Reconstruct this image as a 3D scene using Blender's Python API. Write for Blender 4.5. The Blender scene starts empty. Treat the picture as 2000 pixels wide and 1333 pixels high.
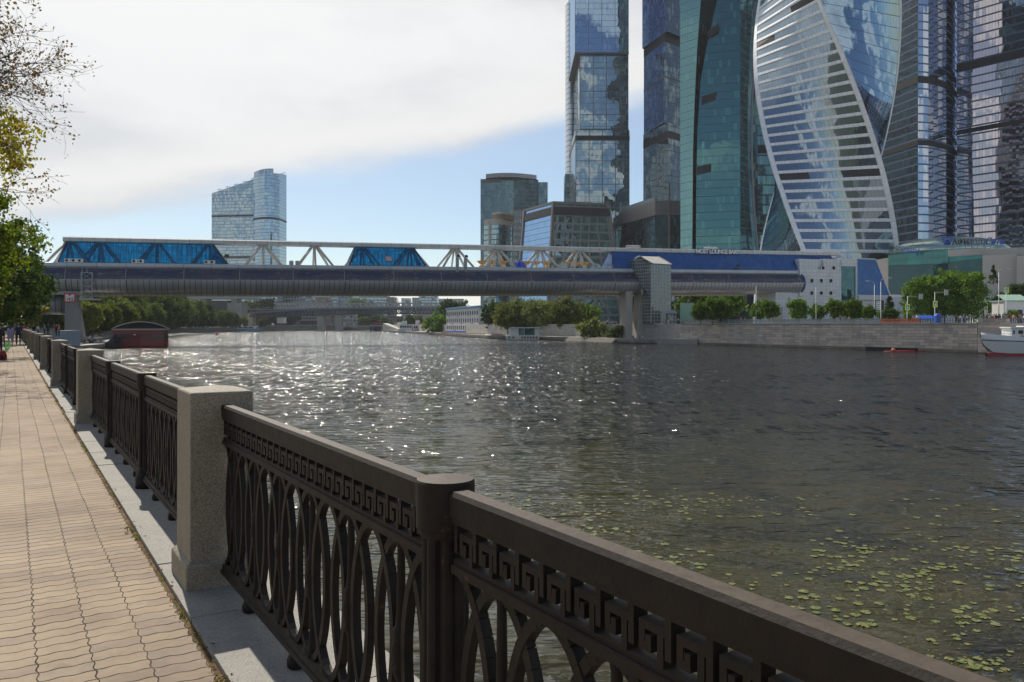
import bpy, bmesh, math, random
from mathutils import Vector, Matrix, noise
R = math.radians
sc = bpy.context.scene
C = bpy.data.collections.new("scene"); sc.collection.children.link(C)
F = 1600.0; HY = 635.0; EYE = 1.65; WATER = -3.35; RB = 1.9
# ---------------- camera
cam = bpy.data.cameras.new("camera"); cam.sensor_width = 36; cam.lens = 36*F/2000
cam.shift_y = -(666.5-HY)/2000; cam.clip_start = .05; cam.clip_end = 12000
co = bpy.data.objects.new("camera", cam); C.objects.link(co)
co.location = (0, 0, EYE); co.rotation_euler = (R(90), 0, 0); sc.camera = co
# ---------------- exposure
sc.view_settings.view_transform = 'Standard'; sc.view_settings.look = 'None'
sc.view_settings.gamma = 1; sc.view_settings.exposure = .22
sc.cycles.max_bounces = 6; sc.cycles.transparent_max_bounces = 12
sc.cycles.diffuse_bounces = 3; sc.cycles.glossy_bounces = 4
# ---------------- sun
SUN_AZ = R(-26); SUN_EL = R(47)
sl = bpy.data.lights.new("sun", 'SUN'); sl.energy = 4.4; sl.angle = R(.5); sl.color = (1, .93, .82)
so = bpy.data.objects.new("sun", sl); C.objects.link(so)
sdir = Vector((math.sin(SUN_AZ)*math.cos(SUN_EL), math.cos(SUN_AZ)*math.cos(SUN_EL), math.sin(SUN_EL)))
so.rotation_euler = (-sdir).to_track_quat('-Z', 'Y').to_euler(); so.location = (0, 0, 60)

# ---------------- node helper
class NT:
    def __init__(s, tree):
        s.t = tree; s.n = tree.nodes; s.l = tree.links
        s.n.clear()
    def new(s, typ, **kw):
        n = s.n.new(typ)
        for k, v in kw.items(): setattr(n, k, v)
        return n
    def put(s, sock, v):
        if v is None: return
        if isinstance(v, bpy.types.NodeSocket): s.l.new(v, sock)
        else:
            if isinstance(v, (tuple, list)) and len(v) == 3 and sock.type == 'RGBA': v = (*v, 1)
            sock.default_value = v
    def m(s, op, a, b=None, c=None, clamp=False):
        n = s.new('ShaderNodeMath', operation=op); n.use_clamp = clamp
        s.put(n.inputs[0], a); s.put(n.inputs[1], b); s.put(n.inputs[2], c)
        return n.outputs[0]
    def vm(s, op, a, b=None):
        n = s.new('ShaderNodeVectorMath', operation=op)
        s.put(n.inputs[0], a); s.put(n.inputs[1], b)
        return n.outputs[1] if op in ('DOT_PRODUCT', 'LENGTH') else n.outputs[0]
    def scale(s, v, f):
        n = s.new('ShaderNodeVectorMath', operation='SCALE'); s.put(n.inputs[0], v); s.put(n.inputs[3], f); return n.outputs[0]
    def xyz(s, v):
        n = s.new('ShaderNodeSeparateXYZ'); s.put(n.inputs[0], v); return n.outputs
    def vec(s, x, y, z=0.0):
        n = s.new('ShaderNodeCombineXYZ'); s.put(n.inputs[0], x); s.put(n.inputs[1], y); s.put(n.inputs[2], z); return n.outputs[0]
    def mix(s, f, a, b, blend='MIX'):
        n = s.new('ShaderNodeMix', data_type='RGBA', blend_type=blend)
        s.put(n.inputs[0], f); s.put(n.inputs[6], a); s.put(n.inputs[7], b); return n.outputs[2]
    def ss(s, x, a, b, lo=0.0, hi=1.0):
        n = s.new('ShaderNodeMapRange', interpolation_type='SMOOTHSTEP')
        s.put(n.inputs[0], x); s.put(n.inputs[1], a); s.put(n.inputs[2], b); n.inputs[3].default_value = lo; n.inputs[4].default_value = hi
        return n.outputs[0]
    def noise(s, v, scale, detail=3, rough=.5, dist=0.0, color=False):
        n = s.new('ShaderNodeTexNoise'); s.put(n.inputs['Vector'], v)
        n.inputs['Scale'].default_value = scale; n.inputs['Detail'].default_value = detail
        n.inputs['Roughness'].default_value = rough; n.inputs['Distortion'].default_value = dist
        return n.outputs[1 if color else 0]
    def white(s, v):
        n = s.new('ShaderNodeTexWhiteNoise', noise_dimensions='3D'); s.put(n.inputs[0], v); return n.outputs
    def ramp(s, f, stops):
        n = s.new('ShaderNodeValToRGB'); e = n.color_ramp.elements
        while len(e) < len(stops): e.new(.5)
        for i, (p, c) in enumerate(stops): e[i].position = p; e[i].color = (*c, 1) if len(c) == 3 else c
        s.put(n.inputs[0], f); return n.outputs[0]
    def bsdf(s, base, rough=.6, metal=0.0, normal=None, spec=None, **kw):
        n = s.new('ShaderNodeBsdfPrincipled'); s.put(n.inputs['Base Color'], base)
        s.put(n.inputs['Roughness'], rough); s.put(n.inputs['Metallic'], metal); s.put(n.inputs['Normal'], normal)
        if spec is not None: s.put(n.inputs['Specular IOR Level'], spec)
        for k, v in kw.items(): s.put(n.inputs[k], v)
        return n.outputs[0]
    def bump(s, h, dist=.01, strength=1.0, normal=None):
        n = s.new('ShaderNodeBump'); s.put(n.inputs['Height'], h); s.put(n.inputs['Distance'], dist); s.put(n.inputs['Strength'], strength); s.put(n.inputs['Normal'], normal)
        return n.outputs[0]
    def mixsh(s, f, a, b):
        n = s.new('ShaderNodeMixShader'); s.put(n.inputs[0], f); s.put(n.inputs[1], a); s.put(n.inputs[2], b); return n.outputs[0]
    def out(s, sh):
        n = s.new('ShaderNodeOutputMaterial'); s.l.new(sh, n.inputs[0])
    def coord(s, which='Object'):
        return s.new('ShaderNodeTexCoord').outputs[which]

# ---------------- world: physical sky with a cloud layer
w = bpy.data.worlds.new("World"); sc.world = w; w.use_nodes = True
n = NT(w.node_tree)
sky = n.new('ShaderNodeTexSky', sky_type='NISHITA', sun_disc=False)
sky.sun_elevation = SUN_EL; sky.sun_rotation = SUN_AZ; sky.air_density = 1.0; sky.dust_density = .15; sky.ozone_density = 2.0
d = n.coord('Generated'); dx, dy, dz = n.xyz(d)
az = n.m('DEGREES', n.m('ARCTAN2', dx, dy)) if hasattr(bpy.types, 'ShaderNodeMath') else None
el = n.m('DEGREES', n.m('ARCSINE', dz))
# plane-projected coordinates: clouds flatten and crowd towards the horizon
hz = n.m('ADD', n.m('MAXIMUM', dz, 0.0), .12)
cp = n.vec(n.m('DIVIDE', dx, hz), n.m('DIVIDE', dy, hz), 0.0)
wob = n.noise(n.vec(n.m('MULTIPLY', az, .10), n.m('MULTIPLY', el, .22), 3.0), 1.0, 5, .55)
wob2 = n.noise(n.vec(n.m('MULTIPLY', az, .035), n.m('MULTIPLY', el, .06), 9.0), 1.0, 4, .5)
edge = n.m('ADD', 12.7, n.m('MULTIPLY', az, .215))
t = n.m('ADD', n.m('SUBTRACT', el, edge), n.m('MULTIPLY', n.m('SUBTRACT', wob, .5), 3.6))
sheet = n.ss(t, -.7, 1.5)
front = n.m('MULTIPLY', n.ss(az, -115., -88.), n.ss(az, 42., 24.))   # the big sheet only hangs over this quarter of the sky
front = n.m('MULTIPLY', front, n.ss(el, 62., 40.))
sheet = n.m('MULTIPLY', sheet, front)
veil = n.m('MULTIPLY', n.m('MULTIPLY', n.ss(n.m('SUBTRACT', el, edge), -7., 1.0), front), .2)
# thin dark-grey modelling inside the sheet
shade = n.ss(n.noise(n.vec(n.m('MULTIPLY', az, .04), n.m('MULTIPLY', el, .085), 5.0), 1.0, 4, .5, .4), .36, .66)
# cumulus elsewhere
cum = n.noise(cp, 1.15, 8, .58, .25)
cumm = n.ss(cum, .505, .575)
cumm = n.m('MULTIPLY', cumm, n.ss(el, 62., 40.))
cumm = n.m('MULTIPLY', cumm, n.m('SUBTRACT', 1.0, n.m('MULTIPLY', n.ss(az, -100., -85.), n.ss(az, 45., 30.))))
lowc = n.noise(n.vec(n.m('MULTIPLY', az, .17), n.m('MULTIPLY', el, .55), 1.7), 1.0, 5, .55)
lowm = n.ss(n.m('SUBTRACT', lowc, n.m('MULTIPLY', n.m('SUBTRACT', el, 3.6), .11)), .45, .55)
lowm = n.m('MULTIPLY', lowm, n.m('MULTIPLY', n.ss(az, -18., -14.), n.ss(az, 45., 30.)))
sd = n.vm('DOT_PRODUCT', d, tuple(sdir)); sd = n.m('MAXIMUM', sd, 0.0)
glow = n.m('POWER', sd, 6.0)
base = sky.outputs[0]
shade = n.m('MULTIPLY_ADD', n.m('SUBTRACT', n.noise(n.vec(n.m('MULTIPLY', az, .16), n.m('MULTIPLY', el, .3), 2.0), 1.0, 6, .6), .5), .9, shade, clamp=True)
ccol = n.mix(shade, (5.3, 5.6, 6.0), (8.0, 8.1, 8.15))
ccol = n.mix(n.m('MULTIPLY', n.ss(t, .2, 2.2), n.ss(t, 5.0, 2.2)), ccol, (8.0, 8.0, 7.8))
ccol = n.mix(n.m('MULTIPLY', glow, 1.0, clamp=True), ccol, (10.4, 10.25, 10.0))
ccol2 = n.mix(n.ss(cum, .56, .74), (8.6, 8.7, 8.6), (5.2, 5.4, 5.8))
k = n.mix(veil, base, (8.0, 8.3, 8.4))
k = n.mix(n.m('MULTIPLY', cumm, .95), k, ccol2)
k = n.mix(n.m('MULTIPLY', lowm, .8), k, (9.2, 8.9, 8.6))
k = n.mix(n.m('MULTIPLY', sheet, .96), k, ccol)
bg = n.new('ShaderNodeBackground'); n.put(bg.inputs[0], k); bg.inputs[1].default_value = .09
ow = n.new('ShaderNodeOutputWorld'); n.l.new(bg.outputs[0], ow.inputs[0])

# ---------------- geometry helpers
def P(px, py, Y): return Vector(((px-1000)/F*Y, Y, EYE+(HY-py)/F*Y))
def X(px, Y): return (px-1000)/F*Y
def Z(py, Y): return EYE+(HY-py)/F*Y
class MB:
    """collects faces with uv (metres) and a material slot; builds one mesh object"""
    def __init__(s): s.v = []; s.f = []; s.uv = []; s.mi = []; s.smooth = []
    def quad(s, pts, uv=None, mi=0, sm=False):
        i = len(s.v); s.v += [tuple(p) for p in pts]; s.f.append(tuple(range(i, i+len(pts))))
        s.uv.append(uv or autouv(pts)); s.mi.append(mi); s.smooth.append(sm)
    def box(s, c, size, rot=None, mi=0):
        c = Vector(c); hx, hy, hz = size[0]/2, size[1]/2, size[2]/2
        p = [Vector((a*hx, b*hy, e*hz)) for e in (-1, 1) for b in (-1, 1) for a in (-1, 1)]
        if rot is not None: p = [rot @ q for q in p]
        p = [q+c for q in p]
        for q in ((0, 2, 3, 1), (4, 5, 7, 6), (0, 1, 5, 4), (2, 6, 7, 3), (0, 4, 6, 2), (1, 3, 7, 5)): s.quad([p[i] for i in q], mi=mi)
    def bx(s, x0, x1, y0, y1, z0, z1, mi=0): s.box(((x0+x1)/2, (y0+y1)/2, (z0+z1)/2), (x1-x0, y1-y0, z1-z0), mi=mi)
    def beam(s, a, b, wx, wz, mi=0, up=Vector((0, 0, 1))):
        a = Vector(a); b = Vector(b); d = b-a; L = d.length
        if L < 1e-6: return
        y = d/L; x = y.cross(up)
        if x.length < 1e-3: x = y.cross(Vector((1, 0, 0)))
        x.normalize(); z = x.cross(y)
        s.box((a+b)/2, (wx, L, wz), Matrix((x, y, z)).transposed(), mi)
    def tube(s, pts, rad, n=8, mi=0, caps=True, sm=True):
        pts = [Vector(p) for p in pts]
        rs = rad if isinstance(rad, (list, tuple)) else [rad]*len(pts)
        i0 = len(s.v); prev = None
        for i, p in enumerate(pts):
            d = (pts[min(i+1, len(pts)-1)]-pts[max(i-1, 0)])
            d = d.normalized() if d.length > 1e-9 else Vector((0, 0, 1))
            if prev is None:
                u = d.cross(Vector((0, 0, 1)));
                if u.length < 1e-3: u = d.cross(Vector((1, 0, 0)))
            else: u = prev - d*prev.dot(d)
            u.normalize(); prev = u; v = d.cross(u)
            for k in range(n):
                a = 2*math.pi*k/n; s.v.append(tuple(p+(u*math.cos(a)+v*math.sin(a))*rs[i]))
        for i in range(len(pts)-1):
            for k in range(n):
                a = i0+i*n+k; b = i0+i*n+(k+1) % n; s.f.append((a, b, b+n, a+n)); s.uv.append([(k/n, i), ((k+1)/n, i), ((k+1)/n, i+1), (k/n, i+1)]); s.mi.append(mi); s.smooth.append(sm)
        if caps:
            for r, o in ((0, 1), (len(pts)-1, 0)):
                q = [i0+r*n+k for k in range(n)]
                if o == 1: q.reverse()
                s.f.append(tuple(q)); s.uv.append([(0, 0)]*n); s.mi.append(mi); s.smooth.append(False)
    def lathe(s, prof, c=(0, 0, 0), n=16, mi=0, sm=True, caps=True):
        c = Vector(c); i0 = len(s.v)
        for r, z in prof:
            for k in range(n):
                a = 2*math.pi*k/n; s.v.append((c.x+r*math.cos(a), c.y+r*math.sin(a), c.z+z))
        for i in range(len(prof)-1):
            for k in range(n):
                a = i0+i*n+k; b = i0+i*n+(k+1) % n; s.f.append((a, b, b+n, a+n)); s.uv.append([(k/n, i), ((k+1)/n, i), ((k+1)/n, i+1), (k/n, i+1)]); s.mi.append(mi); s.smooth.append(sm)
        for r, o in ((0, 1), (len(prof)-1, 0)):
            if caps and prof[r][0] > 1e-4:
                q = [i0+r*n+k for k in range(n)]
                if o: q.reverse()
                s.f.append(tuple(q)); s.uv.append([(0, 0)]*n); s.mi.append(mi); s.smooth.append(False)
    def prism(s, out, z0, z1, mi=0, top=1, mtop=None, u0=0.0, closed=True):
        """vertical prism over a ccw outline; z1 may be a list (sloped top)"""
        nn = len(out); z1s = z1 if isinstance(z1, (list, tuple)) else [z1]*nn; u = u0
        for i in range(nn if closed else nn-1):
            a, b = out[i], out[(i+1) % nn]; j = (i+1) % nn; L = math.hypot(b[0]-a[0], b[1]-a[1])
            m_ = mi[i] if isinstance(mi, (list, tuple)) else mi
            s.quad([(a[0], a[1], z0), (b[0], b[1], z0), (b[0], b[1], z1s[j]), (a[0], a[1], z1s[i])], [(u, z0), (u+L, z0), (u+L, z1s[j]), (u, z1s[i])], m_)
            u += L
        if top:
            mt = mtop if mtop is not None else (mi if not isinstance(mi, (list, tuple)) else mi[0])
            s.quad([(p[0], p[1], z) for p, z in zip(out, z1s)], mi=mt)
    def loft(s, rings, mi=0, closed=True, sm=False, us=None):
        """rings: list of rings of 3d points, same count"""
        nn = len(rings[0])
        for a, b in zip(rings[:-1], rings[1:]):
            u = 0.0
            for i in range(nn if closed else nn-1):
                j = (i+1) % nn; L = (Vector(a[j])-Vector(a[i])).length
                m_ = mi[i] if isinstance(mi, (list, tuple)) else mi
                s.quad([a[i], a[j], b[j], b[i]], [(u, a[i][2]), (u+L, a[j][2]), (u+L, b[j][2]), (u, b[i][2])], m_, sm); u += L
    def build(s, name, mats, parent=None, loc=None, weld=False):
        me = bpy.data.meshes.new(name); me.from_pydata(s.v, [], s.f)
        uvl = me.uv_layers.new(name="UVMap")
        flat = []
        for q in s.uv:
            for a in q: flat += [a[0], a[1]]
        uvl.data.foreach_set("uv", flat)
        if not isinstance(mats, (list, tuple)): mats = [mats]
        for m_ in mats: me.materials.append(m_)
        me.polygons.foreach_set("material_index", s.mi); me.polygons.foreach_set("use_smooth", s.smooth)
        if weld:
            bm = bmesh.new(); bm.from_mesh(me); bmesh.ops.remove_doubles(bm, verts=bm.verts, dist=1e-4); bm.to_mesh(me); bm.free()
        me.update()
        o = bpy.data.objects.new(name, me); C.objects.link(o)
        if parent is not None: o.parent = parent
        if loc is not None: o.location = loc
        return o
def autouv(pts):
    p = [Vector(q) for q in pts]; nrm = (p[1]-p[0]).cross(p[2]-p[0])
    if nrm.length < 1e-12: return [(0, 0)]*len(p)
    nrm.normalize()
    if abs(nrm.z) > .8: return [(q.x, q.y) for q in p]
    t = Vector((-nrm.y, nrm.x, 0)).normalized(); return [(q.dot(t), q.z) for q in p]
def tag(o, label=None, cat=None, group=None, kind=None):
    if label: o['label'] = label
    if cat: o['category'] = cat
    if group: o['group'] = group
    if kind: o['kind'] = kind
    return o
def thing(name, label, cat, loc=(0, 0, 0), rz=0.0, group=None):
    o = bpy.data.objects.new(name, None); C.objects.link(o); o.location = loc; o.rotation_euler = (0, 0, rz); o.empty_display_size = .2
    return tag(o, label, cat, group)
KIDS = {}
def copy_tree(o, parent=None):
    c = o.copy(); C.objects.link(c)
    if parent is not None: c.parent = parent; c.matrix_parent_inverse = o.matrix_parent_inverse.copy()
    for ch in kids(o): copy_tree(ch, c)
    return c
def kids(o): return [x for x in C.objects if x.parent == o]
def dup(o, loc, rz=None, label=None, group=None, scale=None):
    c = copy_tree(o); c.location = loc
    if rz is not None: c.rotation_euler = (0, 0, rz)
    if scale is not None: c.scale = scale if isinstance(scale, (tuple, list)) else (scale,)*3
    if label: c['label'] = label
    if group: c['group'] = group
    return c
# ---------------- materials
def M(name):
    m_ = bpy.data.materials.new(name); m_.use_nodes = True
    return m_, NT(m_.node_tree)
def plain(name, col, rough=.6, metal=0.0, var=.18, scale=3.0, bump=0.0, bscale=40.0, spec=.5):
    m_, n = M(name); c = n.coord('Object')
    a = n.noise(c, scale, 5, .6)
    f = n.m('MULTIPLY_ADD', n.m('SUBTRACT', a, .5), var*2, 1.0)
    col_ = n.mix(1.0, (*col, 1), n.vec(f, f, f), 'MULTIPLY')
    nm = n.bump(n.noise(c, bscale, 4, .6), bump, 1.0) if bump else None
    n.out(n.bsdf(col_, rough, metal, nm, spec)); return m_
def facade(name, tint=(.55, .68, .85), refl=.6, inner=(.02, .03, .04), pw=1.5, ph=3.6, mw=.08, mh=.1, mull=(.1, .1, .11), big=(0, 0), bw=.3, band=0.0, bandcol=None,
           tilt=.02, wave=.02, wscale=.12, blinds=.12, blindcol=(.35, .37, .36), rough=.02):
    """curtain wall: panes with their own small tilt, mullions, optional wide piers every big[0] panes and floor bands"""
    m_, n = M(name)
    uv = n.coord('UV'); u, v, _ = n.xyz(uv)
    cu = n.m('DIVIDE', u, pw); cv = n.m('DIVIDE', v, ph)
    iu = n.m('FLOOR', cu); iv = n.m('FLOOR', cv)
    fu = n.m('MULTIPLY', n.m('SUBTRACT', cu, iu), pw); fv = n.m('MULTIPLY', n.m('SUBTRACT', cv, iv), ph)
    mask = n.m('MAXIMUM', n.m('LESS_THAN', fu, mw), n.m('LESS_THAN', fv, mh))
    for ax, co_, per in ((0, u, pw), (1, v, ph)):
        if big[ax]:
            g = n.m('MODULO', n.m('ADD', co_, 1000.0*big[ax]*per), big[ax]*per)
            mask = n.m('MAXIMUM', mask, n.m('LESS_THAN', g, bw))
    rv = n.white(n.vec(iu, iv, 7.0))
    rnd = n.vm('SUBTRACT', rv[1], (.5, .5, .5))
    geo = n.new('ShaderNodeNewGeometry')
    wv = n.vm('SUBTRACT', n.noise(geo.outputs['Position'], wscale, 3, .5, 0, True), (.5, .5, .5))
    nn_ = n.vm('ADD', geo.outputs['Normal'], n.vm('ADD', n.scale(rnd, tilt*2), n.scale(wv, wave*2)))
    nn_ = n.vm('NORMALIZE', nn_)
    gl = n.new('ShaderNodeBsdfGlossy'); n.put(gl.inputs[0], tint); gl.inputs[1].default_value = rough; n.put(gl.inputs['Normal'], nn_)
    inn = n.mix(n.m('MULTIPLY', n.m('GREATER_THAN', rv[0], 1-blinds), .8), inner, blindcol)
    df = n.bsdf(inn, .7)
    fr = n.new('ShaderNodeFresnel'); fr.inputs[0].default_value = 1.5; n.put(fr.inputs['Normal'], nn_)
    fac = n.m('ADD', n.m('MULTIPLY', fr.outputs[0], .6), refl, clamp=True)
    gs = n.mixsh(fac, df, gl.outputs[0])
    sh = n.mixsh(mask, gs, n.bsdf(mull, .45, .3))
    if band:
        sh = n.mixsh(n.m('LESS_THAN', fv, band), sh, n.bsdf(bandcol, .5))
    n.out(sh); return m_
def blocks(name, col, bw, bh, joint=.02, jcol=None, var=.25, rough=.75, stain=.35, uvspace=True, warm=(1.05, .97, .9), bump=.01, grime=None):
    """coursed stone; grime: (z_low, z_high) darker weathered stone near a water line"""
    m_, n = M(name); uv = n.coord('UV'); u, v, _ = n.xyz(uv)
    b = n.new('ShaderNodeTexBrick'); n.put(b.inputs['Vector'], n.vec(u, v)); b.inputs['Scale'].default_value = 1
    b.inputs['Brick Width'].default_value = bw; b.inputs['Row Height'].default_value = bh; b.inputs['Mortar Size'].default_value = joint; b.inputs['Mortar Smooth'].default_value = .3
    b.inputs['Bias'].default_value = 0
    n.put(b.inputs['Color1'], tuple(c*(1-var) for c in col)); n.put(b.inputs['Color2'], tuple(c*(1+var)*w_ for c, w_ in zip(col, warm))); n.put(b.inputs['Mortar'], jcol or tuple(c*.45 for c in col))
    o = n.coord('Object')
    s1 = n.noise(n.vec(n.m('MULTIPLY', u, .5), n.m('MULTIPLY', v, .12)), 1.3, 6, .65)
    s2 = n.noise(o, 9.0, 5, .7)
    f = n.m('ADD', n.m('MULTIPLY', n.m('SUBTRACT', s1, .5), stain*2), n.m('ADD', 1.0, n.m('MULTIPLY', n.m('SUBTRACT', s2, .5), .5)))
    c_ = n.mix(1.0, b.outputs[0], n.vec(f, f, f), 'MULTIPLY')
    if grime:
        g = n.m('SUBTRACT', 1.0, n.ss(n.m('ADD', v, n.m('MULTIPLY', s1, .5)), grime[1], grime[0]))
        c_ = n.mix(g, c_, (.025, .026, .02))
    h = n.m('SUBTRACT', n.m('MULTIPLY', s2, .5), b.outputs[1])
    n.out(n.bsdf(c_, rough, 0, n.bump(h, bump), .3)); return m_
def leafmat(name, c0, c1, c2=None, trans=.35):
    m_, n = M(name); g = n.new('ShaderNodeNewGeometry'); r = g.outputs['Random Per Island']
    oi = n.new('ShaderNodeObjectInfo').outputs['Random']
    st = [(0, c0), (.75, c1), (1, c2 or c1)]
    col = n.ramp(r, st)
    f = n.m('MULTIPLY_ADD', oi, .5, .75)
    col = n.mix(1.0, col, n.vec(f, f, n.m('MULTIPLY', f, f)), 'MULTIPLY')
    df = n.bsdf(col, .75, 0, None, .12)
    tr = n.new('ShaderNodeBsdfTranslucent'); n.put(tr.inputs[0], n.mix(1.0, col, (1.25, 1.35, .7), 'MULTIPLY'))
    n.out(n.mixsh(trans, df, tr.outputs[0])); return m_
MAT = {}
def granite(name, col, spk=.35, rough=.7, stain=.25):
    m_, n = M(name); c = n.coord('Object')
    v = n.new('ShaderNodeTexVoronoi'); n.put(v.inputs['Vector'], c); v.inputs['Scale'].default_value = 170
    s = n.white(v.outputs['Color'])[0]
    a = n.noise(c, 2.2, 6, .65); b = n.noise(c, 30, 4, .6)
    f = n.m('ADD', n.m('ADD', 1.0, n.m('MULTIPLY', n.m('SUBTRACT', s, .5), spk*2)), n.m('ADD', n.m('MULTIPLY', n.m('SUBTRACT', a, .5), stain*2), n.m('MULTIPLY', n.m('SUBTRACT', b, .5), .3)))
    st = n.noise(n.vm('MULTIPLY', c, (6.0, 6.0, .8)), 1.0, 5, .65)
    col_ = n.mix(1.0, col, n.vec(f, f, f), 'MULTIPLY')
    col_ = n.mix(n.ss(st, .58, .75, 0., .45), col_, tuple(q*.4 for q in col))
    n.out(n.bsdf(col_, rough, 0, n.bump(n.m('ADD', s, n.m('MULTIPLY', b, 2.0)), .0015), .35)); return m_
MAT['granite'] = granite('granite_tan', (.25, .215, .16))
MAT['kerb'] = granite('granite_grey', (.265, .25, .22), .22, .75, .3)
def iron():
    m_, n = M('painted_iron'); c = n.coord('Object')
    a = n.noise(c, 3, 6, .7); b = n.noise(c, 22, 5, .7); d_ = n.noise(n.vm('ADD', c, (5, 3, 1)), 7, 6, .75)
    col = n.mix(n.ss(a, .35, .7), (.012, .009, .0068), (.023, .0165, .012))
    col = n.mix(n.ss(b, .55, .8, 0, .5), col, (.042, .031, .023))
    ru = n.ss(n.m('ADD', d_, n.m('MULTIPLY', b, .25)), .77, .86)
    col = n.mix(n.m('MULTIPLY', ru, .8), col, (.13, .05, .022))
    g = n.new('ShaderNodeNewGeometry'); nz = n.xyz(g.outputs['Normal'])[2]
    col = n.mix(n.m('MULTIPLY', n.ss(nz, .6, .95), n.ss(b, .2, .6, .45, .8)), col, (.1, .078, .058))   # worn, dusty upper faces
    n.out(n.bsdf(col, n.m('MULTIPLY_ADD', b, .3, .45), .0, n.bump(n.m('ADD', b, n.m('MULTIPLY', a, 2.0)), .0025), .22)); return m_
MAT['iron'] = iron()
MAT['white'] = plain('white_paint', (.7, .7, .68), .45, 0, .12, .8)
MAT['white2'] = plain('white_panels', (.52, .54, .56), .5, 0, .1, .6)
MAT['grey'] = plain('grey_metal', (.3, .31, .32), .45, .2, .15, 1)
MAT['dark'] = plain('dark_metal', (.03, .032, .036), .45, .3, .2, 1)
MAT['black'] = plain('black_void', (.008, .008, .009), .8, 0, .2, 1)
MAT['concrete'] = plain('concrete', (.4, .37, .32), .85, 0, .22, .35, .004, 12)
MAT['concrete_grey'] = plain('concrete_grey', (.27, .265, .25), .85, 0, .3, .25, .004, 12)
MAT['red'] = plain('red_paint', (.16, .018, .016), .4, 0, .35, .5)
MAT['signred'] = plain('sign_red', (.55, .03, .03), .45, 0, .1, 2)
MAT['blue'] = plain('blue_paint', (.03, .1, .45), .35, 0, .1, 2)
MAT['lime'] = plain('lime_yellow', (.55, .75, .03), .5, 0, .05, 2)
MAT['orange'] = plain('orange_net', (.4, .08, .03), .7, 0, .2, 2)
MAT['bark'] = plain('bark', (.055, .042, .032), .9, 0, .4, 6, .01, 25)
MAT['soil'] = plain('soil', (.09, .07, .045), .95, 0, .4, 6, .01, 30)
MAT['skin'] = plain('skin', (.5, .3, .21), .55, 0, .06, 3)
MAT['hair'] = plain('hair', (.03, .02, .013), .6, 0, .3, 8)
MAT['beige'] = plain('beige_render', (.44, .41, .36), .8, 0, .12, .08)
MAT['leaf'] = leafmat('linden_leaves', (.05, .085, .015), (.14, .2, .03), (.24, .2, .035), .5)
MAT['leaf_dark'] = leafmat('dark_leaves', (.02, .043, .014), (.065, .105, .025))
MAT['leaf_dry'] = leafmat('dry_leaves', (.1, .045, .015), (.2, .11, .03), (.14, .15, .03), .4)
MAT['leaf_yel'] = leafmat('yellowing_leaves', (.13, .13, .018), (.28, .25, .035), (.3, .18, .035), .5)
MAT['leaf_turn'] = leafmat('turning_leaves', (.07, .095, .015), (.15, .18, .03), (.2, .15, .03), .45)
MAT['leaf_wood'] = leafmat('wood_leaves', (.035, .065, .014), (.11, .155, .03), (.16, .17, .04))
MAT['leaf_willow'] = leafmat('willow_leaves', (.075, .09, .025), (.17, .195, .055), (.22, .23, .07))
MAT['leaf_fresh'] = leafmat('fresh_leaves', (.05, .1, .01), (.12, .2, .022), (.17, .24, .03))
# ---------------- setting
TH = math.atan2(978, 1600)
RDx, RDy = -math.sin(TH), math.cos(TH); RNx, RNy = math.cos(TH), math.sin(TH)
def RL(s, o, z=0.0): return Vector((RDx*s+RNx*o, RDy*s+RNy*o, z))
def flat(name, pts, z, mat, kind='structure'):
    b = MB(); b.quad([(p[0], p[1], z) for p in pts]); return tag(b.build(name, mat), kind=kind)
def land(name, pts, z, mtop, mside, zb=-7):
    b = MB(); b.prism(pts, zb, z, 0, 1, 1); return tag(b.build(name, [mside, mtop]), kind='structure')
def area2(p): return sum(p[i][0]*p[(i+1) % len(p)][1]-p[(i+1) % len(p)][0]*p[i][1] for i in range(len(p)))
def ccw(p): return p if area2(p) > 0 else p[::-1]
MAT['gravel'] = plain('ground_cover', (.06, .07, .035), .95, 0, .4, .05, .02, 4)
MAT['plaza'] = plain('plaza_paving', (.3, .29, .27), .85, 0, .15, .2)
MAT['emb'] = blocks('embankment_granite', (.44, .4, .36), 1.9, .55, .03, None, .22, .8, .4, grime=(-2.6, -3.2))
MAT['emb_light'] = blocks('pale_embankment_stone', (.4, .4, .38), 2.2, .7, .02, None, .12, .8, .3)
MAT['emb_far'] = blocks('far_embankment_stone', (.22, .215, .2), 2.2, .7, .02, None, .2, .8, .4, grime=(-2.4, -3.2))
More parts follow.
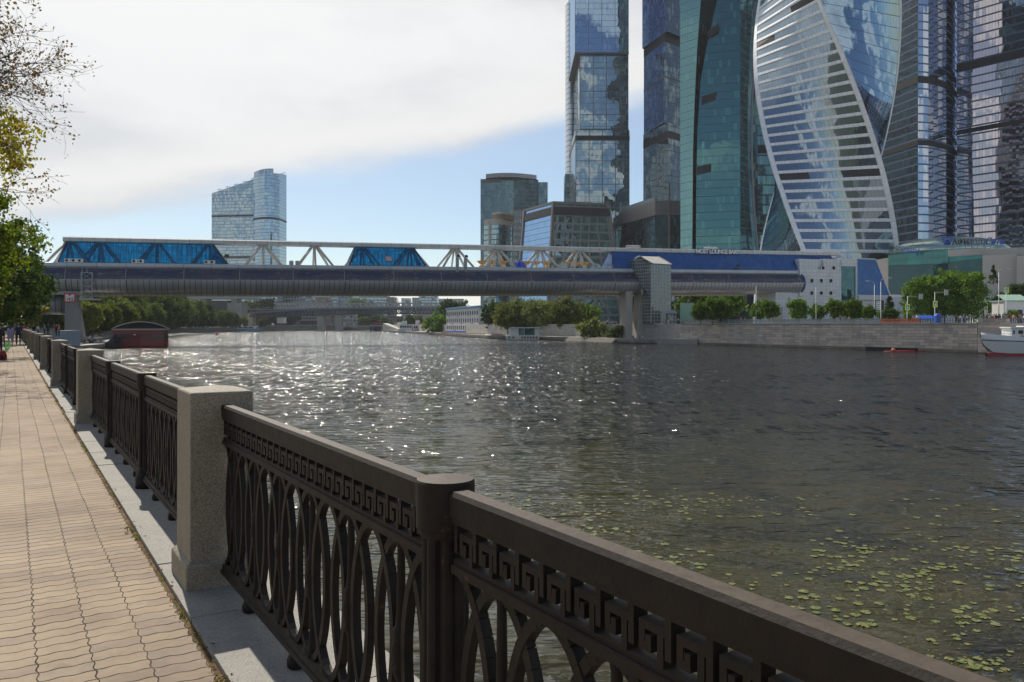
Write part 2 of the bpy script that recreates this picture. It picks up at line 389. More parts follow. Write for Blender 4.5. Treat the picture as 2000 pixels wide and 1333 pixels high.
# river
def water():
    m_, n = M('river_water'); c = n.coord('Object'); x, y, _ = n.xyz(c)
    big = n.noise(n.vec(n.m('MULTIPLY', x, .5), y), .035, 3, .5, .6)
    off = n.m('ADD', n.m('MULTIPLY', x, RNx), n.m('MULTIPLY', y, RNy))
    along = n.m('ADD', n.m('MULTIPLY', x, RDx), n.m('MULTIPLY', y, RDy)); expo = n.m('MULTIPLY_ADD', along, .25, off)   # exposure to the wind grows away from the sheltered bank
    calm = n.m('MULTIPLY', n.ss(big, .36, .64, .75, 1.3), n.ss(expo, 8., 50., .75, 1.35))
    gust = n.ss(n.noise(n.vec(n.m('MULTIPLY', x, .6), y), .22, 3, .6), .35, .68, .65, 1.3); calm = n.m('MULTIPLY', calm, gust)
    def height(dx, dy):
        v1 = n.vec(n.m('MULTIPLY', n.m('ADD', x, dx), .45), n.m('ADD', y, dy), 0.0)
        a = n.noise(v1, .5, 1, .5); b = n.noise(n.vm('ADD', v1, (7, 3, 0)), 1.6, 2, .55, .3); e = n.noise(v1, 5.0, 2, .5)
        l = n.noise(n.vm('ADD', v1, (3, 11, 0)), .17, 1, .5)
        return n.m('ADD', n.m('MULTIPLY_ADD', l, .8, n.m('MULTIPLY', a, WA)), n.m('ADD', n.m('MULTIPLY', b, WB), n.m('MULTIPLY', e, WC)))
    WA, WB, WC = .46, .36, .05
    ep = .03; h0 = height(0.0, 0.0); hx = height(ep, 0.0); hy = height(0.0, ep)
    # wave slopes by finite differences, so that far waves keep their steepness
    sx = n.m('MULTIPLY', n.m('DIVIDE', n.m('SUBTRACT', h0, hx), ep), calm); sy = n.m('MULTIPLY', n.m('DIVIDE', n.m('SUBTRACT', h0, hy), ep), calm)
    fa = n.xyz(n.noise(n.vec(n.m('MULTIPLY', x, 2.1), n.m('MULTIPLY', y, .45), 2.0), 1.0, 2, .55, 0, True))
    far_ = n.m('MULTIPLY', n.ss(expo, 14., 46., 0., 1.), calm)
    sx = n.m('ADD', sx, n.m('MULTIPLY', n.m('MULTIPLY', n.m('SUBTRACT', fa[0], .5), 1.5), far_)); sy = n.m('ADD', sy, n.m('MULTIPLY', n.m('MULTIPLY', n.m('SUBTRACT', fa[1], .5), 2.7), far_))
    nm = n.vm('NORMALIZE', n.vec(sx, sy, 1.0))
    weed = n.noise(c, .16, 6, .65, 1.0)
    col = n.mix(n.ss(weed, .45, .68), (.05, .045, .018), (.014, .014, .009))
    near = n.ss(n.m('ADD', n.m('MULTIPLY', x, RNx), n.m('MULTIPLY', y, RNy)), 5., 45.)
    col = n.mix(near, col, (.018, .02, .015))
    n.out(n.bsdf(col, n.ss(expo, 10., 60., .03, .1), 0, nm, .5, IOR=1.33)); return m_
flat('river_water', [(-500, -150), (900, -150), (900, 1400), (-500, 1400)], WATER, water())
flat('terrain', [(-2500, -2500), (2500, -2500), (2500, 2500), (-2500, 2500)], -7.2, MAT['gravel'])
q = [RL(-80, 1.62), RL(150, 1.62), (-128, 244), (-141, 290), (-198, 470), (-200, 560), (-196, 650), (-185, 720), (-142, 762), (-100, 850), (900, 1100), (2450, 1900), (2450, 2450), (-2450, 2450), (-2450, -600), RL(-80, -500)]
LB = ccw([(p[0], p[1]) for p in q])
land('near_bank_ground', LB, -.035, MAT['gravel'], MAT['emb_far'])
RBK = [(150, 60), (88, 137), (82.5, 145), (44.6, 216), (42, 228), (21, 264), (-7, 320), (-32, 412), (-76, 562), (-96, 626), (-60, 730), (260, 800), (2400, 1300), (2400, -200), (300, -60)]
land('right_bank_ground', ccw(RBK), RB, MAT['plaza'], MAT['emb_light'])
QY = [(44.6, 216.2), (44.6, 229), (21.3, 265), (-6.7, 321), (-31.7, 413), (-75, 563), (-95, 627), (-97.5, 618), (-34, 398), (-9, 300), (18.5, 258), (29, 230.5), (33, 217)]
land('low_quay', ccw(QY), -2.15, MAT['concrete'], MAT['emb_far'])
LQ = [(-74.5, 131), (X(95, 140), 140), (X(205, 172), 172), (X(226, 216), 216), (X(222, 262), 262), (-129, 243.5)]
land('lower_terrace', ccw(LQ), -2.3, MAT['concrete'], MAT['emb_far'])

# pavement of wavy concrete pavers, laid in the frame of the railing
def pavers():
    m_, n = M('wavy_pavers'); c = n.coord('Object'); x, y, _ = n.xyz(c)
    wob = n.noise(c, .5, 2, .5); 
    x0 = n.m('ADD', n.m('ADD', x, 2.05), n.m('MULTIPLY', n.m('SUBTRACT', n.noise(n.vec(0.0, y, 0.0), .35, 2), .5), .03))
    col0 = n.m('DIVIDE', x0, .24)
    # zigzag side edges (each paver bulges), then wavy rows
    zz = n.m('MULTIPLY', n.m('SINE', n.m('MULTIPLY', y, 2*math.pi/.12)), .022)
    cx = n.m('ADD', col0, zz); ic = n.m('FLOOR', cx); fx = n.m('SUBTRACT', cx, ic)
    sh = n.white(n.vec(ic, 3.0, 1.0))[0]
    wv = n.m('MULTIPLY', n.m('SINE', n.m('MULTIPLY', fx, 4*math.pi)), .006)
    ry = n.m('DIVIDE', n.m('ADD', n.m('ADD', y, wv), n.m('ADD', n.m('MULTIPLY', n.m('SUBTRACT', wob, .5), .03), n.m('MULTIPLY', sh, .02))), .12)
    ir = n.m('FLOOR', ry); fy = n.m('SUBTRACT', ry, ir)
    ex = n.m('MULTIPLY', n.m('MINIMUM', fx, n.m('SUBTRACT', 1.0, fx)), .24); ey = n.m('MULTIPLY', n.m('MINIMUM', fy, n.m('SUBTRACT', 1.0, fy)), .12)
    wide = n.ss(n.noise(c, 3.0, 4, .7), .35, .75, .004, .0085)
    e = n.m('MINIMUM', n.m('MULTIPLY', ex, n.m('MULTIPLY_ADD', n.noise(n.vec(n.m('MULTIPLY', ic, 3.3), n.m('MULTIPLY', y, .9)), 1.0, 3, .6), 2.4, .55)), ey)
    jm = n.m('SUBTRACT', 1.0, n.ss(n.m('DIVIDE', e, wide), .45, 1.1))
    r = n.white(n.vec(ic, ir, 2.0)); r1 = r[0]; r2 = n.xyz(r[1])[1]
    big = n.noise(c, .45, 4, .6); big2 = n.noise(n.vm('ADD', c, (9, 4, 2)), 1.3, 4, .6)
    col = n.mix(n.ss(n.m('ADD', r1, n.m('MULTIPLY', n.m('SUBTRACT', big, .5), 1.6)), .45, .95), (.345, .268, .188), (.298, .23, .168))
    col = n.mix(n.m('MULTIPLY', n.m('GREATER_THAN', n.m('ADD', r2, n.m('MULTIPLY', n.m('SUBTRACT', big2, .5), 1.2)), .8), .6), col, (.27, .21, .168))
    col = n.mix(n.m('MULTIPLY', n.m('LESS_THAN', n.m('ADD', r2, n.m('MULTIPLY', n.m('SUBTRACT', big, .5), 1.0)), .1), .6), col, (.3, .25, .19))
    fine = n.noise(c, 160, 3, .7); med = n.noise(c, 14, 5, .7)
    f = n.m('ADD', .62, n.m('ADD', n.m('MULTIPLY', fine, .42), n.m('MULTIPLY', med, .36)))
    col = n.mix(1.0, col, n.vec(f, f, f), 'MULTIPLY')
    st_ = n.noise(n.vm('ADD', c, (3, 8, 1)), .7, 6, .7); f2 = n.m('MULTIPLY', n.ss(st_, .3, .62, .74, 1.06), n.ss(n.noise(n.vm('ADD', c, (1, 5, 9)), 5.5, 3, .6), .2, .34, .72, 1.0))
    col = n.mix(1.0, col, n.vec(f2, f2, f2), 'MULTIPLY')
    dirt = n.ss(n.m('ADD', med, n.m('MULTIPLY', big2, .8)), .95, 1.2)
    col = n.mix(n.m('MULTIPLY', dirt, .7), col, (.3, .22, .13))
    jc = n.mix(n.ss(n.noise(c, 4, 4, .65), .5, .68), (.035, .027, .02), (.2, .145, .09))
    col = n.mix(jm, col, jc)
    h = n.m('ADD', n.m('MULTIPLY', jm, -1.0), n.m('ADD', n.m('MULTIPLY', r1, .35), n.m('MULTIPLY', fine, .22)))
    n.out(n.bsdf(col, .85, 0, n.bump(h, .009), .25)); return m_
def grid_sheet(name, x0, x1, ys, mat, hfun, kind='structure', nx=1):
    b = MB()
    xs = [x0+(x1-x0)*i/nx for i in range(nx+1)]
    for a, c_ in zip(ys[:-1], ys[1:]):
        for p, q_ in zip(xs[:-1], xs[1:]):
            b.quad([(p, a, hfun(p, a)), (q_, a, hfun(q_, a)), (q_, c_, hfun(q_, c_)), (p, c_, hfun(p, c_))], [(p, a), (q_, a), (q_, c_), (p, c_)], sm=True)
    o = b.build(name, mat, weld=True); o.rotation_euler = (0, 0, TH); return tag(o, kind=kind)
rr = random.Random(4)
ys = [-12+.25*i for i in range(150)]+[26+2*i for i in range(64)]
def hp(x, y):
    return -.022+.012*(noise.noise(Vector((x*1.3, y*.9, 0))))+(.007*noise.noise(Vector((x*3, y*2.2, 4))) if x > .3 else 0)
grid_sheet('pavement', -9, .83, ys, pavers(), hp, nx=28)
def dirtm():
    m_, n = M('joint_soil'); c = n.coord('Object')
    a = n.noise(c, 9, 6, .7); b = n.noise(c, 60, 4, .7)
    col = n.ramp(a, [(.3, (.05, .038, .022)), (.5, (.15, .1, .05)), (.7, (.24, .17, .09))])
    n.out(n.bsdf(col, .95, 0, n.bump(n.m('ADD', a, b), .012), .1)); return m_
grid_sheet('soil_strip', .78, .9, ys, dirtm(), lambda x, y: -.031+.01*noise.noise(Vector((x*9, y*5, 7))), nx=2)
# granite kerb the railing stands on
b = MB(); y = -12.0; k = 0
while y < 152:
    L = 1.05+.25*rr.random(); dz = rr.uniform(-.006, .006); x0 = .868+rr.uniform(-.008, .008)
    b.bx(x0, 1.62, y+.006, y+L-.006, -.3, dz); y += L
b.bx(.9, 1.6, -12, 152, -.3, -.03)
o = b.build('kerb', MAT['kerb']); o.rotation_euler = (0, 0, TH); tag(o, kind='structure')
bv = o.modifiers.new('bevel', 'BEVEL'); bv.width = .006; bv.segments = 2; bv.limit_method = 'ANGLE'

# fallen leaves and crumbs along the joint (nobody could count them)
b = MB()
for i in range(1500):
    s_ = rr.uniform(1.5, 4.0) if i < 500 else rr.uniform(2, 40)
    o_ = rr.gauss(.845, .028 if s_ > 4.5 else .035); sz = rr.uniform(.004, .012) if rr.random() < .8 else rr.uniform(.012, .022)
    a = rr.uniform(0, 6.3); t_ = Matrix.Rotation(a, 3, 'Z') @ Matrix.Rotation(rr.uniform(-.6, .6), 3, 'X')
    c0 = Vector((o_, s_, .002+rr.random()*.008-.008))
    b.quad([c0+t_ @ Vector(p)*sz for p in ((-1, -.5, 0), (0, -.7, .25), (1, 0, 0), (0, .7, .25))])
o = b.build('leaf_litter', MAT['leaf_dry']); o.rotation_euler = (0, 0, TH); tag(o, kind='stuff')

# small weeds in the joint beside the kerb
b = MB()
for i in range(34):
    s_ = rr.uniform(2.0, 26); o_ = rr.gauss(.842, .012)
    for k in range(rr.randint(6, 16)):
        a = rr.uniform(0, 6.28); L = rr.uniform(.012, .05); p0 = Vector((o_+rr.gauss(0, .018), s_+rr.gauss(0, .05), -.03)); d_ = Vector((math.cos(a)*.6, math.sin(a)*.6, 1)).normalized(); t_ = Vector((-math.sin(a), math.cos(a), 0))*.004
        b.quad([p0-t_, p0+t_, p0+d_*L*.6+t_*.8, p0+d_*L+Vector((math.cos(a), math.sin(a), -.4))*L*.3])
o = b.build('weeds', MAT['leaf']); o.rotation_euler = (0, 0, TH); tag(o, kind='stuff')
# ---------------- embankment railing: granite pillars, cast-iron panels and posts
PS0 = 5.40; PITCH = 10.05; NP = 13
RO = 1.172
def on_rail(s, o=RO, z=0.0): return RL(s, o, z)
def make_pillar():
    t = thing('granite_pillar', '', 'pillar')
    b = MB(); hx, hy = .195, .24
    def ring(ax, ay, z): return [(-ax, -ay, z), (ax, -ay, z), (ax, ay, z), (-ax, ay, z)]
    b.loft([ring(hx, hy, .16), ring(hx-.003, hy-.003, 1.214), ring(hx-.01, hy-.01, 1.223)]); 
    top = ring(hx-.01, hy-.01, 1.223); ap = (0, 0, 1.25)
    for i in range(4): b.quad([top[i], top[(i+1) % 4], ap])
    o = b.build('shaft', MAT['granite'], t, weld=True); m_ = o.modifiers.new('bevel', 'BEVEL'); m_.width = .007; m_.segments = 2; m_.limit_method = 'ANGLE'; m_.angle_limit = R(20)
    b = MB(); b.loft([ring(hx+.03, hy+.03, -.01), ring(hx+.03, hy+.03, .148), ring(hx-.002, hy-.002, .172)]); b.quad(ring(hx-.002, hy-.002, .172))
    o = b.build('plinth', MAT['granite'], t, weld=True); m_ = o.modifiers.new('bevel', 'BEVEL'); m_.width = .01; m_.segments = 2; m_.limit_method = 'ANGLE'
    return t
PANEL = (PITCH-.48-2*.19)/3
def make_panel():
    t = thing('iron_railing', '', 'railing'); L = PANEL; h = L/2
    # local frame: x across (river +), y along
    b = MB()
    prof = [(-.033, 1.062), (.033, 1.062), (.035, 1.128), (.025, 1.141), (-.025, 1.141), (-.035, 1.128)]
    b.loft([[(x, -h, z) for x, z in prof], [(x, h, z) for x, z in prof]])
    b.quad([(x, -h, z) for x, z in prof]); b.quad([(x, h, z) for x, z in prof][::-1])
    b.bx(-.028, .028, -h, h, 1.045, 1.062)
    o = b.build('top_rail', MAT['iron'], t)
    b = MB(); n_ = 26; p = L/n_; z0, H = .918, .127; st = .0175; th = .02
    b.bx(-th, th, -h, h, z0-.0, z0+.016)
    for i in range(n_):
        y0 = -h+i*p
        def seg(ya, yb, za, zb): b.bx(-th, th, y0+ya, y0+yb, z0+za, z0+zb)
        w_ = .019
        seg(.0, w_, .016, H*.80)                    # riser
        seg(w_, p*.66, H*.80-w_, H*.80)             # top bar
        seg(p*.66-w_, p*.66, .036, H*.80-w_)        # drop
        seg(p*.33, p*.66-w_, .036, .036+w_)         # hook
        seg(p*.33, p*.33+w_*.9, .036+w_, .036+w_*1.9)
        seg(p*.80, p*.80+w_, .016+.02, H)           # hanging stroke
        seg(p*.80+w_, p, H*.80-w_, H*.80) if i < n_-1 else None
    b.build('key_frieze', MAT['iron'], t)
    b = MB(); n_ = 12; p = L/n_; 
    b.bx(-.029, .029, -h, h, .892, .918)
    za, zb = .135, .9; zc = (za+zb)/2; rz_ = (zb-za)/2; ry = p*.78
    K = 40; tw = .0165
    for i in range(n_+1):
        yc = -h+p*(i); ins = []; td = (.017, .0145)[i % 2]
        for k in range(K+1):
            a = 2*math.pi*k/K; yy = yc+ry*math.sin(a)*(1-.04*math.cos(2*a)); zz = zc+rz_*math.cos(a)
            ins.append((yy, zz))
        for (y1, z1), (y2, z2) in zip(ins[:-1], ins[1:]):
            if min(y1, y2) < -h or max(y1, y2) > h: continue
            d_ = Vector((0, y2-y1, z2-z1)).normalized(); nrm = Vector((0, -d_.z, d_.y))*tw
            r1 = [(-td, y1-nrm.y, z1-nrm.z), (-td, y1+nrm.y, z1+nrm.z), (td, y1+nrm.y, z1+nrm.z), (td, y1-nrm.y, z1-nrm.z)]
            r2 = [(-td, y2-nrm.y, z2-nrm.z), (-td, y2+nrm.y, z2+nrm.z), (td, y2+nrm.y, z2+nrm.z), (td, y2-nrm.y, z2-nrm.z)]
            b.loft([r1, r2])
    b.build('oval_lattice', MAT['iron'], t)
    prof = [(.02, .13), (.024, .16), (.017, .2), (.015, .36), (.019, .40), (.03, .42), (.031, .435), (.026, .45), (.034, .475), (.036, .51), (.028, .545), (.031, .56), (.031, .575), (.022, .59), (.017, .64), (.014, .86), (.02, .9)]
    proto = None
    for i in range(6):
        yc = -h+p*(2*i+1)
        if proto is None:
            b = MB(); b.lathe(prof, n=10); proto = b.build('baluster', MAT['iron'], t, (0, yc, 0))
        else:
            c_ = proto.copy(); C.objects.link(c_); c_.parent = t; c_.location = (0, yc, 0)
    b = MB(); b.bx(-.035, .035, -h, h, .075, .135); b.bx(-.045, .045, -h, h, .085, .105)
    b.build('bottom_rail', MAT['iron'], t)
    fp = None
    for f in (-.3, .0, .3):
        if fp is None:
            b = MB(); b.lathe([(.03, -.01), (.045, .01), (.047, .04), (.03, .076)], n=10); fp = b.build('foot', MAT['iron'], t, (0, f*L, 0))
        else:
            c_ = fp.copy(); C.objects.link(c_); c_.parent = t; c_.location = (0, f*L, 0)
    return t
def make_post():
    t = thing('railing_post', '', 'railing post')
    b = MB(); K = 40; prof = []
    i0 = []
    def ring(r, z, fl=0): return [((r-(fl*max(0, math.cos(8*a))))*math.cos(a), (r-(fl*max(0, math.cos(8*a))))*math.sin(a), z) for a in (2*math.pi*k/K for k in range(K))]
    b.loft([ring(.09, .16), ring(.076, .2, 0), ring(.076, .21, .016), ring(.074, .98, .016), ring(.076, .99)], sm=True)
    b.build('shaft', MAT['iron'], t)
    b = MB()
    for pr_ in ([(.076, .985), (.084, .995), (.084, 1.008)], [(.084, 1.008), (.0925, 1.012)], [(.0925, 1.012), (.0935, 1.155)], [(.0935, 1.155), (.09, 1.162)], [(.09, 1.162), (.0001, 1.168)]): b.lathe(pr_, n=28, caps=False)
    b.build('cap', MAT['iron'], t)
    b = MB(); b.lathe([(.105, -.01), (.105, .11), (.098, .13), (.085, .165)], n=20); b.build('base', MAT['iron'], t)
    return t
pil, pan, pst = make_pillar(), make_panel(), make_post()
used = set()
def put(proto, s, o, label, group):
    if proto.name not in used: used.add(proto.name); r = proto
    else: r = copy_tree(proto)
    r.location = RL(s, o, .002); r.rotation_euler = (0, 0, TH); r['label'] = label; r['group'] = group
    return r
ORD = ['nearest', 'second', 'third', 'fourth', 'fifth', 'sixth', 'seventh', 'eighth', 'ninth', 'tenth', 'eleventh', 'twelfth', 'thirteenth', 'fourteenth']
G1, G2, G3 = 'granite pillars of the embankment railing', 'cast iron panels of the embankment railing', 'cast iron posts of the embankment railing'
PV = ['first', 'second', 'third']
# the bay nearest the camera runs back out of the frame
for k in range(-1, NP):
    s0 = PS0+k*PITCH
    if k >= 0:
        put(pil, s0+.24, 1.145, f'speckled tan granite pillar with plinth, {ORD[k]} along the railing from the viewer', G1)
    a = s0+.48
    for j in range(3):
        s = a+PANEL/2+j*(PANEL+.19); ys_ = 1.0
        if k == -1 and j == 2: ys_ = (PS0-2.322-.095)/PANEL; s = (PS0+2.322+.095)/2
        if k == -1 and j == 1: s = 2.322-.095-PANEL/2
        if s+PANEL/2 < -.6: continue
        if k < 0: lab = 'dark iron railing section with greek key frieze in the lower right corner, closest to the viewer' if j == 2 else 'dark iron railing section cut off by the lower right picture corner'
        elif k == NP-1: lab = f'tiny far iron railing section beyond the last granite pillar'
        else: lab = f'dark iron railing section, {PV[j]} one beyond the {ORD[k]} granite pillar'
        if k == -1 and j == 2: lab = 'dark iron railing section with oval lattice between the nearest pillar and the big round post'
        if k == -1 and j == 1: lab = 'closest iron railing section, its greek key frieze running out of the lower right corner'
        q_ = put(pan, s, RO, lab, G2); q_.scale = (1, ys_, 1)
        if j < 2:
            sp = a+PANEL*(j+1)+.19*j+.095
            if k == -1: sp = 2.322 if j == 1 else -5
            if sp < -.5: continue
            lab = f'round fluted iron post, {PV[j]} one beyond the {ORD[k]} granite pillar' if k >= 0 else 'big round iron post with a flat drum cap, closest to the viewer'
            put(pst, sp, RO, lab, G3)
# ---------------- covered footbridge over the river
BA = Vector((-101.7, 187, 0)); BE = Vector((88.4, 252.5, 0)); BD = (BE-BA).normalized(); BANG = math.atan2(BD.y, BD.x)
SL = 2.45/201.0
def bs(px, off=0.0):
    """distance along the bridge of the point seen in photo column px on the line y'=off"""
    nx, ny = -BD.y, BD.x; ax = BA.x+nx*off; ay = BA.y+ny*off; t_ = (px-1000)/F
    return (t_*ay-ax)/(BD.x-t_*BD.y)
S0, S1 = bs(40), bs(1572, -2)
def rampz(o):
    for v in o.data.vertices: v.co.z += v.co.x*SL
    o.data.update(); return o
br = thing('covered_footbridge', 'long covered pedestrian bridge, blue glass pavilions on a steel tube spanning the river', 'bridge', (BA.x, BA.y, 0), BANG)
def tubeglass():
    m_, n = M('tube_glass'); uv = n.coord('UV'); u, v, _ = n.xyz(uv)
    pu = n.m('FRACT', n.m('DIVIDE', u, 1.25)); pv = n.m('FRACT', n.m('DIVIDE', v, 1.15))
    mask = n.m('MAXIMUM', n.m('LESS_THAN', pu, .12), n.m('LESS_THAN', pv, .05))
    mask = n.m('MAXIMUM', mask, n.m('LESS_THAN', n.m('FRACT', n.m('DIVIDE', u, 12.5)), .022))
    iu = n.m('FLOOR', n.m('DIVIDE', u, 1.25)); iv = n.m('FLOOR', n.m('DIVIDE', v, 1.15))
    rv = n.white(n.vec(iu, iv, 1.0)); geo = n.new('ShaderNodeNewGeometry')
    nn_ = n.vm('NORMALIZE', n.vm('ADD', geo.outputs['Normal'], n.scale(n.vm('SUBTRACT', rv[1], (.5, .5, .5)), .04)))
    ins = n.noise(n.vec(n.m('MULTIPLY', u, .11), n.m('MULTIPLY', v, .5), 0.0), 1.0, 5, .7)
    ins2 = n.noise(n.vec(n.m('MULTIPLY', u, .5), n.m('MULTIPLY', v, 1.2), 4.0), 1.0, 3, .6)
    col = n.ramp(ins, [(.3, (.006, .008, .02)), (.5, (.016, .02, .05)), (.6, (.1, .055, .04)), (.7, (.03, .05, .12))])
    col = n.mix(n.m('MULTIPLY', n.ss(ins2, .58, .68), .55), col, (.26, .22, .2))
    gl = n.new('ShaderNodeBsdfGlossy'); n.put(gl.inputs[0], (.32, .38, .58)); gl.inputs[1].default_value = .04; n.put(gl.inputs['Normal'], nn_)
    fr = n.new('ShaderNodeFresnel'); fr.inputs[0].default_value = 1.5
    sh = n.mixsh(n.m('MULTIPLY_ADD', fr.outputs[0], .45, .06, clamp=True), n.bsdf(col, .6), gl.outputs[0])
    n.out(n.mixsh(mask, sh, n.bsdf((.012, .013, .02), .4))); return m_
def cladding(name, col, seam=1.25, sc_=.05, rough=.4, big=12.5):
    m_, n = M(name); uv = n.coord('UV'); u, v, _ = n.xyz(uv)
    pu = n.m('FRACT', n.m('DIVIDE', u, seam)); mask = n.m('LESS_THAN', pu, sc_)
    if big: mask = n.m('MAXIMUM', mask, n.m('LESS_THAN', n.m('FRACT', n.m('DIVIDE', u, big)), .02))
    r = n.white(n.vec(n.m('FLOOR', n.m('DIVIDE', u, seam)), 1.0, 0.0))[0]
    d_ = n.noise(n.vec(n.m('MULTIPLY', u, 1.2), n.m('MULTIPLY', v, .4)), 1.0, 6, .65)
    f = n.m('ADD', .72, n.m('ADD', n.m('MULTIPLY', r, .14), n.m('MULTIPLY', d_, .42)))
    c_ = n.mix(1.0, col, n.vec(f, f, f), 'MULTIPLY')
    n.out(n.bsdf(n.mix(mask, c_, (.03, .03, .035)), rough, .25)); return m_
MAT['tubeglass'] = tubeglass(); MAT['clad'] = cladding('tube_cladding', (.34, .345, .36), 1.25, .1, .3); MAT['fascia'] = cladding('ledge_fascia', (.42, .45, .5), 6.2, .01, .45, 0)
MAT['ridge'] = cladding('ridge_cladding', (.5, .5, .48), 2.6, .02, .5, 0); MAT['soffit'] = cladding('bridge_soffit', (.4, .37, .31), 1.25, .06, .6, 0)
def pavglass(name, tr, body, w_):
    m_, n = M(name); uv = n.coord('UV'); u, v, _ = n.xyz(uv)
    mask = n.m('MAXIMUM', n.m('LESS_THAN', n.m('FRACT', n.m('DIVIDE', u, 1.1)), .08), n.m('LESS_THAN', n.m('FRACT', n.m('DIVIDE', v, 1.0)), .05))
    rv = n.white(n.vec(n.m('FLOOR', n.m('DIVIDE', u, 1.1)), n.m('FLOOR', v), 5.0)); geo = n.new('ShaderNodeNewGeometry')
    nn_ = n.vm('NORMALIZE', n.vm('ADD', geo.outputs['Normal'], n.scale(n.vm('SUBTRACT', rv[1], (.5, .5, .5)), .05)))
    f = n.m('MULTIPLY_ADD', rv[0], .35, .8)
    t_ = n.new('ShaderNodeBsdfTransparent'); n.put(t_.inputs[0], n.mix(1.0, tr, n.vec(f, f, f), 'MULTIPLY'))
    gl = n.new('ShaderNodeBsdfGlossy'); n.put(gl.inputs[0], (.25, .55, .85)); gl.inputs[1].default_value = .03; n.put(gl.inputs['Normal'], nn_)
    d_ = n.bsdf(n.mix(1.0, body, n.vec(f, f, f), 'MULTIPLY'), .35)
    sh = n.mixsh(w_, t_.outputs[0], d_); sh = n.mixsh(.07, sh, gl.outputs[0])
    n.out(n.mixsh(mask, sh, n.bsdf((.008, .03, .08), .4))); return m_
MAT['pav'] = pavglass('blue_pavilion_glass', (.06, .5, .72), (.0, .1, .26), .35)
MAT['pavdeep'] = pavglass('deep_blue_pavilion_glass', (.1, .35, .75), (.0, .07, .3), .8)
# tube: stadium section, near side centre (y=.9, z=12), r 2.9; glass above the middle, cladding below
YC, ZC, RT, YF = .9, 12.0, 2.9, 9.1
def arc(a0, a1, k): return [(YC-RT*math.cos(R(a)), ZC+RT*math.sin(R(a))) for a in [a0+(a1-a0)*i/k for i in range(k+1)]]
def sweep(b, sec, s0, s1, step=6.25, mi=0, sm=True):
    us = [s0]; 
    while us[-1] < s1-.01: us.append(min(s1, us[-1]+step))
    L = [0]
    for p, q_ in zip(sec[:-1], sec[1:]): L.append(L[-1]+math.hypot(p[0]-q_[0], p[1]-q_[1]))
    for ua, ub in zip(us[:-1], us[1:]):
        for i in range(len(sec)-1):
            (y0, z0), (y1, z1) = sec[i], sec[i+1]
            b.quad([(ua, y0, z0), (ub, y0, z0), (ub, y1, z1), (ua, y1, z1)], [(ua, L[i]), (ub, L[i]), (ub, L[i+1]), (ua, L[i+1])], mi, sm)
b = MB(); sweep(b, arc(0, 62, 8), S0, S1); b_ = [(2*5-y, z) for y, z in arc(62, 0, 8)]; sweep(b, b_, S0, S1)
rampz(b.build('glass_tube', MAT['tubeglass'], br, weld=True))
b = MB(); lo = arc(-90, -2, 10)
sweep(b, lo, S0, S1); sweep(b, [(10-y, z) for y, z in lo[::-1]], S0, S1)
rampz(b.build('tube_cladding', MAT['clad'], br, weld=True))
b = MB(); b.bx(S0, S1, YC-RT*math.cos(0)-.06, YC-RT+.08, ZC-.16, ZC+.02)
b.bx(S0, S1, 1.6, 8.4, 8.95, 9.12); b.bx(S0, bs(1470), 3, 7, 8.35, 8.95)
for i in range(int((S1-S0)/12.5)+1):   # ribs round the tube
    s_ = math.ceil(S0/12.5)*12.5+i*12.5
    if s_ > S1: break
    ring = [(s_, y, z) for y, z in [(YC-(RT+.05)*math.cos(R(a)), ZC+(RT+.05)*math.sin(R(a))) for a in range(-90, 63, 8)]]
    b.tube(ring, .07, 6, 0)
rampz(b.build('soffit', MAT['soffit'], br))
# ledge with sloping fascia
b = MB(); sweep(b, [(.55, 14.55), (.15, 14.75), (-.1, 15.1), (-.1, 15.85), (.25, 15.95), (9.75, 15.95), (10.1, 15.85), (10.1, 15.1), (9.45, 14.55)], S0, S1+3, sm=False)
rampz(b.build('ledge', MAT['fascia'], br))
# ridge beam
b = MB(); R0, R1 = bs(123, 4), bs(1640, 4)
sweep(b, [(3.9, 21.0), (3.6, 21.2), (3.6, 22.0), (3.9, 22.25), (6.1, 22.25), (6.4, 22.0), (6.4, 21.2), (6.1, 21.0), (3.9, 21.0)], R0, R1, sm=False)
for s_ in (R0, R1): b.quad([(s_, y, z) for y, z in ((3.9, 21.0), (3.6, 21.2), (3.6, 22.0), (3.9, 22.25), (6.1, 22.25), (6.4, 22.0), (6.4, 21.2), (6.1, 21.0))])
rampz(b.build('ridge_beam', MAT['ridge'], br))
# glass pavilions between ledge and ridge
def pavilion(p0, p1, in0, in1, mat, ends=True):
    a, c_ = bs(p0, .6), bs(p1, .6); a2, c2 = a+in0, c_-in1
    b = MB(); zb, zt = 15.95, 21.02
    for y0, y1 in ((.7, 3.7), (9.3, 6.3)): b.quad([(a, y0, zb), (c_, y0, zb), (c2, y1, zt), (a2, y1, zt)], [(a, 0), (c_, 0), (c2, 5.9), (a2, 5.9)])
    if ends:
        b.quad([(c_, .7, zb), (c_, 9.3, zb), (c2, 6.3, zt), (c2, 3.7, zt)]); b.quad([(a, .7, zb), (a, 9.3, zb), (a2, 6.3, zt), (a2, 3.7, zt)])
    o = rampz(b.build('glass_pavilion', mat, br))
    b = MB()
    for (s_, y, s2, y2) in ((a, .7, a2, 3.7), (c_, .7, c2, 3.7), (a, 9.3, a2, 6.3), (c_, 9.3, c2, 6.3)): b.beam((s_, y, zb), (s2, y2, zt), .22, .22)
    b.bx(a, c_, .62, .78, zb, zb+.14)
    rampz(b.build('pavilion_frame', MAT['dark'], o)); return o
pavilion(113, 445, 1.3, 3.4, MAT['pav']); pavilion(682, 832, 2.1, 2.5, MAT['pav']); pavilion(1196, 1640, 1.6, 1.0, MAT['pavdeep'])
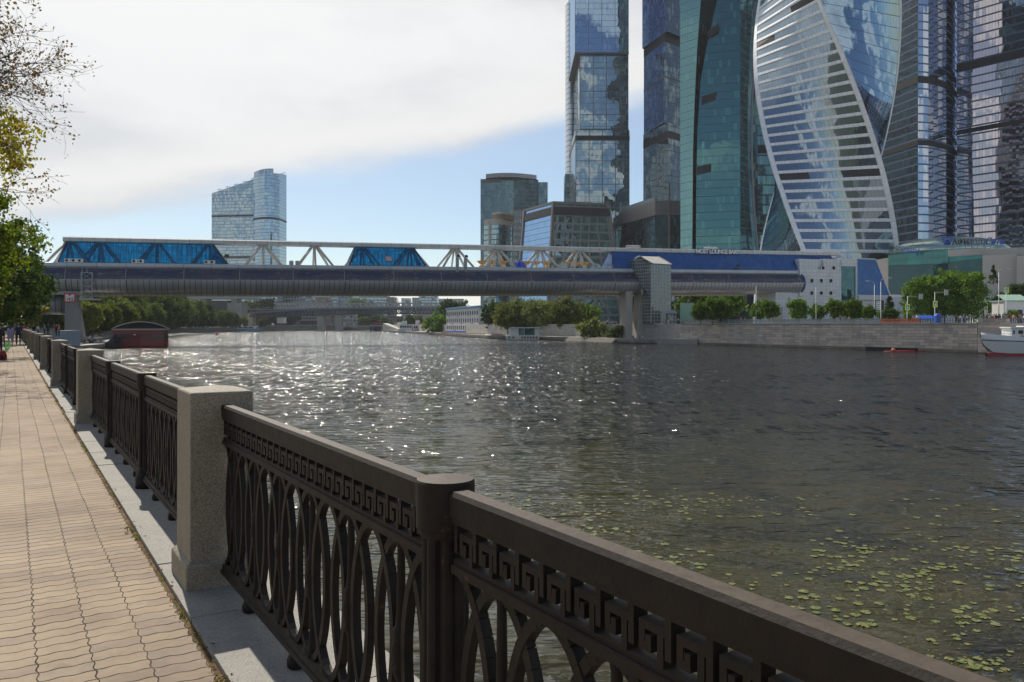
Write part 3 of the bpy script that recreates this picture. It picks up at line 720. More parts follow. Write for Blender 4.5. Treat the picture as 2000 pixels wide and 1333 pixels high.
# fans of struts
m_, n = M('strut_paint'); n.out(n.bsdf(n.mix(n.noise(n.coord('Object'), .6, 5), (.5, .46, .38), (.62, .58, .5)), .5)); MAT['strut'] = m_
for i, px in enumerate((137, 197, 307, 410, 514, 614, 707, 800, 888, 970, 1055, 1130)):
    s_ = bs(px, 5); b = MB()
    for dx, y0 in ((-4.3, 1.0), (4.3, 1.0), (-4.3, 9.0), (4.3, 9.0)):
        b.tube([(s_+dx*.12, 5+(y0-5)*.2, 21.1), (s_+dx*.98, y0, 15.9)], [.36, .3], 8)
    for y0 in (1.6, 8.4): b.tube([(s_, 5+(y0-5)*.2, 21.1), (s_, y0, 15.9)], [.28, .24], 8)
    b.bx(s_-1.0, s_+1.0, 3.95, 6.05, 20.75, 21.02)
    rampz(b.build('strut_fan', MAT['strut'], br))
# inverted fans of the far struts, their sunlit gold tone painted into the colour
m_, n = M('sunlit_strut_tone'); n.out(n.bsdf((.75, .42, .1), .35, .6)); MAT['gold'] = m_
for px in (970, 1055, 1130):
    s_ = bs(px, 8); b = MB()
    for dx in (-4.2, -1.2, 1.8):
        b.loft([[(s_+dx-.5, 7.6, 17.3), (s_+dx+.5, 7.6, 17.3), (s_+dx+.5, 8.6, 17.3), (s_+dx-.5, 8.6, 17.3)], [(s_+dx-1.3, 7.0, 18.2), (s_+dx+1.3, 7.0, 18.2), (s_+dx+1.3, 9.2, 18.2), (s_+dx-1.3, 9.2, 18.2)]])
        b.bx(s_+dx-.2, s_+dx+.2, 7.9, 8.3, 15.9, 17.3)
    rampz(b.build('sunlit_strut_fan', MAT['gold'], br))
# skylight domes
m_, n = M('clear_dome'); t_ = n.new('ShaderNodeBsdfTransparent'); n.put(t_.inputs[0], (.7, .8, .8)); g = n.new('ShaderNodeBsdfGlossy'); g.inputs[1].default_value = .05
n.out(n.mixsh(.3, t_.outputs[0], g.outputs[0])); MAT['clear'] = m_
m_, n = M('blue_dome'); n.out(n.bsdf((.01, .06, .5), .15, 0, None, .6)); MAT['bluedome'] = m_
for px, r_, mt in ((1015, 2.0, 'bluedome'), (1100, 1.5, 'clear'), (1165, 1.5, 'clear'), (1188, 1.7, 'clear')):
    s_ = bs(px, 1.9); b = MB()
    b.lathe([(r_*math.cos(R(a)), r_*math.sin(R(a))*.95) for a in range(0, 90, 10)]+[(.12, r_*.98), (.1, r_*1.15), (.001, r_*1.25)], (s_, 2.1, 15.95), 18)
    o = rampz(b.build('skylight_dome', MAT[mt], br))
    b = MB()
    for k in range(8):
        a = 2*math.pi*k/8; b.tube([(s_+math.cos(a)*(r_+.03)*math.cos(R(e)), 2.1+math.sin(a)*(r_+.03)*math.cos(R(e)), 15.95+(r_+.03)*.95*math.sin(R(e))) for e in range(0, 91, 15)], .05, 5)
    rampz(b.build('dome_ribs', MAT['white2'], o))
# ventilation ducts, rooftop pots, air conditioners, floodlights, poster
for px in (893, 909):
    s_ = bs(px, .2); b = MB(); b.tube([(s_, .1, 13.6), (s_, .1, 18.0), (s_, -.25, 18.5), (s_, -.8, 18.6)], .48, 12); o = rampz(b.build('vent_duct', MAT['white2'], br))
    b = MB(); b.lathe([(.001, 0), (.46, 0)], (0, 0, 0), 14); q_ = b.build('duct_mouth', MAT['black'], o, (s_, -.82, 18.6+s_*SL)); q_.rotation_euler = (R(90), 0, 0)
for px in (569, 581):
    s_ = bs(px, 2); b = MB(); b.lathe([(.55, 0), (.55, 1.0), (.42, 1.15), (.1, 1.2)], (s_, 2, 15.95), 14); rampz(b.build('vent_pot', MAT['beige'], br))
ac = None
for px in (132, 145, 157, 263, 276, 404, 415):
    s_ = bs(px, .35); b = MB(); b.bx(s_-.62, s_+.62, .05, .5, 15.97, 16.8)
    o = rampz(b.build('air_conditioner', MAT['white'], br)); b = MB(); b.lathe([(.3, 0), (.3, .02), (.001, .02)], (0, 0, 0), 14)
    q_ = b.build('fan_grille', MAT['dark'], o, (s_-.15, .04, 16.4+s_*SL)); q_.rotation_euler = (R(90), 0, 0)
for px, zz in ((443, 17.6), (1442, 16.9)):
    s_ = bs(px, .3); b = MB(); b.bx(s_-.5, s_+.5, .0, .6, zz, zz+.7); b.beam((s_, .4, 15.95), (s_, .4, zz), .12, .12); rampz(b.build('floodlight', MAT['dark'], br))
s_ = bs(759, 1.6); b = MB(); b.box((s_, 1.55, 17.9), (1.5, .06, 1.25), Matrix.Rotation(R(-30), 3, 'X')); o = rampz(b.build('poster', MAT['beige'], br))
b = MB(); b.box((s_, 1.62, 17.9), (1.75, .05, 1.5), Matrix.Rotation(R(-30), 3, 'X')); rampz(b.build('poster_frame', MAT['signred'], o))
# truss bits on the ridge
for px in (1237, 1388):
    s_ = bs(px, 5); b = MB(); Lh = 2.6 if px > 1300 else 3.4
    Lh = 2.4
    for y in (4.6, 5.4):
        b.beam((s_-Lh, y, 22.3), (s_+Lh, y, 22.3), .08, .08); b.beam((s_-Lh+.4, y, 23.1), (s_+Lh-.4, y, 23.1), .08, .08)
        for k in range(6): b.beam((s_-Lh+.8*k, y, 22.3), (s_-Lh+.8*k+.4, y, 23.1), .06, .06); b.beam((s_-Lh+.8*k+.4, y, 23.1), (s_-Lh+.8*k+.8, y, 22.3), .06, .06)
    rampz(b.build('roof_truss', MAT['white'], br))
# near river pier (concrete, leaning), with cross head
b = MB()
def pier(b, s0, s1, y0, y1, zb, zt, ds0=0.0, ds1=0.0, dy=0.0):
    b.loft([[(s0, y0, zb), (s1, y0, zb), (s1, y1, zb), (s0, y1, zb)], [(s0+ds0, y0+dy, zt), (s1+ds1, y0+dy, zt), (s1+ds1, y1+dy, zt), (s0+ds0, y1+dy, zt)]])
sA = bs(125, -1); sB = bs(166, -1)
pier(b, sA, sB, -.9, 3.2, -4, 9.2, 0.2, -1.9); b.bx(sA-5, sB-.4, -1.0, 10, 8.5, 9.3)
b.build('concrete_pier', MAT['concrete_grey'], br)
b = MB(); sx = bs(148, -2); b.bx(sx+.6, sx+3.4, -4, -1.6, -2.4, 0.4); 
# lower ribbed stair tube left of the pier
b = MB(); c0 = bs(70, 2)
for i in range(1): b.tube([(c0-14, 3, 6.3), (sA-.2, 3, 6.3)], 2.3, 18, 0)
o = b.build('stair_tube', MAT['clad'], br)
for pol, uvs in ((p, None) for p in o.data.polygons):
    for li in pol.loop_indices:
        v = o.data.vertices[o.data.loops[li].vertex_index].co; o.data.uv_layers[0].data[li].uv = (v.x, v.z)
# service ladder cage hung on the tube
b = MB(); x0, x1 = bs(160, -2.5), bs(181, -2.5)
for x in (x0, x1):
    for y in (-3.6, -2.4): b.beam((x, y, 7.6), (x, y, 13.6), .14, .14)
for z in (7.7, 9.0, 10.4, 11.8, 13.5):
    for y in (-3.6, -2.4): b.beam((x0, y, z), (x1, y, z), .13, .13)
    for x in (x0, x1): b.beam((x, -3.6, z), (x, -2.4, z), .13, .13)
for z0, z1 in ((7.7, 9.0), (9.0, 10.4), (10.4, 11.8), (11.8, 13.5)): b.beam((x0, -3.6, z0), (x1, -3.6, z1), .08, .08); b.beam((x1, -3.6, z0), (x0, -3.6, z1), .08, .08)
b.bx(x0-.4, x1+1.5, -3.7, 0, 7.3, 7.6); b.beam((x0+.2, -3.6, 13.5), (x0+.2, -3.6, 15.4), .1, .1); b.beam((x0+1.2, -3.6, 13.5), (x0+1.2, -3.6, 15.4), .1, .1)
b.build('service_cage', MAT['grey'], br)
# far river pier: two inclined concrete legs and their base
b = MB(); p0, p1, p2, p3 = bs(1219, 0), bs(1232, 0), bs(1238, 0), bs(1266, 0)
pier(b, p0+.6, p1+.3, -.5, 3.6, -4, 11.6, -.3, .0)
pier(b, p2+.2, p3, -.5, 3.6, -4, 11.8, 2.2, 0.0)
b.bx(p0+.4, p3, -.6, 4.2, 10.2, 11.6) if False else None
b.build('concrete_pier', MAT['concrete'], br)
b = MB(); b.bx(p3, bs(1306, -1), -1.5, 9, -4, 2.0); b.bx(bs(1306, -1), bs(1312, 0), -.5, 8, 1.2, 2.3)
b.build('shaft_base', MAT['concrete'], br)
# glazed lift shaft with a peaked roof
def cage():
    m_, n = M('shaft_glass'); uv = n.coord('UV'); u, v, _ = n.xyz(uv)
    mask = n.m('MAXIMUM', n.m('LESS_THAN', n.m('FRACT', n.m('DIVIDE', u, .95)), .22), n.m('LESS_THAN', n.m('FRACT', n.m('DIVIDE', v, .95)), .18))
    rv = n.white(n.vec(n.m('FLOOR', n.m('DIVIDE', u, .95)), n.m('FLOOR', n.m('DIVIDE', v, .95)), 5.0)); geo = n.new('ShaderNodeNewGeometry')
    nn_ = n.vm('NORMALIZE', n.vm('ADD', geo.outputs['Normal'], n.scale(n.vm('SUBTRACT', rv[1], (.5, .5, .5)), .012)))
    t_ = n.new('ShaderNodeBsdfTransparent'); n.put(t_.inputs[0], (.3, .33, .33))
    gl = n.new('ShaderNodeBsdfGlossy'); n.put(gl.inputs[0], (.6, .75, .8)); gl.inputs[1].default_value = .05; n.put(gl.inputs['Normal'], nn_)
    n.out(n.mixsh(mask, n.mixsh(.35, n.mixsh(.2, t_.outputs[0], gl.outputs[0]), n.bsdf((.16, .175, .175), .4)), n.bsdf((.34, .35, .35), .4))); return m_
MAT['shaft'] = cage()
L0, L1 = bs(1264, -4), bs(1303, -4); LA = bs(1244, -1)
sz = lambda s_: s_*SL
b = MB(); y0, y1 = -6.2, -1.5
zt = Z(516, 228); zr = Z(503, 228); zb_ = Z(632, 230)
b.prism([(L0, y0), (L1, y0), (L1, y1), (L0, y1)], zb_, [zt, zt-.2, zt, zt], 0, 0)
b.loft([[(LA, -1.5, zt-4.6), (L0, y0+.3, zt-9), (L0, y1, zt-9), (LA, 1.2, zt-4.6)], [(LA-1.0, -1.5, zr-.2), (L0, y0+.3, zt), (L0, y1, zr), (LA-1, 1.2, zr)]], 0)
b.quad([(L0, y0, zt), (L0, y1, zr+.4), (L1-1.6, y1, zr+.4)]); b.quad([(LA-1.0, -1.5, zr), (L0-2.0, y0+2, zr+.5), (L0+.5, y0, zt), (L0, y1, zr)])
o = b.build('lift_shaft', MAT['shaft'], br)
b = MB(); b.quad([(L0+.6, y0-.15, zt+.25), (L1+.1, y0-.15, zt+.1), (L1-1.3, y1, zr+.75), (L0-1.2, y1, zr+.75)]); b.quad([(L0+.6, y0-.15, zt+.1), (L1+.1, y0-.15, zt-.05), (L1-1.3, y1, zr+.6), (L0-1.2, y1, zr+.6)])
for p, q_ in (((L1+.1, y0-.15, zt+.1), (L1-1.3, y1, zr+.75)), ((L0+.6, y0-.15, zt+.25), (L0-1.2, y1, zr+.75)), ((L0-1.2, y1, zr+.75), (LA-1.0, -1.5, zr))): b.beam(p, q_, .25, .25)
b.build('shaft_roof', MAT['strut'], o)
b = MB()
for k in range(9): b.bx(L0+.5, L1-.5, y0+1, y1-.4, zb_+1.9*k, zb_+1.9*k+.3)
for x in (L0+1.4, (L0+L1)/2, L1-1.4): b.beam((x, y0+.7, zb_), (x, y0+.7, zt-.4), .3, .3)
b.beam((L0+1.2, y0+1.0, zb_), (L0+1.2, y0+1.0, zt-.5), 1.6, 1.2)
b.build('stair_core', MAT['grey'], o)
# round glazed end of the tube
b = MB(); cs = S1
for k in range(12):
    a0, a1 = R(-90+15*k), R(-75+15*k)
    b.quad([(cs, YC, ZC), (cs, YC-RT*math.cos(a0), ZC+RT*math.sin(a0)), (cs+.5, YC-RT*math.cos(a1), ZC+RT*math.sin(a1))][:2]+[(cs, YC-RT*math.cos(a1), ZC+RT*math.sin(a1))])
rampz(b.build('tube_end', MAT['pavdeep'], br))
b = MB(); b.tube([(cs, YC-(RT)*math.cos(R(a)), ZC+(RT)*math.sin(R(a))) for a in range(-90, 91, 10)], .3, 8); rampz(b.build('end_rim', MAT['pavdeep'], br))
# raised letters on the ridge
def text(name, s_, size, mat, loc, rot, parent=None, depth=.05, align='CENTER', shear=0.0, spacing=1.0, bold=0.0):
    cu = bpy.data.curves.new(name, 'FONT'); cu.body = s_; cu.size = size; cu.extrude = depth; cu.align_x = align; cu.shear = shear; cu.space_character = spacing; cu.offset = bold
    t_ = bpy.data.objects.new(name, cu); C.objects.link(t_); bpy.context.view_layer.update()
    me = bpy.data.meshes.new_from_object(t_.evaluated_get(bpy.context.evaluated_depsgraph_get())); bpy.data.objects.remove(t_); bpy.data.curves.remove(cu)
    me.name = name; me.materials.clear(); me.materials.append(mat); o = bpy.data.objects.new(name, me); C.objects.link(o)
    if parent is not None: o.parent = parent
    o.location = loc; o.rotation_euler = rot; return o
MAT['mech2'] = plain('sign_board', (.1, .1, .11), .6); s_ = bs(1399, 3.5)
MAT['letter'] = plain('white_letters', (.85, .85, .85), .5, 0, .03)
tx = text('bar_lettering', 'MOST LOUNGE BAR', 1.72, MAT['letter'], (s_, 3.3, 21.02+s_*SL), (R(90), -math.atan(SL), 0), br, .1, bold=.035, spacing=.88)
b = MB(); b.bx(s_-7.1, s_+7.1, 3.45, 3.56, 20.9, 22.45); rampz(b.build('lettering_board', MAT['mech2'], br))
# clearance board on the near pier
sg = thing('clearance_sign', 'white and red bridge clearance board reading 14.5 on the near pier', 'sign', BA+BD*(bs(136, -1.3))+Vector((BD.y, -BD.x, 0))*1.15+Vector((0, 0, Z(582, 187))), BANG)
b = MB(); b.bx(-1.15, 1.15, 0, .08, -1.05, 1.05); b.build('board', MAT['signred'], sg)
b = MB(); o_ = [(-.88, -.8), (.88, -.8), (.88, .72), (.35, .72), (0, .3), (-.35, .72), (-.88, .72)]
b.quad([(x, -.012, z) for x, z in o_]); b.build('face', MAT['white'], sg)
text('numerals', '14.5', .98, MAT['black'], (0, -.02, -.66), (R(90), 0, 0), sg, .01, bold=.015, spacing=.9)

# ---------------- white end building of the bridge
eb = thing('bridge_head_building', 'white panelled bridgehead building with round porthole windows and a sloping blue glass wing', 'building', (BA.x, BA.y, 0), BANG)
def panels(name, col, w_, h_, gap=.05):
    m_, n = M(name); u, v, _ = n.xyz(n.coord('UV'))
    mask = n.m('MAXIMUM', n.m('LESS_THAN', n.m('FRACT', n.m('DIVIDE', u, w_)), gap/w_), n.m('LESS_THAN', n.m('FRACT', n.m('DIVIDE', v, h_)), gap/h_))
    r = n.white(n.vec(n.m('FLOOR', n.m('DIVIDE', u, w_)), n.m('FLOOR', n.m('DIVIDE', v, h_)), 0.0))[0]; d_ = n.noise(n.coord('Object'), .35, 6, .65)
    f = n.m('ADD', .75, n.m('ADD', n.m('MULTIPLY', r, .1), n.m('MULTIPLY', d_, .38)))
    n.out(n.bsdf(n.mix(mask, n.mix(1.0, col, n.vec(f, f, f), 'MULTIPLY'), (.12, .125, .13)), .45, .1)); return m_
MAT['panel'] = panels('white_cladding_panels', (.56, .58, .6), 1.25, 1.05, .035)
e0, e1, e2, e3 = bs(1562, -.5), bs(1643, -.5), bs(1674, -.5), bs(1735, -.5)
ze = lambda py, px=1610: Z(py, (BA+BD*bs(px)).y)
b = MB(); zbot = RB
b.prism([(e0, -.5), (e1, -.5), (e1, 12), (e0, 12)], zbot, ze(527), 0, 1); b.bx(e0+.6, e0+9, .4, 11.6, ze(527), ze(507)); b.bx(e0+9, e1+.0, -.3, 11.8, ze(527), ze(506))
b.bx(e1, e2, -.6, 12, ze(521, 1660), ze(505, 1660)); b.bx(e2-.6, e2, -.6, 12, zbot, ze(521, 1660))
w0 = bs(1515, 0); b.bx(w0, e0, -.0, 10, Z(600, 246), Z(570, 246)); b.bx(w0+3, e0, .5, 9, zbot, Z(600, 246)); b.bx(w0+4.7, e0, -.6, 0, Z(598, 246), Z(580, 246))
b.build('wall', MAT['panel'], eb)
b = MB(); b.bx(e1, e2-.6, -.3, 12, ze(592, 1660), ze(521, 1660)); b.build('stair_glazing', facade('green_stair_glass', (.2, .42, .48), .22, (.003, .03, .035), 1.6, 3.2, .07, .1, (.02, .06, .07), blinds=.05), eb)
zb2 = ze(577, 1710); zt2 = ze(507, 1690); a2 = bs(1712, -.5)
b = MB(); b.quad([(e2, -.55, zb2), (bs(1738, -.55), -.55, zb2), (a2, -.1, zt2), (e2, -.1, zt2)], [(0, 0), (10, 0), (6, 10), (0, 10)])
b.quad([(bs(1738, -.55), -.55, zb2), (bs(1758, 4), 9, zb2), (a2+1.5, 9, zt2), (a2, -.1, zt2)], [(0, 0), (9, 0), (9, 10), (0, 10)])
b.build('sloped_glazing', MAT['pavdeep'], eb)
b = MB(); b.bx(e2, a2, 0, 9, zt2, zt2+.35); b.bx(e2+.05, bs(1757, 3), -.9, 9, zb2-1.6, zb2-.0)
for q0, q1 in (((bs(1738, -.55), -.6, zb2), (a2, -.15, zt2)), ((bs(1758, 4), 8.9, zb2), (a2+1.6, 8.9, zt2))): b.beam(q0, q1, .35, .35)
b.build('wing_frame', MAT['white2'], eb)
b = MB(); b.bx(e2+.05, bs(1752, 2), 0, 9, zbot, zb2-1.6); b.build('wing_base', MAT['panel'], eb)
for px, py in ((1585.5, 549), (1604, 549), (1622.5, 549), (1585.5, 573), (1604, 573), (1622.5, 573), (1608, 524), (1629, 524)):
    s_ = bs(px, -.5); z_ = ze(py, px); yy = -.5 if py > 530 else -.3
    b = MB(); b.lathe([(.78, .0), (.78, .12), (.62, .12), (.62, .03)], n=20)
    o = b.build('porthole', MAT['white'], eb, (s_, yy, z_)); o.rotation_euler = (R(90), 0, 0)
    b = MB(); b.lathe([(.001, .05), (.63, .05)], n=20); b.build('pane', MAT['shaft'] if False else MAT['dark'], o)
text('wall_letter', 'L', 1.6, MAT['white'], (bs(1614.5, -.6), -.56, ze(577.5, 1614)), (R(90), 0, 0), eb, .04, bold=.05)
b = MB(); 
for px in (1594, 1599, 1606, 1613, 1621, 1640, 1647, 1655, 1663, 1672, 1683): 
    s_ = bs(px, 4); zz = ze(506, px); b.beam((s_, 4, zz-.4), (s_, 4, zz+random.Random(px).uniform(.5, 1.7)), .1, .1); b.bx(s_-.35, s_+.35, 3.8, 4.2, zz+.1, zz+.5)
b.beam((e0+3, 3, ze(500)), (e2, 3, ze(503)), .12, .12); b.build('roof_aerials', MAT['dark'], eb)
# ---------------- towers on the right bank and far office blocks
GB = RB
def tower_box(name_, pts, z0, z1, mats, mi, parent, top=1): 
    b = MB(); b.prism(pts, z0, z1, mi, top); return b.build(name_, mats, parent)
F_blue = facade('blue_tower_glass', (0.34, 0.49, 0.67), .62, (.01, .03, .07), 1.4, 3.7, .05, .22, (.2, .19, .19), (6, 0), .32, tilt=0.0036, wave=.035, wscale=.05)
F_grid = facade('gridded_tower_glass', (0.48, 0.59, 0.63), .5, (.012, .018, .022), 1.4, 3.7, .06, .2, (.16, .15, .15), (6, 4), .5, tilt=0.0060, wave=.09, wscale=.06)
F_dark = facade('dark_tower_glass', (0.34, 0.45, 0.50), .3, (.008, .014, .02), 1.4, 3.7, .06, .25, (.09, .09, .095), (5, 4), .4, tilt=0.0060, wave=.06)
F_teal = facade('teal_tower_glass', (0.15, 0.36, 0.37), .42, (.004, .045, .05), 1.35, 3.8, .05, .2, (.02, .07, .075), tilt=0.0036, wave=.03, wscale=.03, blinds=.1, blindcol=(.08, .25, .24))
F_teal2 = facade('pale_teal_tower_glass', (0.24, 0.48, 0.49), .5, (.01, .06, .065), 1.35, 3.8, .08, .28, (.1, .2, .2), tilt=0.0036, wave=.03, wscale=.03, blinds=.08, blindcol=(.1, .27, .26))
F_tdark = facade('dark_teal_glass', (0.12, 0.26, 0.27), .3, (.003, .016, .02), 1.35, 3.8, .05, .2, (.01, .025, .03), tilt=0.0060)
F_evo = facade('twisted_tower_glass', (0.44, 0.56, 0.66), .5, (.01, .018, .03), 1.5, 50, .07, .0, (.08, .09, .1), tilt=0.0090, wave=.1, wscale=.045, blinds=.03)
F_evo2 = facade('twisted_tower_side_glass', (0.36, 0.51, 0.65), .66, (.006, .015, .03), 1.5, 4.25, .06, .22, (.035, .05, .07), tilt=0.0054, wave=.06, wscale=.03, blinds=.02)
F_fed = facade('federation_glass', (0.66, 0.73, 0.84), .6, (.008, .012, .025), 1.5, 4.1, .05, .0, (.05, .05, .06), band=.75, bandcol=(.1, .15, .26), tilt=0.0066, wave=.06, wscale=.035, blinds=.05, blindcol=(.15, .2, .2))
F_fed2 = facade('right_tower_glass', (0.74, 0.68, 0.72), .62, (.01, .012, .022), 1.5, 4.1, .09, .0, (.09, .09, .11), band=.8, bandcol=(.11, .12, .19), tilt=0.0060, wave=.05, wscale=.025, blinds=.06, blindcol=(.15, .16, .17))
MAT['louvre'] = plain('dark_louvres', (.035, .034, .036), .6, .2, .25, .3)
MAT['mech'] = plain('grey_louvres', (.13, .13, .135), .6, .2, .2, .3)
MAT['evo_white'] = panels('white_tower_cladding', (.78, .79, .82), 1.8, 5, .05)
MAT['stone'] = panels('taupe_stone', (.2, .185, .175), 1.6, 1.2, .05)

# --- stacked box tower (blue top, gridded middle, gridded foot)
t = thing('office_tower', 'tall blue mirror glass tower of stacked shifted boxes left of the others', 'tower', (X(1176, 520), 545, GB))
def boxpart(pl, pr, Y0, depth, pyb, pyt, mat, band=None, name='glass_facade', mats2=None):
    ox, oy = t.location.x, t.location.y
    x0, x1 = X(pl, Y0)-ox, X(pr, Y0)-ox; y0 = Y0-oy; z0 = max(0, Z(pyb, Y0)-GB); z1 = Z(pyt, Y0)-GB
    o = tower_box(name, [(x0, y0), (x1, y0), (x1, y0+depth), (x0, y0+depth)], z0, z1, [mat, mats2 or mat, MAT['mech']], [0, 1, 0, 1], t)
    o.data.polygons[-1].material_index = 2; return (x0, x1, y0, depth, z0, z1)
d0 = boxpart(1124, 1229.5, 520, 60, 700, 255, F_grid)
d1 = boxpart(1132, 1227.5, 521, 58, 255, 105, F_grid)
d2 = boxpart(1123, 1228, 519, 62, 105, -330, F_blue)
def bandbox(dd, z, h, mat='louvre', pr=.12, name='louvre_band'):
    b = MB(); b.bx(dd[0]-pr, dd[1]+pr, dd[2]-pr, dd[2]+dd[3]+pr, z, z+h); return b.build(name, MAT[mat], t)
bandbox(d0, d0[5]-6.5, 3.2); bandbox(d2, d2[4]-.2, 1.0, 'mech'); bandbox(d0, d0[4]+62, 1.2, 'mech'); bandbox(d1, d1[4]+.1, .9, 'mech')
ox, oy = t.location.x, t.location.y
b = MB(); cx_ = X(1111, 600)-ox; b.prism([(cx_+3.6*math.cos(a), 600-oy-15+9*math.sin(a)) for a in [2*math.pi*k/18 for k in range(18)]], 0, Z(12, 585)-GB, 0, 1); b.build('rear_wing', facade('pale_wing_glass', (.75, .8, .85), .6, (.2, .22, .24), 1.4, 3.7, .2, .6, (.3, .31, .32)), t)
b = MB(); b.prism([(X(1104, 575)-ox, 575-oy), (d0[0], 575-oy), (d0[0], 590-oy), (X(1104, 575)-ox, 590-oy)], 0, Z(340, 575)-GB); b.build('rear_block', F_dark, t)

# --- second stacked tower, seen on its corner
t = thing('office_tower', 'dark blue stacked box tower seen on its corner beside the teal tower', 'tower', (X(1300, 490), 490, GB))
ox, oy = t.location.x, t.location.y
def corner_box(pc, pl, pr, Yc, pyb, pyt, dl=30, dr=34, mats=(F_grid, F_dark)):
    c_ = (X(pc, Yc)-ox, Yc-oy); Yl = Yc+dl; l_ = (X(pl, Yl)-ox, Yl-oy); Yr = Yc+dr*.5; r_ = (X(pr, Yr)-ox, Yr-oy)
    k_ = (l_[0]+r_[0]-c_[0], l_[1]+r_[1]-c_[1]); z0 = max(0, Z(pyb, Yc)-GB); z1 = Z(pyt, Yc)-GB
    o = tower_box('glass_facade', [l_, c_, r_, k_], z0, z1, [mats[0], mats[1], MAT['mech']], [0, 1, 1, 0], t); o.data.polygons[-1].material_index = 2
    return [l_, c_, r_, k_], z0, z1
F_slate = facade('slate_blue_glass', (.38, .52, .8), .5, (.01, .02, .04), 1.4, 3.7, .06, .22, (.12, .115, .12), (5, 5), .4, tilt=.02, wave=.05)
q0 = corner_box(1305, 1256.5, 1352, 488, 640, 240); q1 = corner_box(1297.5, 1257.5, 1352, 490, 240, 62, mats=(F_slate, F_dark)); q2 = corner_box(1303, 1254.5, 1352, 487, 62, -360, mats=(F_slate, F_dark))
def ringband(q_, z, h, pr=.15, mat='louvre'):
    cx_ = sum(p[0] for p in q_[0])/4; cy_ = sum(p[1] for p in q_[0])/4
    pts = [(cx_+(p[0]-cx_)*1.006, cy_+(p[1]-cy_)*1.006) for p in q_[0]]
    b = MB(); b.prism(pts, z, z+h); return b.build('louvre_band', MAT[mat], t)
ringband(q0, q0[2]-9, 4.2); ringband(q1, q1[2]-6, 5.5); ringband(q2, q2[1]+70, 5); ringband(q0, q0[1]+52, 1.2, mat='mech'); ringband(q1, q1[1]+27, 1.2, mat='mech')

# --- teal tower with curved dark recesses
t = thing('teal_tower', 'teal green glass tower with curved dark recesses and black louvre slots', 'tower', (X(1405, 400), 400, GB))
ox, oy = t.location.x, t.location.y
def bendwall(name, curve0, curve1, mat, Y0, Y1, zmul=None, uvoff=0):
    """wall whose two vertical edges follow px(py) curves at depth Y0, Y1"""
    b = MB(); N = 40
    for i in range(N):
        pa = 560-i*(1000/N); pb = 560-(i+1)*(1000/N)
        r = []
        for py in (pa, pb):
            z = Z(py, Y0)-GB
            r.append(((X(curve0(py), Y0)-ox, Y0-oy, z), (X(curve1(py), Y1)-ox, Y1-oy, z)))
        (a, c_), (a2, c2) = r
        L = math.hypot(X(1450, Y0)-X(1400, Y0), 0); w1 = math.hypot(c_[0]-a[0], c_[1]-a[1]); w2 = math.hypot(c2[0]-a2[0], c2[1]-a2[1])
        b.quad([a, c_, c2, a2], [(0+a[0], a[2]), (a[0]+w1, c_[2]), (a2[0]+w2, c2[2]), (a2[0], a2[2])], 0, True)
    return b.build(name, mat, t, weld=True)
import functools
def curve(pts):
    pts = sorted(pts)
    def f(y):
        if y <= pts[0][0]: (a, p), (c_, q_) = pts[0], pts[1]
        elif y >= pts[-1][0]: (a, p), (c_, q_) = pts[-2], pts[-1]
        else:
            for (a, p), (c_, q_) in zip(pts[:-1], pts[1:]):
                if a <= y <= c_: break
        return p+(q_-p)*(y-a)/(c_-a)
    return f
cl = curve([(-400, 1330), (0, 1328), (480, 1329), (560, 1329)])
c1 = curve([(-400, 1392), (-100, 1378), (0, 1370), (100, 1362), (200, 1357), (300, 1353.5), (480, 1352), (560, 1352)])
c2_ = curve([(-400, 1445), (-100, 1415), (0, 1401), (70, 1384), (160, 1368), (260, 1362), (360, 1360), (560, 1359)])
c3 = curve([(-400, 1440), (0, 1446), (240, 1446), (480, 1422), (560, 1422)])
c3 = curve([(-400, 1446), (560, 1446)])
c4 = curve([(-400, 1484), (-100, 1480), (0, 1473), (100, 1467), (200, 1464), (300, 1464), (400, 1468), (480, 1474), (560, 1480)])
c5 = curve([(-400, 1500), (-100, 1492), (0, 1484), (100, 1474), (200, 1468.5), (300, 1468), (400, 1472), (480, 1479), (560, 1486)])
bendwall('glass_facade', cl, c1, F_teal2, 400, 392)
bendwall('recess', c1, lambda y: c2_(y)+1.0, F_tdark, 392.2, 404)
bendwall('glass_facade', c2_, c3, F_teal, 391, 386)
bendwall('glass_facade', c3, lambda y: c4(y)-3.5, F_teal2, 386, 393)
bendwall('recess', lambda y: c4(y)-6, lambda y: c5(y)+.5, F_tdark, 393.2, 402)
b = MB()
for py in range(-400, 561, 12): pass
b.tube([(X(c5(py), 391)-ox, 391-oy, Z(py, 391)-GB) for py in range(560, -401, -24)], .55, 6); b.build('edge_fin', MAT['grey'], t)
# body behind the skin so the tower has its depth
b = MB(); zt_ = Z(-440, 400)-GB; b.prism([(X(1330, 402)-ox, 402-oy), (X(1480, 406)-ox, 406-oy), (X(1470, 440)-ox, 440-oy), (X(1332, 440)-ox, 440-oy)], 0, zt_); b.build('core', F_tdark, t)
for pa, pb, y0, sl in ((1383, 1405, 60, 0), (1370, 1413, 190, 0), (1361, 1418.5, 327, 0)):
    b = MB(); Yq = 389.6; 
    za, zb_ = Z(y0+8, Yq)-GB, Z(y0-8, Yq)-GB
    b.loft([[(X(pa, 391)-ox, 390.3-oy, za-1.5), (X(pb, 387)-ox, 388.3-oy, za+1), (X(pb, 387)-ox, 392-oy, za+1), (X(pa, 391)-ox, 394-oy, za-1.5)], [(X(pa, 391)-ox, 390.3-oy, zb_-1.5), (X(pb, 387)-ox, 388.3-oy, zb_+1), (X(pb, 387)-ox, 392-oy, zb_+1), (X(pa, 391)-ox, 394-oy, zb_-1.5)]])
    b.build('louvre_slot', MAT['louvre'], t)
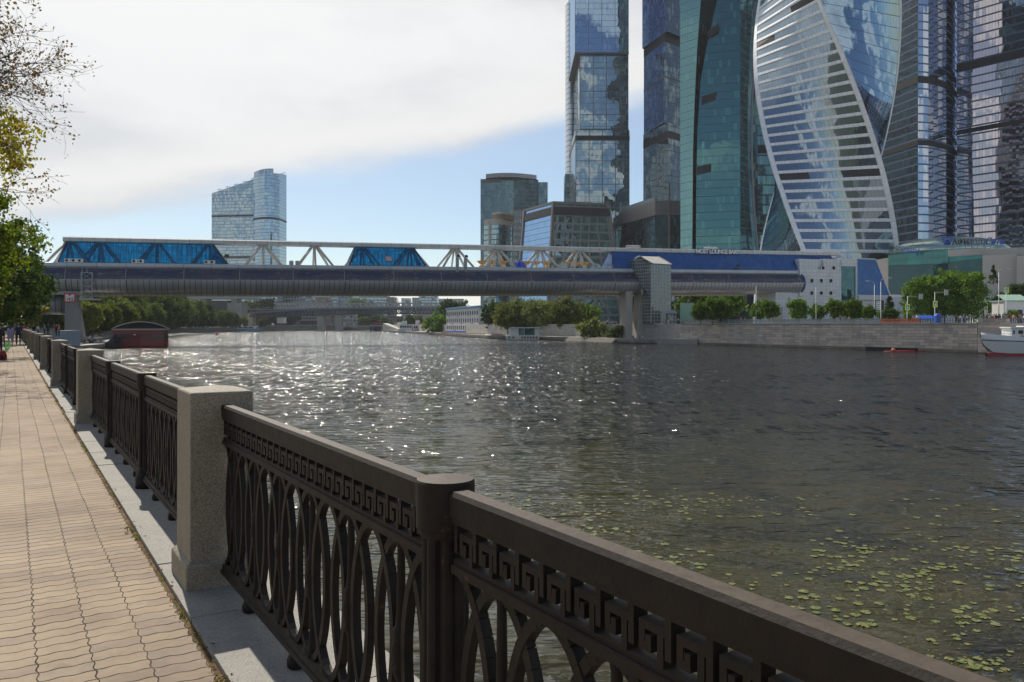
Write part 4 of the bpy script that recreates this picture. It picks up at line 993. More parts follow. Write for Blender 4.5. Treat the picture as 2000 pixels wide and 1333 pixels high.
# dark green rear wing
t2 = thing('office_tower', 'narrow dark green glass wing showing between the teal and the twisted towers', 'tower', (X(1500, 440), 440, GB))
ox, oy = t2.location.x, t2.location.y
F_green = facade('dark_green_glass', (.3, .5, .48), .32, (.006, .03, .03), 1.5, 5.2, .05, .7, (.05, .07, .07), tilt=.03, blinds=.2, blindcol=(.05, .15, .13))
tower_box('glass_facade', [(X(1462, 430)-ox, 430-oy), (X(1545, 430)-ox, 430-oy), (X(1545, 470)-ox, 470-oy), (X(1462, 470)-ox, 470-oy)], 0, Z(-10, 430)-GB, F_green, 0, t2)
b = MB(); z_ = Z(300, 430)-GB; b.bx(X(1462, 430)-ox, X(1545, 430)-ox, 429.8-oy, 431-oy, z_, z_+4); b.build('louvre_band', MAT['louvre'], t2)

# --- twisted tower
YT = 340.0; CX = 1612.0; aa = math.atan((CX-1000)/F); tc = Vector((X(CX, YT), YT, 0))
t = thing('twisted_tower', 'twisting white banded tower with spiralling white edges and blue glass sides', 'tower', (tc.x, tc.y, GB))
rtv = Vector((math.cos(aa), -math.sin(aa), 0)); rdv = Vector((math.sin(aa), math.cos(aa), 0)); RTW = 28.2
def cornr(z, k):  # z world
    ph = R(72-.80*(z-31.4)+90*k); return (rtv*math.sin(ph)-rdv*math.cos(ph))*RTW
FH = 4.0; NFL = 60
zs = [GB+FH*i for i in range(NFL+1)]
def side(k, mat, name, sub=8):
    b = MB()
    for i in range(NFL):
        for j in range(sub):
            def pt(z, f): a, c_ = cornr(z, k), cornr(z, k+1); q_ = a.lerp(c_, f); return (q_.x, q_.y, z-GB)
            f0, f1 = j/sub, (j+1)/sub; W = RTW*1.414
            b.quad([pt(zs[i], f0), pt(zs[i], f1), pt(zs[i+1], f1), pt(zs[i+1], f0)], [(W*f0, zs[i]-GB), (W*f1, zs[i]-GB), (W*f1, zs[i+1]-GB), (W*f0, zs[i+1]-GB)], 0, True)
    return b.build(name, mat, t, weld=True)
for k in range(4): side(k-1, F_evo if k % 2 == 0 else F_evo2, 'glass_facade')
for k in (-1, 1):
    b = MB()
    for i in range(NFL+1):
        z = zs[i]; 
        for z0, z1 in ((z-.05, z+1.2),):
            p = [cornr(z0, k), cornr(z0, k+1), cornr(z1, k+1), cornr(z1, k)]
            mid = (p[0]+p[1])/2; o_ = mid.normalized()*.22
            q_ = [Vector((v.x, v.y, zz-GB))+o_ for v, zz in zip(p, (z0, z0, z1, z1))]
            i_ = [Vector((v.x, v.y, zz-GB))-o_*2 for v, zz in zip(p, (z0, z0, z1, z1))]
            b.quad(q_, [(0, 0), (40, 0), (40, 1.2), (0, 1.2)]); b.quad([i_[0], i_[1], q_[1], q_[0]]); b.quad([q_[3], q_[2], i_[2], i_[3]])
    b.build('floor_bands', MAT['evo_white'], t)
for k in range(4):
    b = MB(); rings = []
    for i in range(NFL*2+1):
        z = GB+FH*i/2; c_ = cornr(z, k); nrm = c_.normalized(); tg = Vector((-nrm.y, nrm.x, 0))
        # L-shaped white edge: wraps the corner onto the banded face
        a = c_+nrm*.5; w1 = (cornr(z, k+1)-c_).normalized(); w0 = (cornr(z, k-1)-c_).normalized()
        wa, wb = (1.75, .5) if k % 2 else (.5, 1.75)
        p = [a, c_+nrm*.35+w0*wb, c_-nrm*.3+w0*wb, c_-nrm*1.0, c_-nrm*.3+w1*wa, c_+nrm*.35+w1*wa]
        rings.append([(v.x, v.y, z-GB) for v in p])
    b.loft(rings); b.build('edge_beam', MAT['evo_white'], t)
for lev, k, f0, f1 in ((16, -1, .0, .32), (16, -1, .62, 1), (31, -1, .0, .3), (33, -1, .6, 1.0), (30, 0, .28, .9), (31, 0, .28, .9)):
    b = MB(); z0, z1 = zs[lev-2]+1.25, zs[lev-1]-.05
    a0 = cornr(z0, k).lerp(cornr(z0, k+1), f0); a1 = cornr(z0, k).lerp(cornr(z0, k+1), f1); a2 = cornr(z1, k).lerp(cornr(z1, k+1), f1); a3 = cornr(z1, k).lerp(cornr(z1, k+1), f0)
    if k == 0: continue
    o_ = ((a0+a1)/2).normalized()*.16
    b.quad([Vector((v.x, v.y, z-GB))+o_ for v, z in zip((a0, a1, a2, a3), (z0, z0, z1, z1))]); b.quad([Vector((v.x, v.y, z-GB))-o_*3 for v, z in zip((a0, a1, a2, a3), (z0, z0, z1, z1))]); b.build('louvre_slot', MAT['louvre'], t)

# --- two tall blue-grey towers at the right
def curved_tower(label, pts, mats, mi, z1, bands, loc, smooth_from=None):
    t = thing('office_tower', label, 'tower', (loc[0], loc[1], GB)); pts = [(p[0]-loc[0], p[1]-loc[1]) for p in pts]
    b = MB(); b.prism(pts, 0, z1, mi, 1); o = b.build('glass_facade', mats, t)
    for z, h in bands:
        cx_ = sum(p[0] for p in pts)/len(pts); cy_ = sum(p[1] for p in pts)/len(pts)
        b = MB(); b.prism([(cx_+(p[0]-cx_)*1.008, cy_+(p[1]-cy_)*1.008) for p in pts], z, z+h); b.build('louvre_band', MAT['louvre'], t)
    return t
Yc = 400
c_ = (X(1793, Yc), Yc); l_ = (X(1700, 436), 436)
arcp = []
for i in range(13):
    f = i/12; px = 1793+(1871-1793)*math.sin(f*math.pi/2); Y = Yc+38*(1-math.cos(f*math.pi/2)); arcp.append((X(px, Y), Y))
pts = [l_]+arcp+[(X(1871, 470), 470), (X(1705, 480), 480)]
curved_tower('blue grey tower with a rounded right side, between twisted tower and right edge', pts, [F_fed], 0, 260, ((Z(154, 400)-GB-2, 3.4), (Z(278, 400)-GB-1.5, 2.6)), (X(1790, 430), 430))
Yc = 372
pts = [(X(1869, 414), 414), (X(2040, 383), 383), (X(2090, 430), 430), (X(1900, 480), 480)]
curved_tower('broad mauve blue glass tower cut off by the right picture edge', pts, [F_fed2], 0, 260, ((Z(113, 400)-GB-3, 4.0), (Z(247, 400)-GB-1, 2.2)), (X(1980, 430), 430))

# --- lower blocks
t = thing('office_block', 'slope sided office block with a blue glass flank and taupe stone grid', 'building', (X(1100, 480), 480, GB))
ox, oy = t.location.x, t.location.y
F_bl = facade('bright_blue_glass', (.35, .6, .95), .6, (.02, .08, .2), 2.2, 3.4, .08, .3, (.12, .2, .32), tilt=0.0120, wave=.05, blinds=.35, blindcol=(.15, .3, .5))
F_st = facade('stone_grid_glass', (.5, .66, .68), .42, (.01, .025, .028), 2.3, 4.9, .06, .08, (.27, .25, .235), (3, 1), 1.25, tilt=0.0200, wave=.09, blinds=.15, blindcol=(.1, .2, .19))
m_, n = M('stone_grid_facade'); u, v, _ = n.xyz(n.coord('UV'))
zb_, zt_ = 0, Z(396, 480)-GB
base = [(X(1006, 512)-ox, 512-oy), (X(1068, 478)-ox, 478-oy), (X(1218, 486)-ox, 486-oy), (X(1222, 530)-ox, 530-oy), (X(1010, 545)-ox, 545-oy)]
topp = [(X(1025, 512)-ox, 514-oy), (X(1081, 480)-ox, 480-oy), (X(1189, 487)-ox, 488-oy), (X(1195, 530)-ox, 530-oy), (X(1030, 545)-ox, 545-oy)]
# base ring is extrapolated to the ground from what shows above the bridge
b = MB(); b.loft([[(p[0], p[1], 0) for p in base], [(p[0], p[1], zt_) for p in topp]], [0, 1, 1, 1, 0]); b.quad([(p[0], p[1], zt_) for p in topp], mi=2); b.build('glass_facade', [F_bl, F_st, MAT['mech']], t)
b = MB(); 
for i in range(3):
    b.beam((*base[i], 0), (*topp[i], zt_), 1.6, 1.6)
for h0, h1, m in ((.955, .985, 0),):
    pass
b.beam((*topp[0], zt_), (*topp[1], zt_), 1.4, 1.4); b.beam((*topp[1], zt_), (*topp[2], zt_), 1.4, 1.4)
b.build('stone_frame', MAT['stone'], t)
b = MB(); lp = lambda i, f: Vector((*base[i], 0)).lerp(Vector((*topp[i], zt_)), f)
for i, j, off in ((0, 1, (-.5, -.6)), (1, 2, (.1, -.8))):
    q_ = [lp(i, .90), lp(j, .90), lp(j, .965), lp(i, .965)]; q2 = [p+Vector((off[0], off[1], 0)) for p in q_]
    b.loft([[q2[0], q2[1], q_[1], q_[0]], [q2[3], q2[2], q_[2], q_[3]]])
b.build('louvre_band', MAT['louvre'], t)

t = thing('office_block', 'dark glass podium block between the two stacked towers', 'building', (X(1270, 465), 465, GB))
ox, oy = t.location.x, t.location.y
F_pod = facade('podium_glass', (.35, .5, .55), .35, (.006, .018, .022), 1.6, 5.0, .05, .1, (.04, .045, .05), tilt=0.0200, wave=.12, blinds=.12, blindcol=(.05, .12, .12))
a, c_, e = (X(1214, 500)-ox, 500-oy), (X(1279.5, 458)-ox, 458-oy), (X(1345, 458)-ox, 458-oy)
zt_ = Z(393, 458)-GB
b = MB(); b.prism([a, c_, e, (e[0], 60), (a[0], 60)], 0, zt_-8, 0, 1); b.build('glass_facade', F_pod, t)
b = MB(); b.prism([(a[0]-.3, a[1]-.3), (c_[0], c_[1]-.4), (e[0], e[1]-.4), (e[0], 60), (a[0], 60)], zt_-8, zt_, 0, 1); b.build('parapet', MAT['stone'], t)
b = MB(); b.bx(X(1305.5, 457)-ox, X(1309, 457)-ox, 456.6-oy, 459-oy, 0, zt_+10); b.build('pier_strip', MAT['stone'], t)
b = MB(); L_ = math.hypot(c_[0]-a[0], c_[1]-a[1])
b.beam((a[0]+.5, a[1]+.5, zt_+1.2), (c_[0]-.5, c_[1]+.5, zt_+1.2), .12, 2.2); b.build('glass_parapet', MAT['shaft'], t)

t = thing('office_block', 'curved beige framed office block with a timber slatted attic', 'building', (X(980, 560), 560, GB))
ox, oy = t.location.x, t.location.y
F_g2 = facade('greenish_office_glass', (.5, .68, .72), .45, (.02, .05, .055), 1.8, 3.6, .08, .7, (.14, .18, .17), tilt=0.0120, blinds=.25, blindcol=(.12, .22, .2))
def arcpts(pl, pr, Y0, sag, k=10): return [(X(pl+(pr-pl)*i/k, Y0-sag*math.sin(math.pi*(.15+.85*i/k)))-ox, Y0-sag*math.sin(math.pi*(.15+.85*i/k))-oy) for i in range(k+1)]
A = arcpts(945, 1003, 572, 14); zt_ = Z(430, 560)-GB
b = MB(); b.prism(A+[(A[-1][0], 40), (A[0][0], 40)], 0, zt_, 0, 1); b.build('glass_facade', F_g2, t)
b = MB(); A2 = [(p[0], p[1]-.6) for p in A]; b.prism(A2+[(A[-1][0], 40), (A[0][0], 40)], zt_-3.4, zt_+.6, 0, 1)
for p in (A2[2], A2[-1]): b.bx(p[0]-.8, p[0]+.8, p[1]-.3, p[1]+2, 0, zt_)
b.build('beige_frame', MAT['beige'], t)
m_, n = M('timber_slats'); u, v, _ = n.xyz(n.coord('UV')); n.out(n.bsdf(n.mix(n.m('LESS_THAN', n.m('FRACT', n.m('DIVIDE', u, 1.6)), .45), (.33, .23, .14), (.1, .08, .06)), .7)); MAT['slats'] = m_
A3 = arcpts(961, 1003, 570, 11); b = MB(); b.prism(A3+[(A3[-1][0], 38), (A3[0][0], 38)], zt_+.6, Z(419, 560)-GB, 0, 1); b.build('timber_attic', MAT['slats'], t)
b = MB(); A4 = [(p[0], p[1]-.8) for p in A3]; b.prism(A4+[(A3[-1][0], 38), (A3[0][0], 38)], Z(419, 560)-GB, Z(414.5, 560)-GB, 0, 1); b.build('attic_roof', MAT['beige'], t)
# tapering stone pier between the two blocks
b = MB(); b.loft([[(X(992, 550)-ox, 548-oy, 0), (X(1018, 550)-ox, 548-oy, 0), (X(1018, 560)-ox, 565-oy, 0), (X(992, 560)-ox, 565-oy, 0)], [(X(1005, 550)-ox, 548-oy, Z(411, 550)-GB), (X(1022, 550)-ox, 548-oy, Z(411, 550)-GB), (X(1022, 560)-ox, 565-oy, Z(411, 550)-GB), (X(1005, 560)-ox, 565-oy, Z(411, 550)-GB)]])
b.build('stair_tower', facade('stone_window_grid', (.4, .5, .5), .3, (.02, .025, .025), 2.4, 4.4, 1.1, 2.2, (.24, .22, .2)), t)

t = thing('office_tower', 'dark slate curved office tower with a white slatted roof ring, left of the blue tower', 'tower', (X(1005, 700), 700, GB))
ox, oy = t.location.x, t.location.y
F_sl = facade('slate_glass', (.26, .44, .5), .24, (.01, .032, .04), 1.6, 3.5, .1, .35, (.15, .19, .2), tilt=0.0120, blinds=.12, blindcol=(.08, .14, .14))
A = arcpts(938.5, 1051.5, 706, 5, 14); zt_ = Z(347, 695)-GB
b = MB(); b.prism(A+[(A[-1][0], 55), (A[0][0], 55)], 0, zt_, 0, 1); b.build('glass_facade', F_sl, t)
b = MB(); b.bx(A[-1][0], X(1069.5, 706)-ox, 4, 50, 0, Z(357, 706)-GB); b.build('side_wing', F_sl, t)
A5 = arcpts(949, 1048, 704, 11, 14)
m_, n = M('white_slats'); u, v, _ = n.xyz(n.coord('UV')); n.out(n.bsdf(n.mix(n.m('LESS_THAN', n.m('FRACT', n.m('DIVIDE', u, 1.5)), .5), (.36, .38, .4), (.16, .17, .18)), .6)); MAT['wslat'] = m_
b = MB(); b.prism(A5+[(A5[-1][0], 50), (A5[0][0], 50)], zt_, zt_+3.6, 0, 1); b.build('roof_ring', MAT['wslat'], t)
b = MB(); b.prism([(p[0], p[1]-.5) for p in A[:6]]+[(A[5][0], 20), (A[0][0], 20)], zt_-3, zt_, 0, 1); b.build('cornice', MAT['mech'], t)

# --- far left office pair
t = thing('office_tower', 'pale glass office tower with a sloping crown far beyond the bridge', 'tower', (X(487, 900), 900, 0))
ox, oy = t.location.x, t.location.y
F_pale = facade('pale_office_glass', (.62, .74, .8), .5, (.1, .15, .17), 1.7, 3.6, .12, .5, (.22, .27, .28), tilt=0.0200, wave=.05, blinds=.3, blindcol=(.26, .33, .34))
F_mid = facade('blue_office_glass', (.5, .68, .82), .55, (.03, .06, .09), 1.7, 3.6, .08, .4, (.12, .18, .22), tilt=0.0120, wave=.06, blinds=.1)
W = lambda px, Y: (X(px, Y)-ox, Y-oy)
zz = lambda py, Y=900: Z(py, Y)
p = [W(413.5, 900), W(496, 894), W(500, 930), W(418, 935)]
b = MB(); b.prism(p, 0, [zz(378), zz(352), zz(352), zz(378)], 0, 1); b.build('west_block', F_pale, t)
cyl = []
for i in range(15):
    f = i/14; px = 495+(546-495)*f; Y = 895-16*math.sin(math.pi*(.1+.8*f)); cyl.append(W(px, Y))
zr_ = [zz(349+(343-349)*i/14) for i in range(15)]
b = MB(); b.prism(cyl+[W(559.5, 915), W(500, 930)], 0, zr_+[zz(337), zz(352)], [0]*14+[1, 1, 1], 1); b.build('round_front', [F_mid, F_pale], t)
cy2 = [W(496+(534-496)*i/10, 897-12*math.sin(math.pi*(.1+.8*i/10))) for i in range(11)]
b = MB(); b.prism(cy2+[W(534, 920), W(498, 920)], zz(352), [zz(339-7*i/10) for i in range(11)]+[zz(332), zz(338)], 0, 1); b.build('crown', facade('crown_glass', (.5, .62, .75), .5, (.04, .06, .08), 1.7, 10, .1, .1, (.2, .24, .28)), t)
for py in (424, 434): pass
b = MB(); z_ = zz(424.5); b.prism([(q_[0], q_[1]-.4) for q_ in (p[0], p[1])]+[p[2], p[3]], z_, z_+1.9, 0, 1); b.build('louvre_band', MAT['louvre'], t)
z_ = zz(432.5); b = MB(); b.prism([(q_[0], q_[1]-.4) for q_ in cyl]+[(W(560, 915)[0], W(560, 915)[1]), W(500, 930)], z_, z_+2, 0, 1); b.build('louvre_band', MAT['louvre'], t)
z_ = zz(506); b = MB(); b.prism([(q_[0], q_[1]-.4) for q_ in (p[0], p[1])]+[p[2], p[3]], z_, z_+3, 0, 1); b.build('louvre_band', MAT['mech'], t)
b = MB()
for px, y_ in ((428, 371), (444, 366), (460, 361), (478, 356), (493, 350), (545, 341), (553, 339)):
    q_ = W(px, 905); z0 = zz(y_); b.beam((*q_, z0-2), (*q_, z0+1.5), .4, .4); b.beam((q_[0]-2, q_[1], z0+1), (q_[0]+3, q_[1], z0+1.6), .4, .4)
b.build('roof_cranes', MAT['mech'], t)
# ---------------- vegetation
def leaf_cloud(b, rnd, centres, per, spread, size, droop=0.0):
    for c_, r_ in centres:
        for _ in range(per):
            d_ = Vector((rnd.gauss(0, 1), rnd.gauss(0, 1), rnd.gauss(0, .8)))*r_*spread
            p = Vector(c_)+d_; s_ = size*rnd.uniform(.6, 1.3)
            nrm = (d_.normalized()*.6+Vector((rnd.gauss(0, .6), rnd.gauss(0, .6), rnd.gauss(.35, .6))))
            if nrm.length < 1e-3: continue
            nrm.normalize(); t1 = nrm.orthogonal().normalized(); t1 = Matrix.Rotation(rnd.uniform(0, 6.28), 3, nrm) @ t1; t2 = nrm.cross(t1)
            t1 = (t1-Vector((0, 0, droop))).normalized()
            k = s_*.28
            b.quad([p-t1*s_*.5, p+t2*s_*.36-nrm*k*.3, p+t1*s_*.55, p-t2*s_*.36-nrm*k*.3], [(0, 0)]*4)
def crown_centres(rnd, rx, rz, zc, n_, shell=.55, lump=None, clump=1.0, flat=1.0):
    """clump centres spread through a lumpy ellipsoid, denser towards its surface"""
    out = []; sd = rnd.uniform(0, 99)
    while len(out) < n_:
        d_ = Vector((rnd.gauss(0, 1), rnd.gauss(0, 1), rnd.gauss(0, 1))).normalized()
        rr_ = rnd.uniform(shell, 1.0)**.6
        f = 1+.34*noise.noise(d_*1.7+Vector((sd, 0, 0)))+.18*noise.noise(d_*4+Vector((0, sd, 0)))
        p = Vector((d_.x*rx*rr_*f, d_.y*rx*rr_*f, zc+d_.z*rz*rr_*f))
        if p.z < zc-rz*.95*flat: continue
        out.append((p, clump*rnd.uniform(.6, 1.25)))
    return out
def limbs(b, rnd, h, r0, centres, k=9, lean=(0, 0), z0=.0, fork=.3):
    top = Vector((lean[0], lean[1], h*.8)); pts = [Vector((0, 0, z0)).lerp(top, i/6)+Vector((rnd.gauss(0, .03*h*.2), rnd.gauss(0, .03*h*.2), 0))*(i > 0) for i in range(7)]
    b.tube([(0, 0, -.15)]+pts, [r0*1.35]+[r0*(1-.8*i/6) for i in range(7)], 8)
    for c_, _ in rnd.sample(centres, min(k, len(centres))):
        f = rnd.uniform(fork, .85); s_ = pts[0].lerp(top, f); c_ = Vector(c_)
        mid = s_.lerp(c_, .5)+Vector((0, 0, -.06*h*rnd.random())); b.tube([s_, mid, c_], [r0*.4*(1.1-f), r0*.24*(1.1-f), r0*.06], 5)
def tree_kind(name, cat, h, rx, rz, zc, n_, per, size, clump, mat, seed, droop=0.0, r0=None, k=9, flat=1.0, spread=.5, trunkmat=None, shell=.5):
    rnd = random.Random(seed); t = thing(name, '', cat)
    cs = crown_centres(rnd, rx, rz, zc, n_, shell, clump=clump, flat=flat)
    b = MB(); leaf_cloud(b, rnd, cs, per, spread, size, droop); b.build('crown', mat, t)
    b = MB(); limbs(b, rnd, h, r0 or h*.022, cs, k); b.build('trunk', trunkmat or MAT['bark'], t)
    return t
FIRST = set()
def plant(proto, loc, sc_, rz, label, group):
    if proto.name not in FIRST: FIRST.add(proto.name); r = proto
    else: r = copy_tree(proto)
    r.location = loc; r.rotation_euler = (0, 0, rz); r.scale = sc_ if isinstance(sc_, tuple) else (sc_,)*3
    r['label'] = label; r['group'] = group; return r
rt = random.Random(11)
# small round trees along the far embankment
small = [tree_kind('round_tree', 'tree', 5.2, 2.25, 1.9, 3.1, 80, 26, .55, .75, MAT['leaf_fresh'], 21+i, k=6) for i in range(3)]
SM = [(1368, 590, 200, ''), (1392, 583, 204, 0), (1412, 585, 203, 0), (1484, 589, 206, 0), (1503, 588, 200, 0), (1559, 585, 196, 0), (1596, 595, 192, 0), (1631, 586, 190, 0), (1667, 586, 186, 0), (1696, 598, 182, 0)]
SL_ = ['first one right of the lift shaft', 'second from left, right of the lift shaft', 'third from left, right of the lift shaft', 'left one of the pair under the tube end', 'right one of the pair under the tube end',
       'in front of the left part of the porthole building', 'smallest one, under the portholes', 'below the porthole wall, right of the smallest one', 'in front of the stair glazing of the porthole building', 'low and pale, at the right end below the blue wing']
for i, (px, pt, Y, _) in enumerate(SM):
    h = Z(pt, Y)-RB; plant(small[i % 3], P(px, 0, Y).xy.to_3d()+Vector((0, 0, RB)), (h/5.1*.82, h/5.1*.82, h/5.1), rt.uniform(0, 6), 'round green street tree '+SL_[i], 'round trees along the far embankment')
# birches at the right
bir = [tree_kind('birch_tree', 'tree', 12, 3.2, 5.6, 6.6, 130, 40, .5, 1.0, MAT['leaf_fresh'], 31+i, droop=.6, k=10, r0=.17) for i in range(3)]
BL = ['at the left edge of the big group', 'second from the left in the big group', 'in the middle of the big group', 'tallest one right of the middle', 'at the right edge of the big group, drooping', 'behind and between the others']
for i, (px, pt, Y) in enumerate(((1790, 540, 205), (1818, 538, 208), (1845, 530, 204), (1873, 524, 207), (1897, 532, 200), (1832, 545, 214))):
    h = Z(pt, Y)-RB; plant(bir[i % 3], P(px, 0, Y).xy.to_3d()+Vector((0, 0, RB)), (h/12.2,)*3, rt.uniform(0, 6), 'tall green birch before the teal mall, '+BL[i], 'birches before the mall')
# conifers, pines and shrubs on the right
def conifer(h, r_, seed, mat):
    rnd = random.Random(seed); t = thing('spruce_tree', '', 'tree'); cs = []
    for i in range(60):
        f = rnd.random()**.8; a = rnd.uniform(0, 6.28); q_ = r_*(1-f)*rnd.uniform(.5, 1)+.1; cs.append((Vector((math.cos(a)*q_, math.sin(a)*q_, .5+f*(h-.5))), .55*(1.1-f)+.12))
    b = MB(); leaf_cloud(b, rnd, cs, 30, .5, .4, .3); b.build('crown', mat, t); b = MB(); b.tube([(0, 0, -.1), (0, 0, h*.95)], [.14, .02], 7); b.build('trunk', MAT['bark'], t); return t
c1_ = conifer(6.2, 1.9, 3, MAT['leaf_dark']); plant(c1_, Vector((X(1738, 186), 186, RB)), 1.0, 0, 'dark conical spruce beside the blue sloping wing', 'spruces on the right bank')
plant(c1_, Vector((X(1940, 250), 250, Z(556, 250))), (.8, .8, .95), 2, 'small dark spruce on the terrace before the beige mall wall', 'spruces on the right bank')
bush = [tree_kind('bush', 'bush', 2.2, 1.6, 1.2, 1.1, 46, 26, .42, .6, mt, 51+i, k=5, r0=.04) for i, mt in enumerate((MAT['leaf_fresh'], MAT['leaf_dark'], MAT['leaf_willow']))]
BU = [(1777, 614, 170, .6, 0, 'low bush left of the pedestrian sign pole'), (1742, 612, 178, .9, 1, 'dark bush at the foot of the spruce'), (1922, 600, 225, 1.2, 0, 'rounded bush beside the green roofed pavilion'), (1945, 600, 230, 1.4, 1, 'dark bush between the two pavilions'), (1962, 585, 240, 1.5, 1, 'dark bush behind the right pavilion'), (1990, 570, 235, 1.6, 1, 'dark bush on the terrace at the right edge'), (1975, 612, 190, .8, 0, 'low clipped bush before the right pavilion'), (1725, 612, 180, .7, 0, 'small bush left of the spruce')]
for i, (px, py, Y, s_, k_, lab) in enumerate(BU): plant(bush[k_], Vector((X(px, Y), Y, max(RB, Z(py+10, Y)))), s_, rt.uniform(0, 6), lab, 'bushes on the right bank')
# willows above the low quay
wil = [tree_kind('willow_tree', 'tree', 9, 4.6, 3.8, 5.6, 150, 40, .55, 1.1, MAT['leaf_willow'], 61+i, droop=.8, k=12, r0=.22) for i in range(3)]
WL = ['at the left end of the row', 'second from the left', 'in the middle of the row', 'fourth from the left', 'tallest, at the right end of the row']
for i, (px, pt, Y) in enumerate(((992, 592, 300), (1020, 588, 296), (1050, 587, 290), (1077, 590, 285), (1108, 583, 276))):
    z0 = -2.1; h = Z(pt, Y)-z0; plant(wil[i % 3], Vector((X(px, Y), Y, z0)), (h/9.3*.95, h/9.3*.95, h/9.3), rt.uniform(0, 6), 'olive green willow over the houseboat quay, '+WL[i], 'willows over the low quay')
for (px, pt, Y, w_, k_, lab, g0) in ((1153, 622, 250, 1, 2, 'big round bush on the low quay left of the bridge pier', -2.1), (1208, 636, 236, .62, 1, 'dark bush touching the bridge pier', -2.1), (1190, 650, 240, .4, 0, 'small pale bush on the quay beside the pier steps', -2.1), (1135, 596, 300, 1.4, 0, 'green tree top behind the willows, left of the pier', RB), (1150, 600, 296, 1.3, 0, 'second green tree top behind the willows', RB),
                                     (850, 616, 430, 1.5, 0, 'fresh green bush left of the white blue roofed house', -2.1), (888, 587, 470, 2.0, 1, 'green tree top behind the blue roofed house', RB), (970, 592, 330, 2, 1, 'dark tree at the right gable of the blue roofed house', RB)):
    h = Z(pt, Y)-g0; plant(bush[k_], Vector((X(px, Y), Y, g0)), (h/2.3*.95, h/2.3*.95, h/2.3), rt.uniform(0, 6), lab, 'bushes on the right bank')
# backdrop of trees beneath the tube at right
for (px, pt, Y, lab) in ((1350, 570, 262, 'dim tree under the tube right of the lift shaft'), (1385, 566, 270, 'second dim tree under the tube'), (1420, 570, 265, 'third dim tree under the tube')):
    h = Z(pt, Y)-RB; plant(small[1], Vector((X(px, Y), Y, RB)), h/5.1, rt.uniform(0, 6), lab, 'trees under the right end of the bridge')

# wooded slope on the left bank
hb = MB()
hp_ = [(-101.0, 222, 0), (-141, 300, 0), (-200, 470, 0), (-206, 560, 0), (-203, 650, 0)]
hr = [[(x-6, y, 0) for x, y, _ in hp_], [(x-40, y+12, 7) for x, y, _ in hp_], [(x-80, y+25, 17) for x, y, _ in hp_], [(x-170, y+60, 26) for x, y, _ in hp_], [(x-320, y+90, 24) for x, y, _ in hp_]]
for a, c_ in zip(hr[:-1], hr[1:]):
    for i in range(len(a)-1): hb.quad([a[i], c_[i], c_[i+1], a[i+1]], sm=True)
tag(hb.build('hills', MAT['gravel'], weld=True), kind='structure')
wood = [tree_kind('wood_tree', 'tree', 12, 4.9, 5.6, 6.2, 150, 38, .8, 1.3, mt, 71+i, k=6, r0=.25) for i, mt in enumerate((MAT['leaf_wood'], MAT['leaf_dark'], MAT['leaf_wood'], MAT['leaf_turn']))]
for w_ in wood: w_['category'] = 'tree'
WT = []
for (px, pt, Y, k_) in ((176, 612, 215, 3), (196, 598, 225, 3), (214, 606, 232, 3), (232, 590, 245, 2), (250, 612, 250, 3), (262, 596, 262, 0), (280, 606, 280, 1), (300, 598, 300, 0), (318, 606, 330, 1), (185, 578, 262, 0), (205, 572, 275, 0), (222, 578, 270, 3), (240, 566, 300, 0), (260, 572, 305, 2), (280, 568, 320, 0), (300, 572, 330, 1), (318, 578, 350, 2), (335, 584, 370, 0), (190, 562, 330, 1), (230, 560, 340, 2), (270, 560, 350, 0), (305, 562, 365, 2), (340, 572, 380, 0),
                        (334, 592, 395, 1), (352, 590, 420, 0), (366, 596, 440, 2), (352, 612, 440, 2), (372, 608, 465, 1), (388, 610, 480, 2), (402, 608, 500, 0), (416, 616, 510, 2), (382, 590, 470, 2), (398, 594, 490, 1), (428, 612, 520, 0), (442, 608, 540, 2), (452, 612, 560, 1), (464, 620, 580, 2), (476, 624, 600, 0), (562-40, 622, 660, 2)):
    WT.append((px, pt, Y, k_))
WT += [(92, 590, 222, 0), (108, 584, 228, 1), (124, 588, 226, 2), (140, 584, 232, 0), (156, 590, 236, 3), (100, 612, 214, 1), (150, 612, 222, 0), (75, 590, 225, 2)]
WLAB = {0: 'mid green', 1: 'dark green', 2: 'bright green', 3: 'yellowing'}
def slope_z(x, y):
    bx_ = None
    for (x0, y0, _), (x1, y1, _) in zip(hp_[:-1], hp_[1:]):
        if y0-20 <= y <= y1+1: bx_ = x0+(x1-x0)*(y-y0)/(y1-y0)
    if bx_ is None: bx_ = hp_[-1][0]
    d_ = bx_-x
    return max(0, min(26, (d_-6)*.2))
for i, (px, pt, Y, k_) in enumerate(WT):
    x = X(px, Y); zt_ = Z(pt, Y); z0 = max(0, min(slope_z(x, Y), zt_-10)); h = max(7, zt_-z0)*1.06
    where = 'low on the bank' if pt > 603 else ('high under the bridge tube' if pt < 575 else 'half way up the slope')
    plant(wood[k_], Vector((x, Y, z0)), (h/11.8*.95, h/11.8*.95, h/11.8), rt.uniform(0, 6), f'{WLAB[k_]} tree of the wooded left bank, {where}', 'trees of the wooded left bank')
